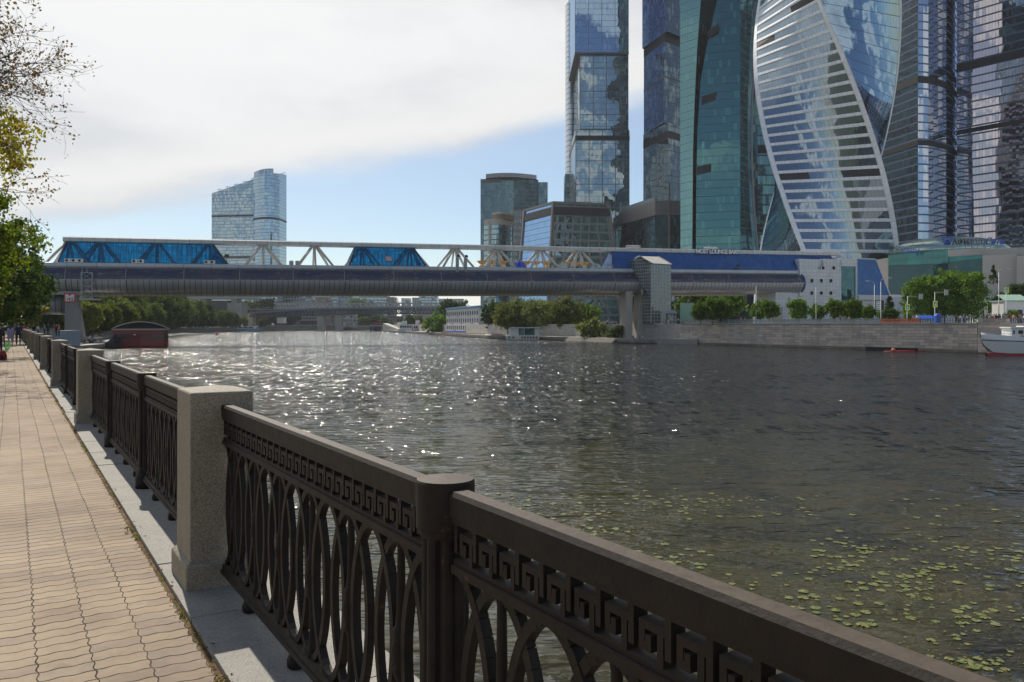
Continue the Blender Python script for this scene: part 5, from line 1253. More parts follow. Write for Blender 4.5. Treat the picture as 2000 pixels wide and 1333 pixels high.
# ---------------- promenade trees at the left edge: limes in leaf and one nearly bare
def branchy(b, rnd, p, d_, L, r_, depth, tips, bend=.28, kids_=3, minr=.004):
    n_ = 4; pts = [p]; q_ = p; dd = d_.normalized()
    for i in range(n_):
        dd = (dd+Vector((rnd.gauss(0, bend*.45), rnd.gauss(0, bend*.45), rnd.gauss(.03, bend*.35)))).normalized(); q_ = q_+dd*L/n_; pts.append(q_)
    b.tube(pts, [max(minr, r_*(1-.55*i/n_)) for i in range(n_+1)], 6 if r_ > .03 else 4, caps=False)
    if depth == 0: tips.append((q_, dd)); tips.append((pts[2], dd)); return
    for k in range(kids_+(rnd.random() < .5)):
        f = rnd.choice((2, 3, 4, 4)); base_ = pts[f]
        side_ = Vector((rnd.gauss(0, 1), rnd.gauss(0, 1), rnd.gauss(.1, .8))); side_ = (side_-dd*side_.dot(dd)).normalized()
        nd = (dd*rnd.uniform(.6, 1.0)+side_*rnd.uniform(.4, .85)).normalized()
        branchy(b, rnd, base_, nd, L*rnd.uniform(.55, .75), r_*.5, depth-1, tips, bend, kids_, minr)
def prom_tree(label, s_, o_, h, rx, zc, rz, n_, per, size, mat, seed, aim=None):
    rnd = random.Random(seed); base_ = RL(s_, o_); t = thing('promenade_tree', label, 'tree', base_, 0, 'trees along the promenade')
    cs = crown_centres(rnd, rx, rz, zc, n_, .45, clump=.62)
    b = MB(); leaf_cloud(b, rnd, cs, per, .5, size, .25); b.build('crown', mat, t)
    b = MB(); limbs(b, rnd, h, .2, cs, 26); b.build('trunk', MAT['bark'], t); return t
# bare one: trunk out of the frame at left, limbs reach over the path
base_ = Vector((-21.8, 25.2, -1.65)); t = thing('promenade_tree', 'nearly bare tree with brown leaves on thin twigs reaching in at the top left', 'tree', base_, 0, 'trees along the promenade'); t.scale = (2, 2, 2)
rnd = random.Random(5); b = MB(); tips = []
b.tube([(0, 0, -.1), (.05, 0, 1.4), (.1, .05, 3.0), (.0, .1, 4.6), (.1, .1, 6.5), (.0, .0, 9)], [.2, .16, .15, .12, .09, .03], 10)
for z0, dx, dy, dz, L in ((4.3, 1, .15, .32, 1.75), (4.9, 1, -.3, .28, 1.85), (5.4, 1, .3, .38, 1.75), (6.0, 1, -.1, .3, 1.6), (6.5, 1, .4, .4, 1.5), (4.5, .8, -.6, .2, 1.5), (5.2, -.6, .6, .5, 1.8), (6.4, -.5, -.6, .6, 1.6), (7.2, .7, .2, .6, 1.4), (3.9, 1, .4, .22, 1.45), (4.6, 1, .1, .12, 1.7), (5.7, 1, -.4, .2, 1.65)):
    branchy(b, rnd, Vector((.05, .05, z0)), Vector((dx, dy, dz)), L, .036, 4, tips, .34, 3, .0021)
b.build('trunk', MAT['bark'], t)
b = MB()
for p, dd in tips:
    if rnd.random() < (.75 if p.x < 3.3 else .4): leaf_cloud(b, rnd, [(p, .08)], rnd.randint(2, 5), .6, .052, .3)
b.build('dry_leaves', MAT['leaf_dry'], t)
# leafy limes further on
prom_tree('yellow green lime with browning upper leaves at the left edge, below the bare branches', 42, -3.4, 13.5, 4.7, 9.3, 2.0, 170, 60, .19, MAT['leaf_yel'], 91)
prom_tree('lime tree with a leafy green bough reaching towards the bridge', 52, -3.6, 11, 4.9, 6.7, 2.5, 270, 70, .2, MAT['leaf'], 92)
prom_tree('full green lime tree behind the leafy bough, half hidden', 66, -4.6, 12, 5.0, 6.4, 4.2, 260, 60, .26, MAT['leaf'], 93)
prom_tree('dark lime tree low over the walkers at the left edge', 84, -3.5, 11, 6.0, 5.9, 4.4, 250, 55, .32, MAT['leaf_dark'], 94)
prom_tree('dark lime tree further along the promenade', 104, -3.0, 11, 6.4, 6.0, 4.4, 220, 46, .38, MAT['leaf_dark'], 95)
prom_tree('tree at the far end of the promenade, left of the near pier', 134, -2.0, 11, 6.6, 6.0, 4.6, 200, 40, .46, MAT['leaf_wood'], 96)
prom_tree('yellow tinged tree standing behind the near bridge pier', 205, 1, 10, 6, 5.0, 3.9, 150, 34, .6, MAT['leaf_yel'], 97)
# ---------------- right bank: walls, fences, mall, pavilions, signs, boats
def wallpath(b, pts, z0, z1, th, mi=0, u0=0.0):
    """vertical wall along a plan path, front face on the path"""
    u = u0
    for (x0, y0), (x1, y1) in zip(pts[:-1], pts[1:]):
        L = math.hypot(x1-x0, y1-y0); nx, ny = -(y1-y0)/L*th, (x1-x0)/L*th
        f = [(x0, y0), (x1, y1), (x1+nx, y1+ny), (x0+nx, y0+ny)]
        b.quad([(*f[0], z0), (*f[1], z0), (*f[1], z1), (*f[0], z1)], [(u, z0), (u+L, z0), (u+L, z1), (u, z1)], mi)
        b.quad([(*f[3], z0), (*f[2], z0), (*f[2], z1), (*f[3], z1)], [(u, z0), (u+L, z0), (u+L, z1), (u, z1)], mi)
        b.quad([(*p, z1) for p in f], None, mi)
        for i, j in ((0, 3), (1, 2)): b.quad([(*f[i], z0), (*f[j], z0), (*f[j], z1), (*f[i], z1)], None, mi)
        u += L
w_ = thing('embankment_wall', 'long stained granite block embankment wall on the right bank', 'wall', (64, 180, 0))
WP = [(44.6, 216), (63.2, 181.2), (82.5, 145)]
rel = lambda pts: [(x-64, y-180) for x, y in pts]
b = MB(); wallpath(b, rel([(p[0]-.25, p[1]-.15) for p in WP]), -7, 1.86, .3); b.build('wall', MAT['emb'], w_)
b = MB(); wallpath(b, rel([(p[0]-.42, p[1]-.25) for p in WP]), 1.83, 2.03, .75); b.build('coping', MAT['concrete'], w_)
b = MB(); wallpath(b, rel([(p[0]-.42, p[1]-.25) for p in WP]), -3.6, -2.85, .4); b.build('plinth_course', blocks('wall_plinth', (.2, .175, .14), 2.4, .6, .03, grime=(-2.9, -3.35)), w_)
d0 = Vector((63.2-82.5, 181.2-145, 0)).normalized()
b = MB(); q0 = Vector((X(1742, 157)-64-.3, 157-180-.2, -2.95)); b.box(q0-Vector((.0, 0, .1)), (.5, 11, .75), Matrix.Rotation(math.atan2(d0.y, d0.x)-math.pi/2, 3, 'Z')); b.build('culvert_opening', MAT['black'], w_)
# landing corner at the right end of the wall
w2 = thing('landing_wall', 'weathered stone landing wall behind the white boat at the right edge', 'wall', (90, 136, 0))
b = MB(); wallpath(b, [(82.3-90, 144.8-136), (84.8-90, 140.6-136)], -7, 2.6, 1.2); wallpath(b, [(84.8-90, 140.6-136), (118-90, 132-136)], -7, .9, 2.0); wallpath(b, [(86.5-90, 147-136), (125-90, 139-136)], .5, 2.0, .5)
b.build('wall', MAT['emb'], w2)
b = MB(); wallpath(b, [(84.4-90, 140.2-136), (118-90, 131.6-136)], .88, 1.06, 2.4); wallpath(b, [(82.1-90, 144.8-136), (84.6-90, 140.4-136)], 2.58, 2.72, 1.5); b.build('coping', MAT['concrete'], w2)
# fence on the wall: glazed grey part, orange net, dark rails
def fence(name, lab, pts, z0, h, post, panel, matp, matpan, rails=2, pan_alpha=True, grp='fences along the right embankment'):
    f = thing(name, lab, 'fence', (pts[0][0], pts[0][1], z0), 0, grp); b = MB(); bp = MB()
    for (x0, y0), (x1, y1) in zip(pts[:-1], pts[1:]):
        L = math.hypot(x1-x0, y1-y0); k = max(1, round(L/panel)); ox, oy = pts[0]
        for i in range(k+1):
            t_ = i/k; b.beam((x0+(x1-x0)*t_-ox, y0+(y1-y0)*t_-oy, 0), (x0+(x1-x0)*t_-ox, y0+(y1-y0)*t_-oy, h), post, post)
        for r_ in range(rails):
            z = h*(1-r_/max(1, rails)) if rails > 1 else h
            b.beam((x0-ox, y0-oy, z), (x1-ox, y1-oy, z), post*.7, post*.7)
        if matpan: bp.beam((x0-ox, y0-oy, h*.5), (x1-ox, y1-oy, h*.5), .02, h*.86)
    b.build('rails', matp, f)
    if matpan: bp.build('infill', matpan, f)
    return f
m_, n = M('grey_fence_mesh'); t_ = n.new('ShaderNodeBsdfTransparent'); n.put(t_.inputs[0], (.8, .85, .85)); n.out(n.mixsh(.42, t_.outputs[0], n.bsdf((.3, .33, .34), .4))); MAT['fmesh'] = m_
m_, n = M('orange_net_mesh'); t_ = n.new('ShaderNodeBsdfTransparent'); n.out(n.mixsh(.55, t_.outputs[0], n.bsdf((.5, .12, .04), .7))); MAT['onet'] = m_
wl = lambda px: (lambda Y: (X(px, Y), Y))((lambda k: k)(None) or wallY(px)) 
def wallY(px):
    t_ = (px-1000)/F; (x0, y0), (x1, y1) = WP[0], WP[2]; dx, dy = x1-x0, y1-y0
    k = (t_*y0-x0)/(dx-t_*dy); return y0+dy*k
wp = lambda px: (X(px, wallY(px))+.15, wallY(px)+.1)
fence('glazed_fence', 'long low grey glazed fence on top of the granite wall', [wp(1335), wp(1450), wp(1600), wp(1716)], 2.0, .95, .07, 2.4, MAT['grey'], MAT['fmesh'])
fence('net_fence', 'orange safety net fence on the wall beside the glazed fence', [wp(1718), wp(1796)], 2.0, .95, .06, 2.4, MAT['dark'], MAT['onet'])
fence('iron_fence', 'dark iron fence on the wall before the birches', [wp(1797), wp(1906)], 2.0, .95, .06, .5, MAT['dark'], None)
fence('terrace_fence', 'dark railing along the street edge behind the pier bushes', [(X(1130, 280), 280), (X(1212, 262), 262)], RB, 1.1, .06, .8, MAT['dark'], None)

# --- mall
ml = thing('shopping_mall', 'teal glass shopping mall with a domed glass roof and beige walls', 'building', (X(1860, 300), 300, RB))
ox, oy = ml.location.x, ml.location.y
def wv(px, py, Y): return (X(px, Y)-ox, Y-oy, Z(py, Y)-RB)
m_, n = M('teal_mall_glass'); u, v, _ = n.xyz(n.coord('UV'))
mask = n.m('MAXIMUM', n.m('LESS_THAN', n.m('FRACT', n.m('DIVIDE', u, 1.8)), .05), n.m('LESS_THAN', n.m('FRACT', n.m('DIVIDE', v, 2.2)), .05))
g = n.new('ShaderNodeBsdfGlossy'); n.put(g.inputs[0], (.3, .75, .7)); g.inputs[1].default_value = .05
c_ = n.mix(n.ss(n.noise(n.coord('Object'), .09, 3), .4, .6), (.0, .09, .085), (.0, .17, .15))
n.out(n.mixsh(mask, n.mixsh(.12, n.bsdf(c_, .4), g.outputs[0]), n.bsdf((.0, .07, .07), .4))); MAT['mallglass'] = m_
F_md = facade('dark_mall_glass', (.2, .38, .42), .14, (.004, .03, .03), 1.8, 3.0, .06, .1, (.01, .05, .05), tilt=.012, wave=.1, blinds=.06, blindcol=(.0, .06, .06))
Ya, Yb, Yc_ = 285, 268, 262
b = MB()
def wquad(pts, mi=0): b.quad(pts, None, mi)
# upper fascia, dark recessed glazing below it
wquad([wv(1735, 517, Ya), wv(1852, 505, Yb), wv(1852, 487, Yb), wv(1735, 499, Ya)]); wquad([wv(1852, 513, Yb), wv(1918.5, 505, Yc_), wv(1918.5, 498, Yc_), wv(1852, 503, Yb)])
wquad([wv(1735, 519, Ya-.4), wv(1852, 515, Yb-.4), wv(1852, 502, Yb-.4), wv(1735, 512, Ya-.4)])
b.build('teal_fascia', MAT['mallglass'], ml)
b = MB(); wquad([wv(1735, 575, Ya+.4), wv(1852, 578, Yb+.4), wv(1852, 500, Yb+.4), wv(1735, 512, Ya+.4)]); wquad([wv(1852, 578, Yb+.4), wv(1918.5, 580, Yc_+.4), wv(1918.5, 503, Yc_+.4), wv(1852, 508, Yb+.4)]); b.build('dark_glazing', F_md, ml)
b = MB(); x0 = wv(1735, 500, Ya); x1 = wv(1852, 487, Yb); x2 = wv(1918.5, 498, Yc_)
zt = wv(1852, 487, Yb)[2]
b.prism([(x0[0], x0[1]+.8), (x1[0], x1[1]+.8), (x2[0], x2[1]+.8), (x2[0]+4, 60), (x0[0], 60)], 0, zt-1.4, 0, 1)
b.prism([(wv(1918.5, 500, Yc_)[0], Yc_-oy-.1), (wv(1986, 500, 258)[0], 258-oy), (wv(1990, 500, 300)[0], 300-oy), (wv(1918.5, 500, 300)[0], 300-oy)], 0, Z(499, Yc_)-RB, 0, 1)
b.prism([(wv(1986, 500, 256)[0], 256-oy), (wv(2060, 500, 252)[0], 252-oy), (wv(2060, 500, 300)[0], 300-oy), (wv(1986, 500, 300)[0], 300-oy)], 0, Z(499.5, 256)-RB, 0, 1)
b.prism([(wv(1852, 500, Yb)[0], Yb-oy-.6), (wv(1975, 500, 262)[0], 261-oy), (wv(2060, 500, 264)[0], 262-oy), (wv(2060, 500, 300)[0], 300-oy), (wv(1852, 500, Yb)[0], 300-oy)], Z(502, Yb)-RB, Z(488.5, Yb)-RB, 0, 1)
b.build('beige_wall', MAT['beige'], ml)
b = MB(); b.prism([(wv(1735, 500, 250)[0], 262-oy), (wv(2060, 500, 240)[0], 244-oy), (wv(2060, 500, 300)[0], 262-oy), (wv(1735, 500, 290)[0], 284-oy)], 0, Z(580, 256)-RB, 0, 1); b.build('terrace_podium', MAT['white2'], ml)
# domed roof
m_, n = M('mall_roof_glass'); u, v, _ = n.xyz(n.coord('UV')); mask = n.m('MAXIMUM', n.m('LESS_THAN', n.m('FRACT', n.m('MULTIPLY', u, 30.0)), .06), n.m('LESS_THAN', n.m('FRACT', v), .06))
g = n.new('ShaderNodeBsdfGlossy'); n.put(g.inputs[0], (.7, .85, .75)); g.inputs[1].default_value = .12
n.out(n.mixsh(mask, n.mixsh(.5, n.bsdf(n.mix(n.noise(n.coord('Object'), .1, 4), (.1, .2, .16), (.45, .52, .4)), .4), g.outputs[0]), n.bsdf((.2, .28, .25), .5))); MAT['dome'] = m_
b = MB(); cx_, cy_ = X(1850, 318)-ox, 318-oy; zt0 = Z(498, 318)-RB; hz_ = Z(464, 318)-RB-zt0; rx_ = X(1850+105, 318)-X(1850, 318)
b.lathe([(1.0*math.cos(R(a)), math.sin(R(a))) for a in range(0, 90, 9)]+[(.001, 1)], n=36); b.v = [(cx_+x*rx_*1.05, cy_+y*22, zt0+z*hz_) for x, y, z in b.v]; b.build('roof_dome', MAT['dome'], ml)
b = MB(); b.lathe([(1.0*math.cos(R(a)), math.sin(R(a))) for a in range(0, 90, 15)]+[(.001, 1)], n=20); b.v = [(X(1935, 290)-ox+x*3.5, 285-oy+y*3, Z(488, 285)-RB+z*1.6) for x, y, z in b.v]; b.build('skylight', MAT['dome'], ml)
text('sign_lettering', 'АФИ', 2.35, MAT['dark'], wv(1860, 478, 272), (R(90), 0, R(-4)), ml, .15, 'LEFT', bold=.03)
text('sign_lettering', 'МОЛЛ', 2.2, MAT['mech'], wv(1887, 478, 271), (R(90), 0, R(-4)), ml, .12, 'LEFT', bold=.02)
text('script_lettering', 'Сити', 2.9, MAT['blue'], wv(1922, 477, 270), (R(90), 0, R(-4)), ml, .15, 'LEFT', .35, .9, .02)
b = MB(); zc_ = Z(471, 272)-RB; xw = X(1843.5, 272)-ox; yw = 272-oy
for dx, sg_ in ((0, 1), (2.1, -1)): pass
for x0, x1, y0, y1 in ((0, 1.1, 1, 0), (1.1, 1.6, 0, .7), (1.6, 2.1, .7, 0), (2.1, 3.2, 0, 1)): b.beam((xw+x0*.95-.4, yw, zc_-1.2+2.2*y0), (xw+x1*.95-.4, yw, zc_-1.2+2.2*y1), .4, .7)
b.box((xw+1.1, yw, zc_+1.2), (3.6, .35, .5)); b.build('emblem', MAT['blue'], ml)
text('sign_lettering', 'ЛЛ', 2.1, MAT['mech'], wv(1746, 495.5, 276), (R(90), 0, R(-6)), ml, .12, 'LEFT', bold=.02); text('script_lettering', 'Сити', 2.5, MAT['blue'], wv(1760, 495, 275), (R(90), 0, R(-6)), ml, .12, 'LEFT', .35, .9, .02)
b = MB(); 
for px in range(1862, 1950, 12): b.beam(wv(px, 488, 272), wv(px, 478, 272), .15, .15)
b.beam(wv(1842, 478.5, 272.2), wv(1950, 477.5, 272), .15, .15); b.build('sign_frame', MAT['grey'], ml)
# metro pavilions
m_, n = M('pale_green_roof'); n.out(n.bsdf((.35, .5, .38), .4)); MAT['groof'] = m_
for k, (pl, pr, pt, pe, pb, Y, lab) in enumerate(((1958, 2010, 575, 587, 613, 205, 'white kiosk pavilion with pale green roof near the right edge'), (1909, 1927, 578, 588, 616, 215, 'small pavilion with pale green roof right of the birches'))):
    pv = thing('pavilion', lab, 'pavilion', (X((pl+pr)/2, Y), Y, RB), 0, 'green roofed pavilions'); w = (X(pr, Y)-X(pl, Y))/2; he = Z(pe, Y)-RB; hr_ = Z(pt, Y)-RB
    b = MB(); b.bx(-w*.92, w*.92, 0, 5, 0, he); b.build('walls', MAT['white'], pv)
    b = MB(); b.quad([(-w, -.5, he), (w, -.5, he), (w*.9, 3, hr_), (-w*.95, 3, hr_)]); b.quad([(-w, 6, he), (w, 6, he), (w*.9, 3, hr_), (-w*.95, 3, hr_)]); b.bx(-w, w, -.5, 6, he-.25, he); b.build('roof', MAT['groof'], pv)
    b = MB(); b.bx(w*.1, w*.5, -.06, 0, .1, he*.6); b.build('door', MAT['dark'], pv); b = MB(); b.bx(w*.85, w*.97, -.5, -.3, 0, he); b.build('post', MAT['white'], pv)
# billboard
sg = thing('billboard', 'square poster board on the street below the blue sloping wing', 'sign', (X(1718.5, 184), 184, RB)); b = MB(); z0, z1 = Z(607, 184)-RB, Z(587, 184)-RB; w = X(1719+8, 184)-X(1719, 184)
b.bx(-w, w, 0, .15, z0, z1); b.build('board', MAT['dark'], sg); b = MB(); b.bx(-w*.9, w*.2, -.02, 0, z0+.2, z1-.2); 
for i in range(4): b.bx(-w*.8, w*.1, -.03, -.02, z0+.4+.45*i, z0+.55+.45*i, mi=1)
b.build('poster', [MAT['white'], MAT['grey']], sg); b = MB(); b.bx(-w*.6, -w*.5, .02, .13, 0, z0); b.bx(w*.5, w*.6, .02, .13, 0, z0); b.build('legs', MAT['dark'], sg)
# poles
def pole(name, lab, cat, px, Y, h, r_=.09, grp=None):
    t = thing(name, lab, cat, (X(px, Y), Y, RB), 0, grp); b = MB(); b.lathe([(r_*1.6, 0), (r_*1.6, .8), (r_, .85), (r_*.7, h)], n=8); b.build('pole', MAT['grey'], t); return t
def lamp(px, Y, ptop, arm, lab):
    h = Z(ptop, Y)-RB; t = pole('street_lamp', lab, 'street lamp', px, Y, h-.9, .1, 'street lamps of the right bank')
    b = MB(); pts = [(0, 0, h-1.0), (arm*.06, 0, h-.5), (arm*.3, 0, h-.12), (arm*.75, 0, h)]; b.tube(pts, .05, 6); b.build('arm', MAT['grey'], t)
    b = MB(); b.box((arm*.95, 0, h-.02), (abs(arm)*.5, .25, .12)); b.build('lamp_head', MAT['white2'], t)
lamp(1720.5, 178, 543, 1.9, 'slim lamp post with a curved arm before the blue sloping wing'); lamp(1708, 187, 549, -1.7, 'lamp post with its arm to the left, before the blue wing'); lamp(1951, 200, 525, 2.6, 'tall lamp post before the beige mall wall'); lamp(1594, 190, 553, -4.4, 'thin lamp post before the porthole wall')
lamp(1477, 205, 553, -.4, 'thin post standing before the right end of the tube')
def sigpole(px, Y, ptop, arm, lab, sz, spy):
    h = Z(ptop, Y)-RB; t = pole('traffic_light', lab, 'traffic light', px, Y, h, .1, 'traffic light poles of the right bank')
    if arm: 
        b = MB(); b.tube([(0, 0, h-.7), (.0, 0, h-.15), (arm*.12, 0, h-.02), (arm, 0, h)], .055, 6); b.build('arm', MAT['grey'], t); b = MB(); b.bx(arm-.45, arm+.25, -.1, .2, h-.6, h+.5); b.build('signal_back', MAT['grey'], t)
    if spy:
        z = Z(spy, Y)-RB; b = MB(); b.bx(-.45, .45, -.14, -.1, z-.62, z+.62); o = b.build('crossing_sign', MAT['lime'], t); b = MB(); b.bx(-.26, .26, -.16, -.14, z-.38, z+.38); b.build('sign_face', MAT['blue'], o); b = MB(); b.quad([(-.2, -.165, z-.25), (.2, -.165, z-.25), (0, -.165, z+.28)]); b.build('sign_symbol', MAT['white'], o)
sigpole(1772, 165, 590, 0, 'white post with a lime framed crossing sign, left of the birches', .6, 600.5); sigpole(1826, 165, 571, 2.4, 'signal pole with arm and lime framed crossing sign before the birches', .6, 594.5)
sigpole(1803-30, 172, 579, 2.9, 'signal pole with a long arm at the left edge of the birches', .6, 0); sigpole(1965.5, 175, 572, 0, 'pole with a lime framed crossing sign before the right pavilion', .6, 567.5)
bb = thing('portable_toilet', 'bright blue upright booth on the embankment before the birches', 'booth', (X(1831, 150), 150, 2.03)); b = MB(); b.loft([[(-.5, -.5, 0), (.5, -.5, 0), (.5, .5, 0), (-.5, .5, 0)], [(-.5, -.5, 1.3), (.5, -.5, 1.3), (.5, .5, 1.3), (-.5, .5, 1.3)], [(-.25, -.4, 1.65), (.4, -.4, 1.75), (.4, .4, 1.75), (-.25, .4, 1.65)]]); b.quad([(-.25, -.4, 1.65), (.4, -.4, 1.75), (.4, .4, 1.75), (-.25, .4, 1.65)]); b.build('shell', MAT['blue'], bb); b = MB(); b.bx(-.3, .3, -.54, -.5, .1, 1.2); b.build('door', plain('booth_door', (.03, .08, .3), .5), bb)
tn = thing('market_tent', 'low blue awning on the embankment left of the blue booth', 'tent', (X(1806, 160), 160, 2.03)); b = MB(); b.quad([(-1.8, -.9, .8), (1.8, -.9, .8), (1.6, .6, 1.5), (-1.6, .6, 1.5)]); b.quad([(-1.8, -.9, .8), (1.8, -.9, .8), (1.8, -.9, .62), (-1.8, -.9, .62)]); b.build('canopy', MAT['blue'], tn); b = MB()
for x in (-1.7, 1.7): b.beam((x, -.85, 0), (x, -.85, .8), .06, .06); b.beam((x*.9, .6, 0), (x*.9, .6, 1.5), .06, .06)
b.build('legs', MAT['grey'], tn)
# flags
for i, (px, mt) in enumerate(((1307, 'signred'), (1315, 'white'))):
    f = thing('flag', ('red flag on a pole right of the lift shaft', 'white flag on a pole right of the lift shaft')[i], 'flag', (X(px+3, 240), 240, RB)); h = Z(576, 240)-RB; b = MB(); b.tube([(0, 0, 0), (0, 0, h)], .06, 6); b.build('pole', MAT['white2'], f)
    b = MB(); K = 8
    for k in range(K): b.quad([(-k*.2, .12*math.sin(k*1.3), h-.1-k*.1), (-(k+1)*.2, .12*math.sin((k+1)*1.3), h-.2-k*.1), (-(k+1)*.2, .12*math.sin((k+1)*1.3), h-1.6-k*.12), (-k*.2, .12*math.sin(k*1.3), h-1.5-k*.12)], sm=True)
    b.build('cloth', MAT[mt], f)
kk = thing('kiosk', 'small grey roofed glass kiosk at the foot of the lift shaft', 'kiosk', (X(1311, 226), 226, RB)); b = MB(); b.bx(-1.3, 1.3, -1, 1, 0, 3.0); b.build('glazing', MAT['shaft'], kk); b = MB(); b.loft([[(-1.6, -1.3, 3), (1.6, -1.3, 3), (1.6, 1.3, 3), (-1.6, 1.3, 3)], [(-.9, -.6, 3.8), (.9, -.6, 3.8), (.9, .6, 3.8), (-.9, .6, 3.8)]]); b.quad([(-.9, -.6, 3.8), (.9, -.6, 3.8), (.9, .6, 3.8), (-.9, .6, 3.8)]); b.build('roof', MAT['grey'], kk)
gp = thing('glass_pylon', 'pale green glass panel standing right of the lift shaft', 'panel', (X(1342, 232), 232, RB)); b = MB(); b.bx(-1.9, 1.9, 0, .4, 0.6, Z(592, 232)-RB); b.build('pane', plain('pale_green_panel', (.2, .36, .26), .3), gp); b = MB(); b.bx(-1.8, -1.5, 0, .4, 0, .6); b.bx(1.5, 1.8, 0, .4, 0, .6); b.build('feet', MAT['grey'], gp)
# white low wall and steps on the quay, pier platform
lw = thing('retaining_wall', 'white painted retaining wall behind the houseboat quay', 'wall', (0, 300, 0)); b = MB(); wallpath(b, [(X(955, 325), 25), (X(1050, 296), -4), (X(1132, 262), -38)], -2.2, 1.5, .4); b.build('wall', blocks('white_wall', (.5, .5, .48), 3, 6, .02, var=.05), lw); b = MB(); wallpath(b, [(X(955, 325), 24.7), (X(1050, 296), -4.3), (X(1132, 262), -38.3)], 1.5, 1.7, .9); b.build('coping', MAT['concrete'], lw)
st = thing('quay_steps', 'broad stone steps leading down to the water left of the bridge pier', 'steps', (24, 243, 0)); b = MB()
a = Vector((18.0, 257.5, 0))-Vector((24, 243, 0)); c_ = Vector((29.5, 229.5, 0))-Vector((24, 243, 0)); dd = (c_-a).normalized(); nn = Vector((dd.y, -dd.x, 0))
if nn.y > 0: nn = -nn
for i in range(5): b.beam(a+nn*(.35*i)+Vector((0, 0, -2.15-.27*i-.5)), c_+nn*(.35*i)+Vector((0, 0, -2.15-.27*i-.5)), .8, 1.0)
b.build('treads', MAT['concrete'], st)
pl_ = thing('pier_platform', 'low concrete platform at the water under the far bridge pier', 'platform', (40, 222, 0)); b = MB(); b.prism(ccw([(X(1212, 229)-40, 229-222), (X(1260, 219)-40, 219-222), (X(1362, 209)-40, 209-222), (X(1368, 217)-40, 217-222), (X(1225, 240)-40, 240-222)]), -7, -2.0, 0, 1); b.build('slab', MAT['concrete_grey'], pl_)
# cars in the street behind the pier bushes
def car(loc, rz, col, lab):
    t = thing('parked_car', lab, 'car', loc, rz, 'cars on the street behind the pier'); b = MB()
    prof = [(-2.1, .3), (-2.15, .75), (-1.6, .9), (-1.0, 1.4), (.6, 1.42), (1.2, .95), (2.1, .8), (2.15, .35)]
    b.loft([[(x, -.85, z) for x, z in prof], [(x, .85, z) for x, z in prof]], closed=True); b.quad([(x, -.85, z) for x, z in prof]); b.quad([(x, .85, z) for x, z in prof]); b.build('body', plain(lab[:8].strip()+'_car_paint', col, .3), t)
    b = MB(); b.quad([(-.95, -.87, .95), (1.0, -.87, .95), (.55, -.87, 1.33), (-.85, -.87, 1.33)]); b.build('window', MAT['dark'], t)
    for x in (-1.3, 1.3):
        b = MB(); b.lathe([(.001, 0), (.32, 0), (.32, .2), (.001, .2)], n=12); o = b.build('wheel', MAT['black'], t, (x, -.68, .32)); o.rotation_euler = (R(90), 0, 0)
car((X(1176, 285), 285, RB), .0, (.4, .41, .42), 'silver car on the street behind the pier bushes'); car((X(1193, 283), 283, RB), 0, (.3, .31, .33), 'grey car right of the silver one behind the pier'); car((X(1156, 287), 287, RB), 0, (.05, .05, .06), 'dark car left of the silver one behind the pier')
# white three storey house with blue roof
hs = thing('riverside_house', 'white three storey riverside house with a blue monopitch roof', 'house', (X(920, 350), 350, -2.15))
ax, ay = X(872, 405), 405; bx_, by_ = X(935, 352), 352; cx_, cy_ = X(966, 362), 362
o3 = Vector((hs.location.x, hs.location.y, 0)); A_ = Vector((ax, ay, 0))-o3; B_ = Vector((bx_, by_, 0))-o3; C_ = Vector((cx_, cy_, 0))-o3; D_ = C_+(A_-B_)
z_ = lambda py, Y: Z(py, Y)+2.15
zA, zB, zC = z_(606, 405), z_(604, 352), z_(599, 362)
b = MB(); b.prism([(v.x, v.y) for v in (A_, B_, C_, D_)], 0, [zA, zA, zC, zC], 0, 1); b.build('wall', panels('white_house_render', (.62, .63, .62), 3.1, 3.0, .06), hs)
b = MB(); e_ = (A_-B_).normalized()*.6; f_ = (C_-B_).normalized()*.7
q_ = [A_+e_-f_+Vector((0, 0, zA+.05)), B_-e_-f_+Vector((0, 0, zA+.05)), C_-e_+f_+Vector((0, 0, zC+.2)), D_+e_+f_+Vector((0, 0, zC+.2))]
b.loft([q_, [p+Vector((0, 0, .9)) for p in q_]]); b.quad([p+Vector((0, 0, .9)) for p in q_]); b.quad(q_); b.build('roof', plain('blue_roof', (.06, .22, .38), .5), hs)
wn = 0; L_ = (A_-B_).length; d_ = (A_-B_)/L_; nrm = Vector((-d_.y, d_.x, 0)); nrm = nrm if nrm.dot(Vector((0, -1, 0))) > 0 else -nrm
for fl in range(3):
    for k in range(15):
        p = B_+d_*(L_*(k+.5)/15.0)+nrm*.04+Vector((0, 0, 1.6+fl*(zA-1.2)/3)); b = MB(); up = Vector((0, 0, 1)); w_2 = L_/15*.26
        b.quad([p-d_*w_2, p+d_*w_2, p+d_*w_2+up*1.75, p-d_*w_2+up*1.75]); o = b.build('window', MAT['dark'], hs)
b = MB(); 
for k in range(9): p = B_+d_*(L_*(k*1.6+.8)/15.0)+nrm*.3+Vector((0, 0, 1.2+(k % 3)*(zA-1.2)/3)); b.box(p, (.8, .5, .6))
b.build('air_conditioner', MAT['white2'], hs); b = MB(); b.beam(A_+nrm*.05+Vector((0, 0, .5)), B_+nrm*.05+Vector((0, 0, .5)), .08, 1.0); b.build('blue_plinth', MAT['blue'], hs)
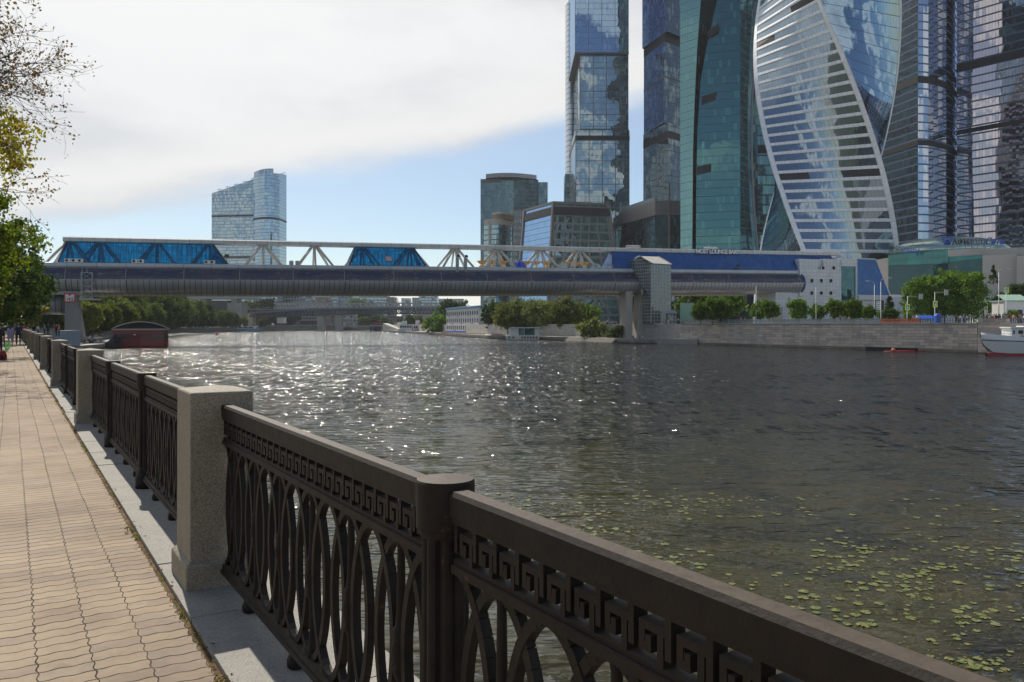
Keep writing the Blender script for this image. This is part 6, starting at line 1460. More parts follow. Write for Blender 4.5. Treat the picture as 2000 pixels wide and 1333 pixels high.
# sheet piling quay front
m_, n = M('sheet_piling'); u, v, _ = n.xyz(n.coord('UV')); s_ = n.m('SINE', n.m('MULTIPLY', u, 5.0)); cc = n.mix(n.ss(n.noise(n.vec(u, n.m('MULTIPLY', v, .3)), 2.0, 5), .35, .7), (.32, .25, .16), (.14, .11, .08)); n.out(n.bsdf(n.mix(n.ss(s_, .3, .9), cc, (.05, .045, .04)), .8)); MAT['pile'] = m_
sp = thing('sheet_pile_wall', 'rusty tan sheet pile wall before the white house', 'wall', (-20, 350, 0)); b = MB(); wallpath(b, [(-34.3+20, 397.5-350), (X(945, 318)+20, 318-350)], -6, -1.75, .5); b.build('piles', MAT['pile'], sp)
# houseboat
hbt = thing('houseboat', 'white two deck houseboat with green railings moored by the willows', 'boat', (X(1024, 273), 273, WATER)); s0 = 273/F
b = MB(); w0, w1 = -38*s0, 30*s0; b.loft([[(w0+.6, -2.4, -.3), (w1-.3, -2.4, -.3), (w1-.3, 2.4, -.3), (w0+.6, 2.4, -.3)], [(w0, -2.6, 1.6), (w1, -2.6, 1.6), (w1, 2.6, 1.6), (w0, 2.6, 1.6)]]); b.quad([(w0, -2.6, 1.6), (w1, -2.6, 1.6), (w1, 2.6, 1.6), (w0, 2.6, 1.6)]); b.build('hull', MAT['white'], hbt)
b = MB(); b.bx(w0+.5, w1-.1, -2.65, 2.6, -.05, .12); b.build('waterline', MAT['dark'], hbt)
b = MB(); b.bx(w0+1.5, -11*s0, -2.0, 2.2, 1.6, 3.9); b.build('cabin', MAT['white'], hbt); b = MB(); b.bx(20*s0, w1-.4, -1.8, 2.0, 1.6, 3.7); b.build('cabin', MAT['white'], hbt)
b = MB(); b.bx(-11*s0, 20*s0, -1.7, 2, 1.6, 3.9); b.build('saloon', F_tdark, hbt)
b = MB(); b.bx(w0+1.6, w1+.2, -2.7, 2.8, 3.9, 4.15); b.build('roof', plain('pale_blue_roof', (.45, .52, .56), .5), hbt)
b = MB(); m_, n = M('green_rail'); n.out(n.bsdf((.0, .16, .09), .5)); MAT['grail'] = m_
for z in (1.75, 2.1, 2.45): b.beam((-11*s0, -2.5, z), (20*s0, -2.5, z), .09, .09)
for k in range(12): b.beam((-11*s0+31*s0*k/11, -2.5, 1.6), (-11*s0+31*s0*k/11, -2.5, 2.5), .08, .08)
b.build('railing', MAT['grail'], hbt)
for k in range(8):
    b = MB(); x = w0+1.2+k*1.35; x = x if k < 2 else -6*s0+(k-2)*.95
    b.bx(x, x+.55, -2.64, -2.5, .55, 1.15); b.build('window', MAT['dark'], hbt)
b = MB(); 
for x in (w0+2, -11*s0, 0, 20*s0, w1-.2): b.beam((x, -2.5, 1.6), (x, -2.5, 3.9), .1, .1)
b.beam((w1+.2, 0, 1.6), (w1+.2, 0, 3.4), .06, .06); b.quad([(w1+.25, 0, 3.3), (w1+1.0, .1, 3.2), (w1+1.0, .1, 2.7), (w1+.25, 0, 2.8)]); b.build('posts', MAT['white2'], hbt)
rb = thing('rowing_boat', 'pink and white upturned boat on the quay left of the houseboat', 'boat', (X(972, 290), 290, -2.1)); b = MB()
ring = lambda x, w, h: [(x, -w, 0), (x, -w*.6, h), (x, w*.6, h), (x, w, 0)]
b.loft([ring(-2.4, .05, .5), ring(-1.5, .7, .8), ring(0, .9, .8), ring(2, .75, .5), ring(3, .1, .3)]); b.build('hull', plain('pinkish_hull', (.5, .4, .36), .5), rb); b = MB(); b.bx(-2, 1.6, -.93, -.86, .2, .35); b.build('stripe', MAT['signred'], rb)
# white motor yacht at the right edge
ya = thing('motor_boat', 'white motor boat with red bottom and lifebuoy cut by the right edge', 'boat', (X(1915, 133), 133, WATER), 0); k0 = 133/F
pxx = lambda p: (p-1915)*k0; pz = lambda y: Z(y, 133)-WATER
def hull(sec, mat, name):
    b = MB(); b.loft(sec, 0, False, True); return b.build(name, mat, ya, weld=True)
secs = []
for x, wt, wb, zt, zb in ((pxx(1915), .08, .02, pz(651), pz(664)), (pxx(1922), .75, .25, pz(652), pz(676)), (pxx(1935), 1.35, .7, pz(653.5), pz(688)), (pxx(1960), 1.75, 1.3, pz(656), pz(690)), (pxx(2000), 1.9, 1.6, pz(659), pz(691)), (pxx(2080), 1.9, 1.6, pz(660), pz(692))):
    zm = zb+(zt-zb)*.55; secs.append([(x, -wb, zb), (x, -(wb+wt)/2-.1, zm), (x, -wt, zt), (x, wt, zt), (x, (wb+wt)/2+.1, zm), (x, wb, zb)])
hull(secs, plain('white_hull', (.66, .66, .65), .35), 'hull')
b = MB(); b.loft([[(x, s_*(w+.02), z) for s_, z in ((-1, -.3), (-1, .42), (1, .42), (1, -.3))] for x, w in ((pxx(1926), .2), (pxx(1937), .78), (pxx(1960), 1.38), (pxx(2000), 1.66), (pxx(2080), 1.68))]); b.build('red_bottom', plain('red_antifouling', (.3, .03, .03), .5), ya)
b = MB(); b.tube([(pxx(1915.5), -.12, pz(664)), (pxx(1922), -.7, pz(664.5)), (pxx(1935), -1.3, pz(665)), (pxx(1960), -1.78, pz(666)), (pxx(2000), -1.92, pz(667)), (pxx(2080), -1.92, pz(668))], .07, 6); b.build('rubbing_strake', MAT['dark'], ya)
b = MB(); b.bx(pxx(1966), pxx(2080), -1.35, 1.35, pz(659), pz(642)); b.bx(pxx(1969), pxx(2080), -1.1, 1.1, pz(643), pz(641)); b.build('cabin', MAT['white'], ya)
b = MB(); b.bx(pxx(1963), pxx(2080), -1.5, 1.5, pz(641.5), pz(639)); b.bx(pxx(1992), pxx(2080), -1.0, 1.0, pz(639), pz(636.8)); b.build('roof', MAT['white'], ya)
for pa, pb in ((1969, 1972), (1979, 1988), (1997, 2006)):
    b = MB(); b.bx(pxx(pa), pxx(pb), -1.39, -1.3, pz(652.5), pz(645.5)); b.build('window', MAT['dark'], ya)
for pa in (1989, 1996):
    b = MB(); b.bx(pxx(pa), pxx(pa+3), -1.93, -1.8, pz(677.5), pz(674)); b.build('porthole', MAT['dark'], ya)
b = MB(); K = 18; b.tube([(pxx(1985.5)+.26*math.cos(2*math.pi*i/K), -1.44, pz(659)+.26*math.sin(2*math.pi*i/K)) for i in range(K+1)], .075, 6); b.build('lifebuoy', plain('orange_buoy', (.55, .13, .05), .5), ya)
b = MB(); 
for z_, y_ in ((pz(648.5), 0), (pz(650.5), 0)): b.tube([(pxx(1916), -.1, z_-.05), (pxx(1923), -.7, z_-.1), (pxx(1936), -1.3, z_-.18), (pxx(1966), -1.6, z_-.3)], .025, 5)
for p, w in ((1917, .12), (1926, .85), (1936, 1.3), (1950, 1.5), (1962, 1.65)): b.beam((pxx(p), -w, pz(655)), (pxx(p), -w, pz(649.6)), .04, .04)
b.beam((pxx(1918), 0, pz(652)), (pxx(1918), 0, pz(628)), .05, .05); b.build('railing', MAT['grey'], ya)
text('boat_name', 'Шарпан', .42, MAT['dark'], (pxx(1939), -1.62, pz(661.5)), (R(97), 0, R(-8)), ya, .01, 'LEFT', .3) if False else None
b = MB(); b.bx(pxx(1990), pxx(2080), -1.95, -1.88, pz(683), pz(681.5)); b.build('blue_stripe', MAT['blue'], ya)
# red boom
bo = thing('floating_boom', 'red floating boom on the water under the granite wall', 'boom', (X(1764, 152), 152, WATER)); b = MB(); b.tube([(X(1726, 152)-X(1764, 152), 0, .02), (X(1764, 152)-X(1764, 152), .2, .06), (X(1803, 152)-X(1764, 152), -.1, .04)], [.12, .2, .14], 8); b.build('float', plain('boom_red', (.38, .03, .03), .6), bo); b = MB(); b.lathe([(.001, 0), (.35, .1), (.4, .4), (.2, .65), (.001, .7)], (X(1745, 152)-X(1764, 152), 0, 0), 10); b.build('marker', plain('boom_orange', (.55, .16, .09), .6), bo)

# ---------------- left bank: boat restaurant, terrace furniture, wall, far boats
rs = thing('boat_restaurant', 'dark red floating restaurant with a black canopy and pale arched frame', 'boat', (X(275, 181), 181, WATER), R(24.5)); k1 = 181/F; px_ = lambda p: (p-275)*k1; pz = lambda y: Z(y, 181)-WATER
b = MB(); wl_, wr_ = px_(223), px_(327)
def rr_ring(z, e=0.0, dpt=24): return [(wl_+.3-e, 0-e, z), (wl_+1.2-e, -1.1-e, z), (px_(275), -1.7-e, z), (wr_-1.2+e, -1.1-e, z), (wr_-.3+e, 0-e, z), (wr_-.8, dpt, z), (wl_+.8, dpt, z)]
b.loft([rr_ring(-.4, -.15), rr_ring(.5), rr_ring(pz(644))]); b.quad(rr_ring(pz(644))); b.build('hull', MAT['red'], rs)
b = MB(); b.loft([rr_ring(pz(661), .05), rr_ring(pz(653), .05)]); 
m_, n = M('hull_windows'); u, v, _ = n.xyz(n.coord('UV')); nx_ = n.xyz(n.coord('Object'))[0]; n.out(n.mixsh(n.m('LESS_THAN', n.m('ABSOLUTE', nx_), 2.3), n.bsdf((.02, .02, .024), .2), n.bsdf((.1, .012, .012), .4))); b.build('window_band', m_, rs)
b = MB(); b.loft([rr_ring(pz(645), .08), rr_ring(pz(643), .08)]); b.tube([(px_(224)+(px_(326)-px_(224))*i/14, -.6, pz(643)+(pz(629)-pz(643))*math.sin(math.pi*i/14)**.8) for i in range(15)], .14, 6); b.build('pale_frame', plain('pale_frame', (.42, .36, .3), .6), rs)
b = MB(); arc2 = [(px_(225)+(px_(325)-px_(225))*i/14, pz(642)+(pz(630)-pz(642))*math.sin(math.pi*i/14)**.8) for i in range(15)]
b.loft([[(x, .2, z) for x, z in arc2], [(x, 22, z) for x, z in arc2]], closed=False, sm=True); b.quad([(x, .9, z) for x, z in arc2]); b.build('canopy', plain('black_canopy', (.015, .013, .013), .7), rs)
b = MB()
for i in range(1, 12): x = px_(228)+(px_(322)-px_(228))*i/12; b.beam((x, -.5, pz(643)), (x, -.5, pz(638)), .07, .07)
b.beam((px_(226), -.5, pz(640)), (px_(324), -.5, pz(640)), .06, .06); b.build('deck_railing', MAT['dark'], rs)
b = MB(); b.lathe([(.001, 0), (.22, .0), (.22, .2), (.001, .25)], (px_(264), -1.75, pz(655)), 10); b.build('lamp', MAT['white'], rs)
gw = thing('gangway', 'dark gangway ramp between the terrace and the red floating restaurant', 'gangway', (X(213, 174), 174, 0)); b = MB(); b.loft([[(-1.6, -1, -3.9), (1.4, -1, -3.2), (1.4, 2.5, -3.2), (-1.6, 2.5, -3.9)], [(-1.6, -1, -3.0), (1.4, -1, -1.0), (1.4, 2.5, -1.0), (-1.6, 2.5, -3.0)]]); b.quad([(-1.6, -1, -3.0), (1.4, -1, -1.0), (1.4, 2.5, -1.0), (-1.6, 2.5, -3.0)]); b.build('ramp', MAT['dark'], gw); b = MB(); b.beam((-1.6, -1, -2.2), (1.4, -1, -.3), .06, .06); b.beam((-1.6, -1, -3), (-1.6, -1, -2.2), .06, .06); b.beam((1.4, -1, -1), (1.4, -1, -.3), .06, .06); b.build('handrail', MAT['grey'], gw)
bx2 = thing('barrier_box', 'grey blue metal hoarding between the railing and the near bridge pier', 'hoarding', (X(117, 150), 150, -2.3)); b = MB(); b.bx(-1.1, 1.1, -.2, 5, 0, Z(647, 150)+2.3); b.build('panel', plain('blue_grey_hoarding', (.22, .27, .32), .5), bx2); b = MB(); b.bx(-1.15, 1.15, -.25, 5, Z(647, 150)+2.3, Z(647, 150)+2.38); b.build('cap_rail', MAT['grey'], bx2)
tf = fence('mesh_fence', 'grey mesh fence where the promenade turns towards the near pier', [(X(50, 118), 118), (X(104, 126), 126)], -.1, 1.25, .06, 1.6, MAT['grey'], MAT['fmesh'], grp='fences of the left bank')
# cafe tables and chairs on the lower terrace
def cafe_set(kind):
    if kind == 'table':
        t = thing('cafe_table', '', 'table', group='cafe tables on the lower terrace'); b = MB(); b.lathe([(.45, .72), (.45, .75), (.001, .75)], n=12); b.build('top', MAT['white'], t); b = MB(); b.lathe([(.25, 0), (.25, .03), (.04, .05), (.04, .72)], n=8); b.build('pedestal', MAT['dark'], t)
    else:
        t = thing('cafe_chair', '', 'chair', group='cafe chairs on the lower terrace'); b = MB(); b.bx(-.24, .24, -.24, .24, .42, .46); b.build('seat', MAT['grey'], t); b = MB(); b.bx(-.24, .24, .2, .25, .5, .9); b.build('backrest', MAT['grey'], t); b = MB()
        for x in (-.2, .2):
            for y in (-.2, .2): b.beam((x, y, 0), (x, y, .43), .04, .04)
        b.build('legs', MAT['dark'], t)
    return t
tb, ch = cafe_set('table'), cafe_set('chair'); r9 = random.Random(9)
for i in range(16):
    Y = 178+r9.random()*34; px = r9.uniform(172, 206); loc = Vector((X(px, Y), Y, -2.29))
    plant(tb, loc, 1.2, 0, 'white cafe table on the lower terrace before the pale wall', 'cafe tables on the lower terrace')
    for k in range(2): a = r9.uniform(0, 6.28); plant(ch, loc+Vector((math.cos(a)*.85, math.sin(a)*.85, 0)), 1.15, a+math.pi/2*-1, 'grey cafe chair on the lower terrace before the pale wall', 'cafe chairs on the lower terrace')
lw2 = thing('terrace_wall', 'pale stone wall behind the cafe terrace on the left bank', 'wall', (-135, 262, 0)); b = MB(); wallpath(b, [(X(160, 225)+135, 225-262), (X(223, 296)+135, 296-262)], -6, -.25, .4); b.build('wall', MAT['emb_light'], lw2); b = MB(); wallpath(b, [(X(160, 225)+135, 225-262), (X(223, 296)+135, 296-262)], -.25, .0, .7); b.build('coping', MAT['concrete'], lw2)
fence('bank_fence', 'dark iron fence on the pale wall behind the cafe terrace', [(X(160, 226), 226), (X(223, 297), 297)], 0.0, 1.1, .07, 1.0, MAT['dark'], None, grp='fences of the left bank'); fence('bank_fence', 'distant fence on the wall under the wooded slope', [(X(330, 472), 472), (X(390, 545), 545)], 0.0, 1.1, .09, 2.0, MAT['dark'], None, grp='fences of the left bank')
# far left boats
def far_boat(name, lab, pl, pr, Y, pd, pc, cols, grp='boats moored under the left bank'):
    t = thing(name, lab, 'boat', (X((pl+pr)/2, Y), Y, WATER), 0, grp); w = (X(pr, Y)-X(pl, Y))/2; h1 = Z(pd, Y)-WATER; h2 = Z(pc, Y)-WATER
    b = MB(); b.loft([[(-w*.94, -2.5, -.3), (w*.9, -2.5, -.3), (w*.96, 0, -.3), (w*.9, 2.5, -.3), (-w*.94, 2.5, -.3)], [(-w, -3, h1), (w*.93, -3, h1), (w, 0, h1*1.1), (w*.93, 3, h1), (-w, 3, h1)]]); b.quad([(-w, -3, h1), (w*.93, -3, h1), (w, 0, h1*1.1), (w*.93, 3, h1), (-w, 3, h1)]); b.build('hull', cols[0], t)
    b = MB(); b.bx(-w*.85, w*.6, -2.3, 2.3, h1, h1+(h2-h1)*.5); b.bx(-w*.9, w*.7, -2.6, 2.6, h1+(h2-h1)*.5, h1+(h2-h1)*.58); b.bx(-w*.6, -w*.1, -1.5, 1.5, h1+(h2-h1)*.58, h2); b.build('cabin', cols[1], t)
    for k in range(5):
        b = MB(); x = -w*.8+k*w*.28; b.bx(x, x+w*.2, -2.36, -2.2, h1+(h2-h1)*.15, h1+(h2-h1)*.4); b.build('window', MAT['dark'], t)
    return t
far_boat('river_boat', 'small white boat moored left of the long blue boat', 384, 416, 560, 644, 634, (MAT['white'], MAT['white'])); far_boat('river_boat', 'white upper decked boat moored behind the long blue boat', 424, 455, 600, 643, 629, (MAT['white'], MAT['white']))
far_boat('river_boat', 'long pale blue river boat moored under the left bank', 440, 513, 590, 642.5, 634, (plain('pale_blue_hull', (.25, .34, .46), .5), MAT['white']))
by = thing('channel_buoy', 'red channel buoy floating far out beyond the bridge', 'buoy', (X(424, 395), 395, WATER)); b = MB(); b.lathe([(.001, -.2), (.75, -.1), (.8, .35), (.4, .5), (.32, 1.4), (.001, 1.7)], n=12); b.build('float', plain('buoy_red', (.3, .02, .02), .5), by)
# right bank ships beyond the low quay
far_boat('passenger_ship', 'white two deck passenger ship moored by the far quay, left one', 779, 812, 520, 643, 627, (MAT['white'], MAT['white']), 'ships moored at the far right quay'); t9 = far_boat('passenger_ship', 'white passenger ship with dark hull moored by the far quay, right one', 806, 836, 500, 645, 626, (plain('dark_hull', (.06, .06, .07), .5), MAT['white']), 'ships moored at the far right quay')
b = MB(); b.bx(-3, 1, -1, 1, 5, 6.6); b.build('red_funnel', MAT['signred'], t9)
pj = thing('landing_stage', 'dark timber landing stage on piles at the far right bank', 'jetty', (X(737, 640), 640, WATER)); b = MB(); b.bx(-16, 4, -3, 6, 3.9, 4.7); b.build('deck', MAT['grey'], pj); b = MB()
for x in (-5, -2.5, 0, 2.5): 
    for y in (-2, 3): b.beam((x, y, -2), (x, y, 4), .8, .8)
b.bx(-1.5, 3.5, -2, 5, 0, 4); b.build('piles', MAT['dark'], pj); b = MB(); b.bx(-4, 3, 0, 4, 4.7, 7.2); b.build('cabin', plain('dull_red_cabin', (.18, .04, .04), .6), pj)
sw = thing('sloped_wall', 'pale sloping concrete ramp wall at the far right bank', 'wall', (X(760, 600), 600, 0)); b = MB(); x0, x1 = X(748, 600)-X(760, 600), X(778, 560)-X(760, 600); b.loft([[(x0, 0, -5), (x1, -40, -5), (x1+3, -35, -5), (x0+3, 5, -5)], [(x0, 0, 2.8), (x1, -40, -1.4), (x1+3, -35, -1.4), (x0+3, 5, 2.8)]]); b.quad([(x0, 0, 2.8), (x1, -40, -1.4), (x1+3, -35, -1.4), (x0+3, 5, 2.8)]); b.build('wall', plain('ramp_concrete', (.42, .4, .35), .85, 0, .2, .2), sw)

# ---------------- far bridges
def truss(b, x0, x1, y, zb, zt, n_, th, dx=0):
    for i in range(n_):
        a = x0+(x1-x0)*i/n_; m = x0+(x1-x0)*(i+.5)/n_; c_ = x0+(x1-x0)*(i+1)/n_
        b.beam((a, y, zb), (m, y, zt), th, th); b.beam((m, y, zt), (c_, y, zb), th, th)
    b.beam((x0, y, zt), (x1, y, zt), th*1.2, th*1.2); b.beam((x0, y, zb), (x1, y, zb), th*1.2, th*1.2)
m_, n = M('bridge_steel'); n.out(n.bsdf((.17, .19, .21), .6)); MAT['bsteel'] = m_
m_, n = M('bridge_steel_dark'); n.out(n.bsdf((.075, .085, .1), .6)); MAT['bsteel2'] = m_
fb = thing('road_bridge', 'dark two level steel road bridge with lattice girders far upstream', 'bridge', (X(680, 660), 660, 0)); k2 = 660/F; fx = lambda p: (p-680)*k2; fz = lambda y: Z(y, 660)
b = MB(); b.loft([[(fx(490), y, fz(610)-z) for y, z in ((-4, 0), (6, 0), (6, 1.2), (-4, 1.2))], [(fx(620), y, fz(602)-z) for y, z in ((-4, 0), (6, 0), (6, 1.2), (-4, 1.2))], [(fx(790), y, fz(599.5)-z) for y, z in ((-4, 0), (6, 0), (6, 1.2), (-4, 1.2))], [(fx(900), y, fz(599)-z) for y, z in ((-4, 0), (6, 0), (6, 1.2), (-4, 1.2))]]); b.build('deck', MAT['bsteel'], fb)
b = MB(); pp = [(490, 610, 619), (540, 607, 619), (620, 603, 616), (700, 600.5, 613.5), (790, 599.5, 613), (900, 599.5, 613)]
for (a, za, zb2_), (c_, zc2, zd) in zip(pp[:-1], pp[1:]):
    nseg = max(3, int((c_-a)/7))
    for y in (-3.6, 5):
        for i in range(nseg):
            f0, f1, fm = i/nseg, (i+1)/nseg, (i+.5)/nseg; L_ = lambda u, v_, f: u+(v_-u)*f
            b.beam((fx(L_(a, c_, f0)), y, fz(L_(zb2_, zd, f0))), (fx(L_(a, c_, fm)), y, fz(L_(za, zc2, fm))-1), .6, .6); b.beam((fx(L_(a, c_, fm)), y, fz(L_(za, zc2, fm))-1), (fx(L_(a, c_, f1)), y, fz(L_(zb2_, zd, f1))), .6, .6)
        b.beam((fx(a), y, fz(zb2_)), (fx(c_), y, fz(zd)), .8, .8)
b.build('lattice_girder', MAT['bsteel2'], fb)
for p0, p1, pz_ in ((621, 633, 616), (656, 668, 616), (826, 836, 613), (486, 496, 612)):
    b = MB(); b.bx(fx(p0), fx(p1), -3, 5, -5, fz(pz_)); b.build('pier', MAT['concrete'], fb)
rbg = thing('railway_bridge', 'pale lattice railway bridge behind the road bridge', 'bridge', (X(680, 690), 690, 0)); k3 = 690/F; b = MB()
for y in (0, 7):
    truss(b, (535-680)*k3, (900-680)*k3, y, Z(603, 690), Z(592.5, 690), 34, .75)
b.build('lattice_girder', plain('pale_bridge_steel', (.34, .36, .36), .6), rbg); b = MB(); b.bx((480-680)*k3, (900-680)*k3, 0, 7, Z(603.5, 690)-1, Z(603.5, 690)); b.build('deck', MAT['bsteel'], rbg)
b = MB()
for px in (662, 690, 700, 776): b.beam(((px-680)*k3, 3, Z(603, 690)), ((px-680)*k3, 3, Z(583, 690)), .5, .5); b.beam(((px-680)*k3-3, 3, Z(590, 690)), ((px-680)*k3+3, 3, Z(590, 690)), .3, .3)
b.build('catenary_masts', MAT['bsteel2'], rbg)
vd = thing('ring_road_viaduct', 'concrete viaduct with ribbed piers at the left bank far upstream', 'bridge', (X(430, 640), 640, 0)); k4 = 640/F; b = MB(); gx = lambda p: (p-430)*k4
b.bx(gx(366), gx(506), -5, 8, Z(584.5, 640), Z(577.5, 640)); b.build('deck', plain('pale_deck', (.36, .35, .33), .7), vd)
MAT['ribp'] = plain('ribbed_piers', (.3, .28, .26), .8, 0, .3, .2)
b = MB(); b.bx(gx(395), gx(407), -4, 7, -2, Z(584, 640)); b.build('pier', MAT['ribp'], vd); b = MB(); b.bx(gx(448), gx(477), -5, 8, -2, Z(592.5, 640)); b.bx(gx(455), gx(466), -4, 7, Z(592.5, 640), Z(584, 640)); b.build('pier', MAT['ribp'], vd)
b = MB(); b.bx(gx(402), gx(450), -3, 6, Z(614, 640), Z(588, 640)); b.build('dark_retaining', plain('dark_abutment', (.09, .085, .08), .8), vd)
# far embankment wall, quay and low sheds under the bridges
def block(name, lab, cat, pl, pr, pt, pb, Y, mat, dep=20, roof=None, grp=None, extra=None):
    t = thing(name, lab, cat, (X((pl+pr)/2, Y), Y, 0), 0, grp); w = (X(pr, Y)-X(pl, Y))/2
    b = MB(); b.bx(-w, w, 0, dep, Z(pb, Y) if pb else -2, Z(pt, Y)); b.build('wall', mat, t)
    if roof is not None: b = MB(); b.bx(-w*1.02, w*1.02, -.5, dep+.5, Z(pt, Y), Z(pt, Y)+roof); b.build('roof', MAT['grey'], t)
    return t
FW1 = facade('far_windows', (.5, .6, .7), .3, (.05, .06, .07), 3.2, 3.3, 1.3, 1.5, (.4, .4, .38), tilt=.05)
FW2 = facade('far_windows_blue', (.5, .65, .75), .4, (.08, .12, .14), 4, 3.4, .5, 1.2, (.3, .34, .36), tilt=.05)
FW3 = facade('far_windows_brown', (.4, .4, .45), .25, (.06, .055, .05), 3.2, 3.3, 1.3, 1.5, (.26, .2, .16), tilt=.05)
far_ = 'city blocks beyond the far bridges'
for pl, pr, pt, Y, m_, lab in ((500, 542, 560, 850, FW2, 'glassy foot block under the pale office tower'), (545, 612, 574, 900, FW1, 'long pale block with a row of windows under the tube'), (612, 660, 577, 880, FW2, 'grey blue block in the middle under the tube'), (655, 705, 576, 920, FW2, 'blue glazed office slab under the tube'), (703, 756, 575, 870, FW2, 'wide blue office slab under the tube, right one'), (755, 770, 582, 860, FW3, 'small brown block right of the office slabs'),
                             (818, 854, 573, 1000, FW2, 'grey tower slab far away right of the centre'), (805, 822, 583, 1010, FW1, 'low pale block left of the grey slab'), (784, 800, 584, 1100, FW2, 'tiny far block in the gap'), (855, 905, 585, 1300, FW1, 'distant low city block right of the grey slab'), (616, 640, 582, 800, FW3, 'brown building with a glazed roof behind the bridges'), (385, 440, 572, 900, FW1, 'pale block above the viaduct'), (330, 400, 574, 1000, FW3, 'brown block over the left woods'), (440, 500, 576, 1000, FW1, 'pale distant block behind the viaduct')):
    block('city_block', lab, 'building', pl, pr, pt, 0, Y, m_, 20, .8, far_)
for pl, pr, pt, pb, Y, m_, lab in ((541, 552, 621, 632, 700, MAT['white'], 'tiny white hut under the road bridge'), (585, 622, 627, 633, 735, MAT['dark'], 'low dark shed under the road bridge'), (633, 656, 617, 634, 740, FW3, 'brick building between the bridge piers'), (668, 694, 616, 640, 745, FW1, 'pale building right of the bridge piers'), (757, 788, 619, 630, 760, FW3, 'low brown shed behind the landing stage')):
    block('shed', lab, 'building', pl, pr, pt, pb, Y, m_, 12, .5, 'sheds under the far bridges')
eh = thing('far_embankment', 'grey embankment wall under the far bridges', 'wall', (X(600, 715), 715, 0)); b = MB(); wallpath(b, [(X(505, 640)-X(600, 715), 640-715), (X(592, 724)-X(600, 715), 724-715), (X(705, 764)-X(600, 715), 764-715)], -7, 1.0, .5); b.build('wall', MAT['emb_far'], eh); b = MB(); wallpath(b, [(X(505, 639)-X(600, 715), 639-715), (X(592, 723)-X(600, 715), 723-715), (X(705, 763)-X(600, 715), 763-715)], .8, 1.3, .6); b.build('coping', MAT['concrete'], eh)
for (px, pt, Y, k_, lab) in ((513, 622, 640, 0, 'single round tree on the far embankment under the viaduct'), (712, 619, 800, 2, 'bush mass right of the bridge piers, left one'), (735, 616, 800, 1, 'bush mass right of the bridge piers, middle one'), (752, 618, 790, 2, 'bush mass right of the bridge piers, right one'), (800, 616, 700, 0, 'bush behind the ships'), (820, 617, 720, 2, 'green bush behind the white ships, right one'), (560, 590, 820, 1, 'dark tree before the long pale block'), (480, 588, 760, 1, 'dark tree beside the glassy foot block'), (700, 587, 850, 0, 'little green tree before the office slabs'), (520, 585, 800, 1, 'dark tree before the glassy foot block')):
    h = max(4, Z(pt, Y)); plant(wood[k_] if k_ != 3 else wood[0], Vector((X(px, Y), Y, 0)), (h/11.8*1.2, h/11.8*1.2, h/11.8), rt.uniform(0, 6), lab, 'trees on the far banks')
hb = MB()
for i in range(24):
    x0, x1 = -1800+150*i, -1800+150*(i+1); h0, h1 = [10+16*noise.noise(Vector((x*.004, 2, 0)))+8 for x in (x0, x1)]
    hb.quad([(x0, 1700, 0), (x1, 1700, 0), (x1, 1900, h1), (x0, 1900, h0)], sm=True)
tag(hb.build('hills', MAT['gravel']), kind='structure').name = 'hills_far' if False else 'hills'
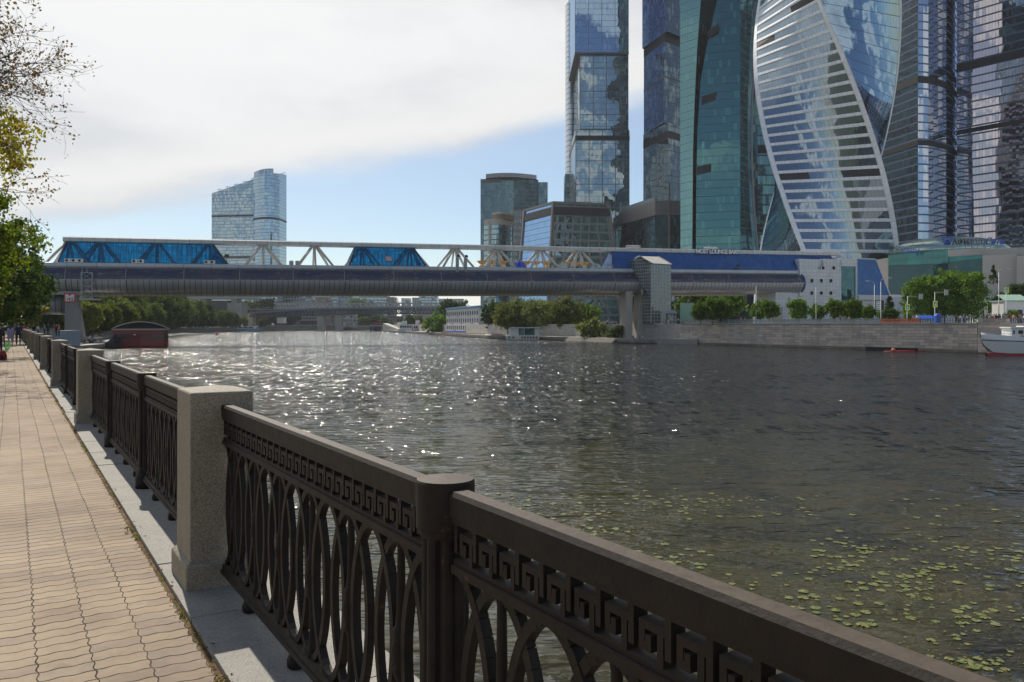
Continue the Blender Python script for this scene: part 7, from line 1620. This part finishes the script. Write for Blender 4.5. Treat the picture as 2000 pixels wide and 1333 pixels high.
# ---------------- people
def body_mesh(pose):
    """one continuous skinned figure, 1.75 m, facing -y; pose: dict of joint overrides"""
    J = dict(pelvis=(0, 0, .95), belly=(0, .01, 1.1), chest=(0, .0, 1.3), neck=(0, .01, 1.47), head0=(0, -.01, 1.56), head1=(0, -.015, 1.67), top=(0, 0, 1.73),
             shl=(.17, .01, 1.41), ell=(.22, .04, 1.14), wrl=(.23, -.04, .9), hal=(.23, -.06, .82), shr=(-.17, .01, 1.41), elr=(-.22, .04, 1.14), wrr=(-.23, -.04, .9), har=(-.23, -.06, .82),
             hil=(.1, 0, .9), knl=(.11, -.02, .5), anl=(.11, .03, .09), tol=(.12, -.12, .03), hir=(-.1, 0, .9), knr=(-.11, -.02, .5), anr=(-.11, .03, .09), tor=(-.12, -.12, .03))
    J.update(pose)
    rad = dict(pelvis=.135, belly=.125, chest=.14, neck=.058, head0=.075, head1=.092, top=.05, shl=.068, ell=.043, wrl=.032, hal=.034, shr=.068, elr=.043, wrr=.032, har=.034, hil=.092, knl=.062, anl=.043, tol=.04, hir=.092, knr=.062, anr=.043, tor=.04)
    names = list(J); idx = {k: i for i, k in enumerate(names)}
    E_ = [('pelvis', 'belly'), ('belly', 'chest'), ('chest', 'neck'), ('neck', 'head0'), ('head0', 'head1'), ('head1', 'top'), ('chest', 'shl'), ('shl', 'ell'), ('ell', 'wrl'), ('wrl', 'hal'), ('chest', 'shr'), ('shr', 'elr'), ('elr', 'wrr'), ('wrr', 'har'), ('pelvis', 'hil'), ('hil', 'knl'), ('knl', 'anl'), ('anl', 'tol'), ('pelvis', 'hir'), ('hir', 'knr'), ('knr', 'anr'), ('anr', 'tor')]
    me = bpy.data.meshes.new('person_rig'); me.from_pydata([J[k] for k in names], [(idx[a], idx[b_]) for a, b_ in E_], [])
    o = bpy.data.objects.new('person_rig', me); C.objects.link(o); sk = o.modifiers.new('skin', 'SKIN')
    for i, k in enumerate(names):
        sv = me.skin_vertices[0].data[i]; r = rad[k]; sv.radius = (r*(1.25 if k in ('chest', 'pelvis', 'belly') else 1), r*(.85 if k in ('chest', 'belly') else 1)); sv.use_root = (k == 'pelvis')
    ss_ = o.modifiers.new('sub', 'SUBSURF'); ss_.levels = 1; ss_.render_levels = 1
    bpy.context.view_layer.update()
    out = bpy.data.meshes.new_from_object(o.evaluated_get(bpy.context.evaluated_depsgraph_get())); bpy.data.objects.remove(o); bpy.data.meshes.remove(me)
    out.name = 'person'; out.materials.clear()
    for m_ in (MAT['skin'], MAT['white'], MAT['dark'], MAT['black']): out.materials.append(m_)
    seat = J['pelvis'][2]
    segs = [(a, b_) for a, b_ in E_]
    slot = {'pelvis': 2, 'hil': 2, 'knl': 2, 'anl': 3, 'hir': 2, 'knr': 2, 'anr': 3, 'belly': 1, 'chest': 1, 'neck': 0, 'head0': 0, 'head1': 0, 'shl': 1, 'shr': 1, 'ell': 0, 'elr': 0, 'wrl': 0, 'wrr': 0}
    for p in out.polygons:
        c_ = p.center; best = None
        for a, b_ in segs:
            A, B = Vector(J[a]), Vector(J[b_]); t_ = max(0, min(1, (c_-A).dot(B-A)/max(1e-6, (B-A).length_squared))); d_ = (c_-A.lerp(B, t_)).length/rad[a]
            if best is None or d_ < best[0]: best = (d_, a, b_)
        k = best[1]; s_ = slot.get(k, 0)
        if best[2] in ('shl', 'shr') : s_ = 1
        if best[2] in ('hil', 'hir', 'belly') and k == 'pelvis': s_ = 1 if c_.z > seat+.08 else 2
        if k == 'chest' and best[2] == 'neck': s_ = 1 if c_.z < J['neck'][2]-.02 else 0
        p.material_index = s_; p.use_smooth = True
    return out, J
POSES = dict(
    stand={}, 
    walk=dict(knl=(.1, -.16, .53), anl=(.11, -.2, .12), tol=(.12, -.36, .08), knr=(-.1, .08, .5), anr=(-.11, .3, .14), tor=(-.12, .2, .03), ell=(.23, .14, 1.16), wrl=(.23, .14, .93), hal=(.23, .12, .86), elr=(-.23, -.06, 1.15), wrr=(-.22, -.22, .98), har=(-.21, -.28, .93)),
    lean=dict(ell=(.25, -.12, 1.2), wrl=(.2, -.36, 1.14), hal=(.18, -.44, 1.12), elr=(-.25, -.12, 1.2), wrr=(-.2, -.36, 1.14), har=(-.18, -.44, 1.12), chest=(0, -.1, 1.29), neck=(0, -.16, 1.45), head0=(0, -.2, 1.53), head1=(0, -.22, 1.63), top=(0, -.21, 1.69), shl=(.17, -.1, 1.4), shr=(-.17, -.1, 1.4)),
    phone=dict(elr=(-.22, -.02, 1.14), wrr=(-.1, -.26, 1.24), har=(-.06, -.3, 1.27), head1=(0, -.05, 1.665), top=(0, -.05, 1.725)),
    sit=dict(pelvis=(0, 0, .5), belly=(0, -.02, .66), chest=(0, -.06, .86), neck=(0, -.09, 1.03), head0=(0, -.11, 1.11), head1=(0, -.12, 1.22), top=(0, -.1, 1.28), shl=(.17, -.05, .97), ell=(.22, -.1, .72), wrl=(.14, -.32, .66), hal=(.1, -.38, .64), shr=(-.17, -.05, .97), elr=(-.22, -.1, .72), wrr=(-.14, -.32, .66), har=(-.1, -.38, .64), hil=(.1, -.05, .48), knl=(.13, -.44, .5), anl=(.13, -.42, .09), tol=(.14, -.58, .03), hir=(-.1, -.05, .48), knr=(-.13, -.44, .5), anr=(-.13, -.42, .09), tor=(-.14, -.58, .03)))
BM = {k: body_mesh(v) for k, v in POSES.items()}
def hair_mesh(J, long):
    b = MB(); h = Vector(J['head1']); K = 12; prof = [(.02, .115), (.07, .095), (.1, .045), (.106, -.005), (.098, -.05)] if not long else [(.02, .115), (.075, .095), (.108, .045), (.115, -.02), (.118, -.1), (.11, -.2), (.09, -.28)]
    for i in range(len(prof)-1):
        for k in range(K):
            a0, a1 = 2*math.pi*k/K, 2*math.pi*(k+1)/K
            if i >= 2 and math.sin((a0+a1)/2) < -.35: continue          # leave the face free
            (r0, z0), (r1, z1) = prof[i], prof[i+1]
            b.quad([h+Vector((r0*math.cos(a0), .012+r0*math.sin(a0)*1.08, z0)), h+Vector((r0*math.cos(a1), .012+r0*math.sin(a1)*1.08, z0)), h+Vector((r1*math.cos(a1), .012+r1*math.sin(a1)*1.08, z1)), h+Vector((r1*math.cos(a0), .012+r1*math.sin(a0)*1.08, z1))], sm=True)
    b.quad([h+Vector((.02*math.cos(2*math.pi*k/K), .012+.02*math.sin(2*math.pi*k/K), .115)) for k in range(K)]); return b
HM = {}
cloth = {}
def cm(name, col):
    if name not in cloth: cloth[name] = plain('cloth_'+name, col, .85, 0, .12, 6)
    return cloth[name]
CL = dict(white=(.62, .62, .6), black=(.015, .015, .018), navy=(.02, .03, .07), red=(.35, .03, .03), grey=(.2, .2, .21), blue=(.06, .14, .35), pink=(.5, .22, .24), teal=(.05, .3, .3), lilac=(.3, .27, .42), beige=(.42, .35, .25), orange=(.5, .16, .04), green=(.06, .2, .07), denim=(.06, .09, .16), khaki=(.2, .17, .1))
def person(loc, rz, pose, shirt, legs, lab, grp, long=False, scale=1.0, dress=None):
    me, J = BM[pose]; o = bpy.data.objects.new('person', me); C.objects.link(o); o.location = loc; o.rotation_euler = (0, 0, rz); o.scale = (scale,)*3
    tag(o, lab, 'person', grp)
    for i, m_ in ((1, cm(shirt, CL[shirt])), (2, cm(legs, CL[legs]) if legs != 'skin' else MAT['skin'])): o.material_slots[i].link = 'OBJECT'; o.material_slots[i].material = m_
    key = (pose, long)
    if key not in HM: h = hair_mesh(J, long).build('hair', MAT['hair'], o); HM[key] = h.data
    else: h = bpy.data.objects.new('hair', HM[key]); C.objects.link(h); h.parent = o
    if dress:
        b = MB(); K = 16; rings = [[(r_*math.cos(2*math.pi*k/K), r_*.75*math.sin(2*math.pi*k/K), z) for k in range(K)] for r_, z in ((.17, 1.12), (.185, .95), (.25, .7), (.29, .55))]; b.loft(rings, sm=True); b.build('skirt', cm(dress, CL[dress]), o)
    return o
def feet(px, py): Y = F*(EYE-.0)/(py-HY); return Vector((X(px, Y), Y, -.02))
GP = 'walkers on the promenade'
back = math.pi+TH
person(feet(5, 677), back, 'walk', 'black', 'navy', 'person in a black top walking away at the left picture edge', GP)
person(feet(20, 674.5), back+.1, 'walk', 'lilac', 'skin', 'person with long hair in a lilac dress walking away', GP, True, .96, 'lilac')
person(feet(28.5, 671), back, 'walk', 'grey', 'grey', 'person in grey between the lilac dress and the navy shirt', GP, False, .98)
person(feet(36, 675), back, 'walk', 'navy', 'black', 'person in a navy shirt and dark trousers walking away', GP, False, 1.03)
person(feet(45.5, 665.5), back, 'walk', 'red', 'navy', 'person in a red shirt further on beside the railing', GP)
person(feet(53, 662), TH+math.pi/2-.2, 'lean', 'pink', 'denim', 'person in pink leaning on the railing', GP, True, .97)
for i, (px, Y, sh, lg) in enumerate(((66, 112, 'black', 'navy'), (74, 116, 'white', 'denim'), (87, 120, 'grey', 'black'), (94, 118, 'navy', 'black'), (106, 121, 'red', 'khaki'), (110, 123, 'black', 'black'), (115, 122, 'orange', 'denim'))):
    person(Vector((X(px, Y), Y, -.03)), i*1.3, ('stand', 'phone', 'walk')[i % 3], sh, lg, f'distant person in {sh} and {lg} by the mesh fence left of the pier', 'people by the near pier', i % 2 == 1)
# visitors on the far embankment
pr = random.Random(17); combos = [(a, b_) for a in ('white', 'red', 'black', 'blue', 'pink', 'grey', 'orange', 'teal', 'beige', 'navy', 'green') for b_ in ('denim', 'black', 'khaki', 'grey')]; pr.shuffle(combos)
spots = [(1783, 158), (1786, 159), (1791, 157), (1868, 152), (1876, 153), (1883, 151), (1888, 150), (1893, 149), (1897, 151), (1902, 149)]+[(1914+i*3.6+pr.uniform(-1, 1), 146+pr.uniform(0, 7)) for i in range(26)]
for i, (px, Y) in enumerate(spots):
    sh, lg = combos[i]; where = 'by the orange net' if px < 1800 else ('before the birches' if px < 1906 else 'in the crowd above the white boat')
    person(Vector((X(px, Y), Y, RB)), pr.uniform(0, 6.28), ('stand', 'phone', 'walk', 'stand')[i % 4], sh, lg, f'person in a {sh} top and {lg} trousers {where}', 'visitors on the far embankment', i % 3 == 0, pr.uniform(.92, 1.05))
for i, (px, Y) in enumerate(((1325, 222), (1358, 218), (1404, 212), (1412, 211), (1447, 208), (1455, 207), (1470, 205), (1641, 184), (1658, 180))):
    sh, lg = combos[36+i % 8]; sh, lg = (('white', 'denim'), ('red', 'black'), ('pink', 'khaki'), ('blue', 'grey'), ('orange', 'denim'), ('teal', 'black'), ('grey', 'khaki'), ('black', 'denim'), ('beige', 'navy'))[i]
    person(Vector((X(px, Y), Y, RB)), pr.uniform(0, 6.28), ('walk', 'stand', 'phone')[i % 3], sh, lg, f'tiny person in {sh} and {lg} behind the glazed fence', 'visitors behind the glazed fence', i % 2 == 0)
for px, Y, z, sh, lg, lab in ((1237, 221.5, -2.4, 'black', 'navy', 'person in black sitting at the foot of the far pier'), (1249, 220.5, -2.4, 'grey', 'black', 'person in grey sitting right of the one in black at the far pier'), (1255, 220.0, -2.4, 'white', 'denim', 'person in white sitting at the far pier, right of the two dark ones'), (1174, 246.5, -2.55, 'navy', 'grey', 'person in navy sitting on the quay steps')):
    person(Vector((X(px, Y), Y, z)), .2, 'sit', sh, lg, lab, 'people sitting by the water')
r7 = random.Random(7)
for i in range(9):
    Y = 180+i*3.6; px = 172+i*3.6+r7.uniform(-1.5, 1.5); sh = ('red', 'white', 'black', 'blue', 'grey', 'orange', 'pink', 'navy', 'green')[i]
    person(Vector((X(px, Y), Y, -2.3)), r7.uniform(0, 6.28), 'stand' if i % 3 else 'sit', sh, 'denim' if i % 2 else 'black', f'tiny person in {sh} on the cafe terrace by the water', 'guests on the cafe terrace')
# angler's kit on the path: red bag, green landing net, rod
bp = feet(5.5, 703); t = thing('backpack', 'red and black backpack standing on the path at the left edge', 'backpack', bp); b = MB(); b.loft([[(-.2, -.14, 0), (.2, -.14, 0), (.22, .14, 0), (-.22, .14, 0)], [(-.21, -.16, .3), (.21, -.16, .3), (.21, .15, .3), (-.21, .15, .3)], [(-.14, -.08, .62), (.14, -.08, .62), (.12, .1, .62), (-.12, .1, .62)]]); b.quad([(-.14, -.08, .62), (.14, -.08, .62), (.12, .1, .62), (-.12, .1, .62)]); t.scale = (.72,)*3; o = b.build('body', plain('dark_red_fabric', (.22, .02, .02), .8), t, weld=True); m_ = o.modifiers.new('bevel', 'BEVEL'); m_.width = .05; m_.segments = 2
b = MB(); b.bx(-.15, .15, -.22, -.14, .06, .3); b.build('pocket', MAT['black'], t); b = MB(); b.tube([(-.1, .0, .6), (-.05, .0, .7), (.05, .0, .7), (.1, .0, .6)], .015, 6); b.build('handle', MAT['black'], t)
t = thing('landing_net', 'bright green landing net leaning beside the red backpack', 'net', feet(15, 690)); t.scale = (.55, .55, .8); b = MB(); K = 14; q_ = [(.36*math.cos(2*math.pi*k/K), .12*math.sin(2*math.pi*k/K), .62+.3*math.sin(2*math.pi*k/K)) for k in range(K)]; b.tube(q_+[q_[0]], .012, 5); b.tube([(.3, 0, .45), (.9, -.3, -.02)], .012, 5); b.build('frame', MAT['dark'], t)
b = MB(); m_, n = M('green_net'); n.out(n.mixsh(.25, n.bsdf((.12, .6, .15), .6), n.new('ShaderNodeBsdfTransparent').outputs[0])); b.loft([q_, [(x*.6-.05, y*.6-.05, z*.5+.0) for x, y, z in q_], [(x*.15-.1, y*.15-.05, .1) for x, y, z in q_]], sm=True); b.build('net_bag', m_, t)
person(feet(-2, 697), back+.4, 'stand', 'black', 'black', 'person in black bending over the gear, cut by the left edge', GP)
# ---------------- water lilies
padm, n = M('lily_pad'); oi = n.new('ShaderNodeObjectInfo').outputs['Random']; g = n.new('ShaderNodeNewGeometry'); rr_i = n.m('FRACT', n.m('ADD', oi, g.outputs['Random Per Island']))
n.out(n.bsdf(n.ramp(rr_i, [(0, (.065, .09, .018)), (.5, (.13, .155, .032)), (.85, (.2, .19, .055)), (1, (.15, .1, .045))]), .4, 0, None, .5))
def pad(b, c_, r_, a, rnd):
    K = 14; pts = [Vector((c_[0], c_[1], c_[2]+.004))]
    for k in range(K+1):
        t_ = a+.22+(2*math.pi-.44)*k/K; q_ = r_*(1+.05*math.sin(3*t_+a)); pts.append(Vector((c_[0]+q_*math.cos(t_), c_[1]+q_*math.sin(t_), c_[2]+.012*max(0, math.sin(2*t_+a*3))*r_/.12)))
    for k in range(K): b.quad([pts[0], pts[k+1], pts[k+2]], sm=True)
pads = []; r5 = random.Random(23)
CLS = [(960, 965, 40, 7, 14), (1015, 990, 30, 10, 12), (1125, 990, 45, 16, 26), (1180, 1010, 40, 12, 16), (1130, 1050, 45, 14, 16), (1190, 1042, 26, 8, 10), (1250, 960, 60, 14, 16), (1330, 1000, 40, 10, 12), (1370, 985, 60, 10, 18), (1240, 1095, 40, 14, 12), (1335, 1095, 40, 14, 20), (1400, 980, 40, 8, 10), (1450, 975, 40, 8, 8), (1570, 975, 40, 6, 6), (1500, 1010, 80, 12, 10),
       (1635, 1065, 50, 16, 26), (1640, 1105, 40, 12, 20), (1720, 1088, 60, 14, 22), (1760, 1130, 60, 14, 26), (1790, 1120, 50, 16, 22), (1745, 1145, 50, 12, 16), (1800, 1155, 30, 10, 10), (1850, 1060, 80, 20, 22), (1880, 1110, 50, 14, 16), (1935, 1145, 40, 8, 8), (1960, 1085, 50, 16, 14), (1600, 1180, 50, 16, 14), (1640, 1200, 60, 18, 14), (1560, 1120, 50, 14, 6), (1700, 1215, 60, 10, 10), (1790, 1175, 40, 14, 8), (1900, 1195, 40, 14, 14), (1925, 1220, 40, 8, 8), (1890, 1290, 40, 14, 16), (1935, 1300, 40, 12, 16), (1980, 1100, 30, 30, 10), (1480, 1140, 60, 20, 8), (1870, 1250, 60, 20, 8), (1750, 990, 160, 18, 16), (1900, 1020, 90, 20, 14), (1560, 1240, 60, 12, 6), (1990, 1210, 20, 16, 5)]
for px, py, sx, sy, k in CLS:
    for _ in range(k):
        x = r5.gauss(px, sx*.85); y = r5.gauss(py, sy*.85)
        if y < 925: continue
        Y = 5.0*F/(y-HY); q_ = Vector((X(x, Y), Y, WATER+.012)); r_ = .035+.065*r5.random()**1.4
        if all((q_-o_).length > (r_+p_)*.7 for o_, p_ in pads): pads.append((q_, r_))
pads.sort(key=lambda e: e[0].y); far = MB(); LG = 'lily pads floating on the river below the railing'
for i, (q_, r_) in enumerate(pads):
    if i < 290:
        b = MB(); pad(b, (0, 0, 0), r_, r5.uniform(0, 6.28), r5); o = b.build('lily_pad', padm, None, q_); tag(o, 'yellow green lily pad floating on the dark water beyond the railing', 'lily pad', LG)
    else: pad(far, q_, r_, r5.uniform(0, 6.28), r5)
print('pads', len(pads))
if far.v: tag(far.build('lily_leaves', padm), kind='stuff')

# bits of floating weed and pollen between the pads
b = MB()
for px, py, sx, sy, k in CLS:
    for _ in range(k*5):
        x = r5.gauss(px, sx*1.7); y = r5.gauss(py, sy*1.7)
        if y < 930: continue
        Y = 5.0*F/(y-HY); q_ = Vector((X(x, Y), Y, WATER+.006)); L = r5.uniform(.008, .04); a = r5.uniform(0, 6.28); u_ = Vector((math.cos(a), math.sin(a), 0))*L; v_ = Vector((-math.sin(a), math.cos(a), 0))*L*r5.uniform(.15, .7)
        b.quad([q_-u_, q_+v_*.8, q_+u_*.8+v_*.3, q_-v_])
m_, n = M('water_weed'); n.out(n.bsdf(n.ramp(n.new('ShaderNodeNewGeometry').outputs['Random Per Island'], [(0, (.05, .05, .015)), (.6, (.12, .12, .03)), (1, (.2, .17, .08))]), .5)); tag(b.build('floating_weed', m_), kind='stuff')
# ---------------- thin summer haze
m_ = bpy.data.materials.new('summer_haze'); m_.use_nodes = True; n = NT(m_.node_tree)
v = n.new('ShaderNodeVolumePrincipled'); v.inputs['Color'].default_value = (.86, .91, 1, 1); v.inputs['Density'].default_value = .00007; v.inputs['Anisotropy'].default_value = .2
o_ = n.new('ShaderNodeOutputMaterial'); n.l.new(v.outputs[0], o_.inputs['Volume'])
b = MB(); b.bx(-2600, 2600, -2600, 2600, -8.3, 300); h = tag(b.build('haze', m_, weld=True), kind='stuff')
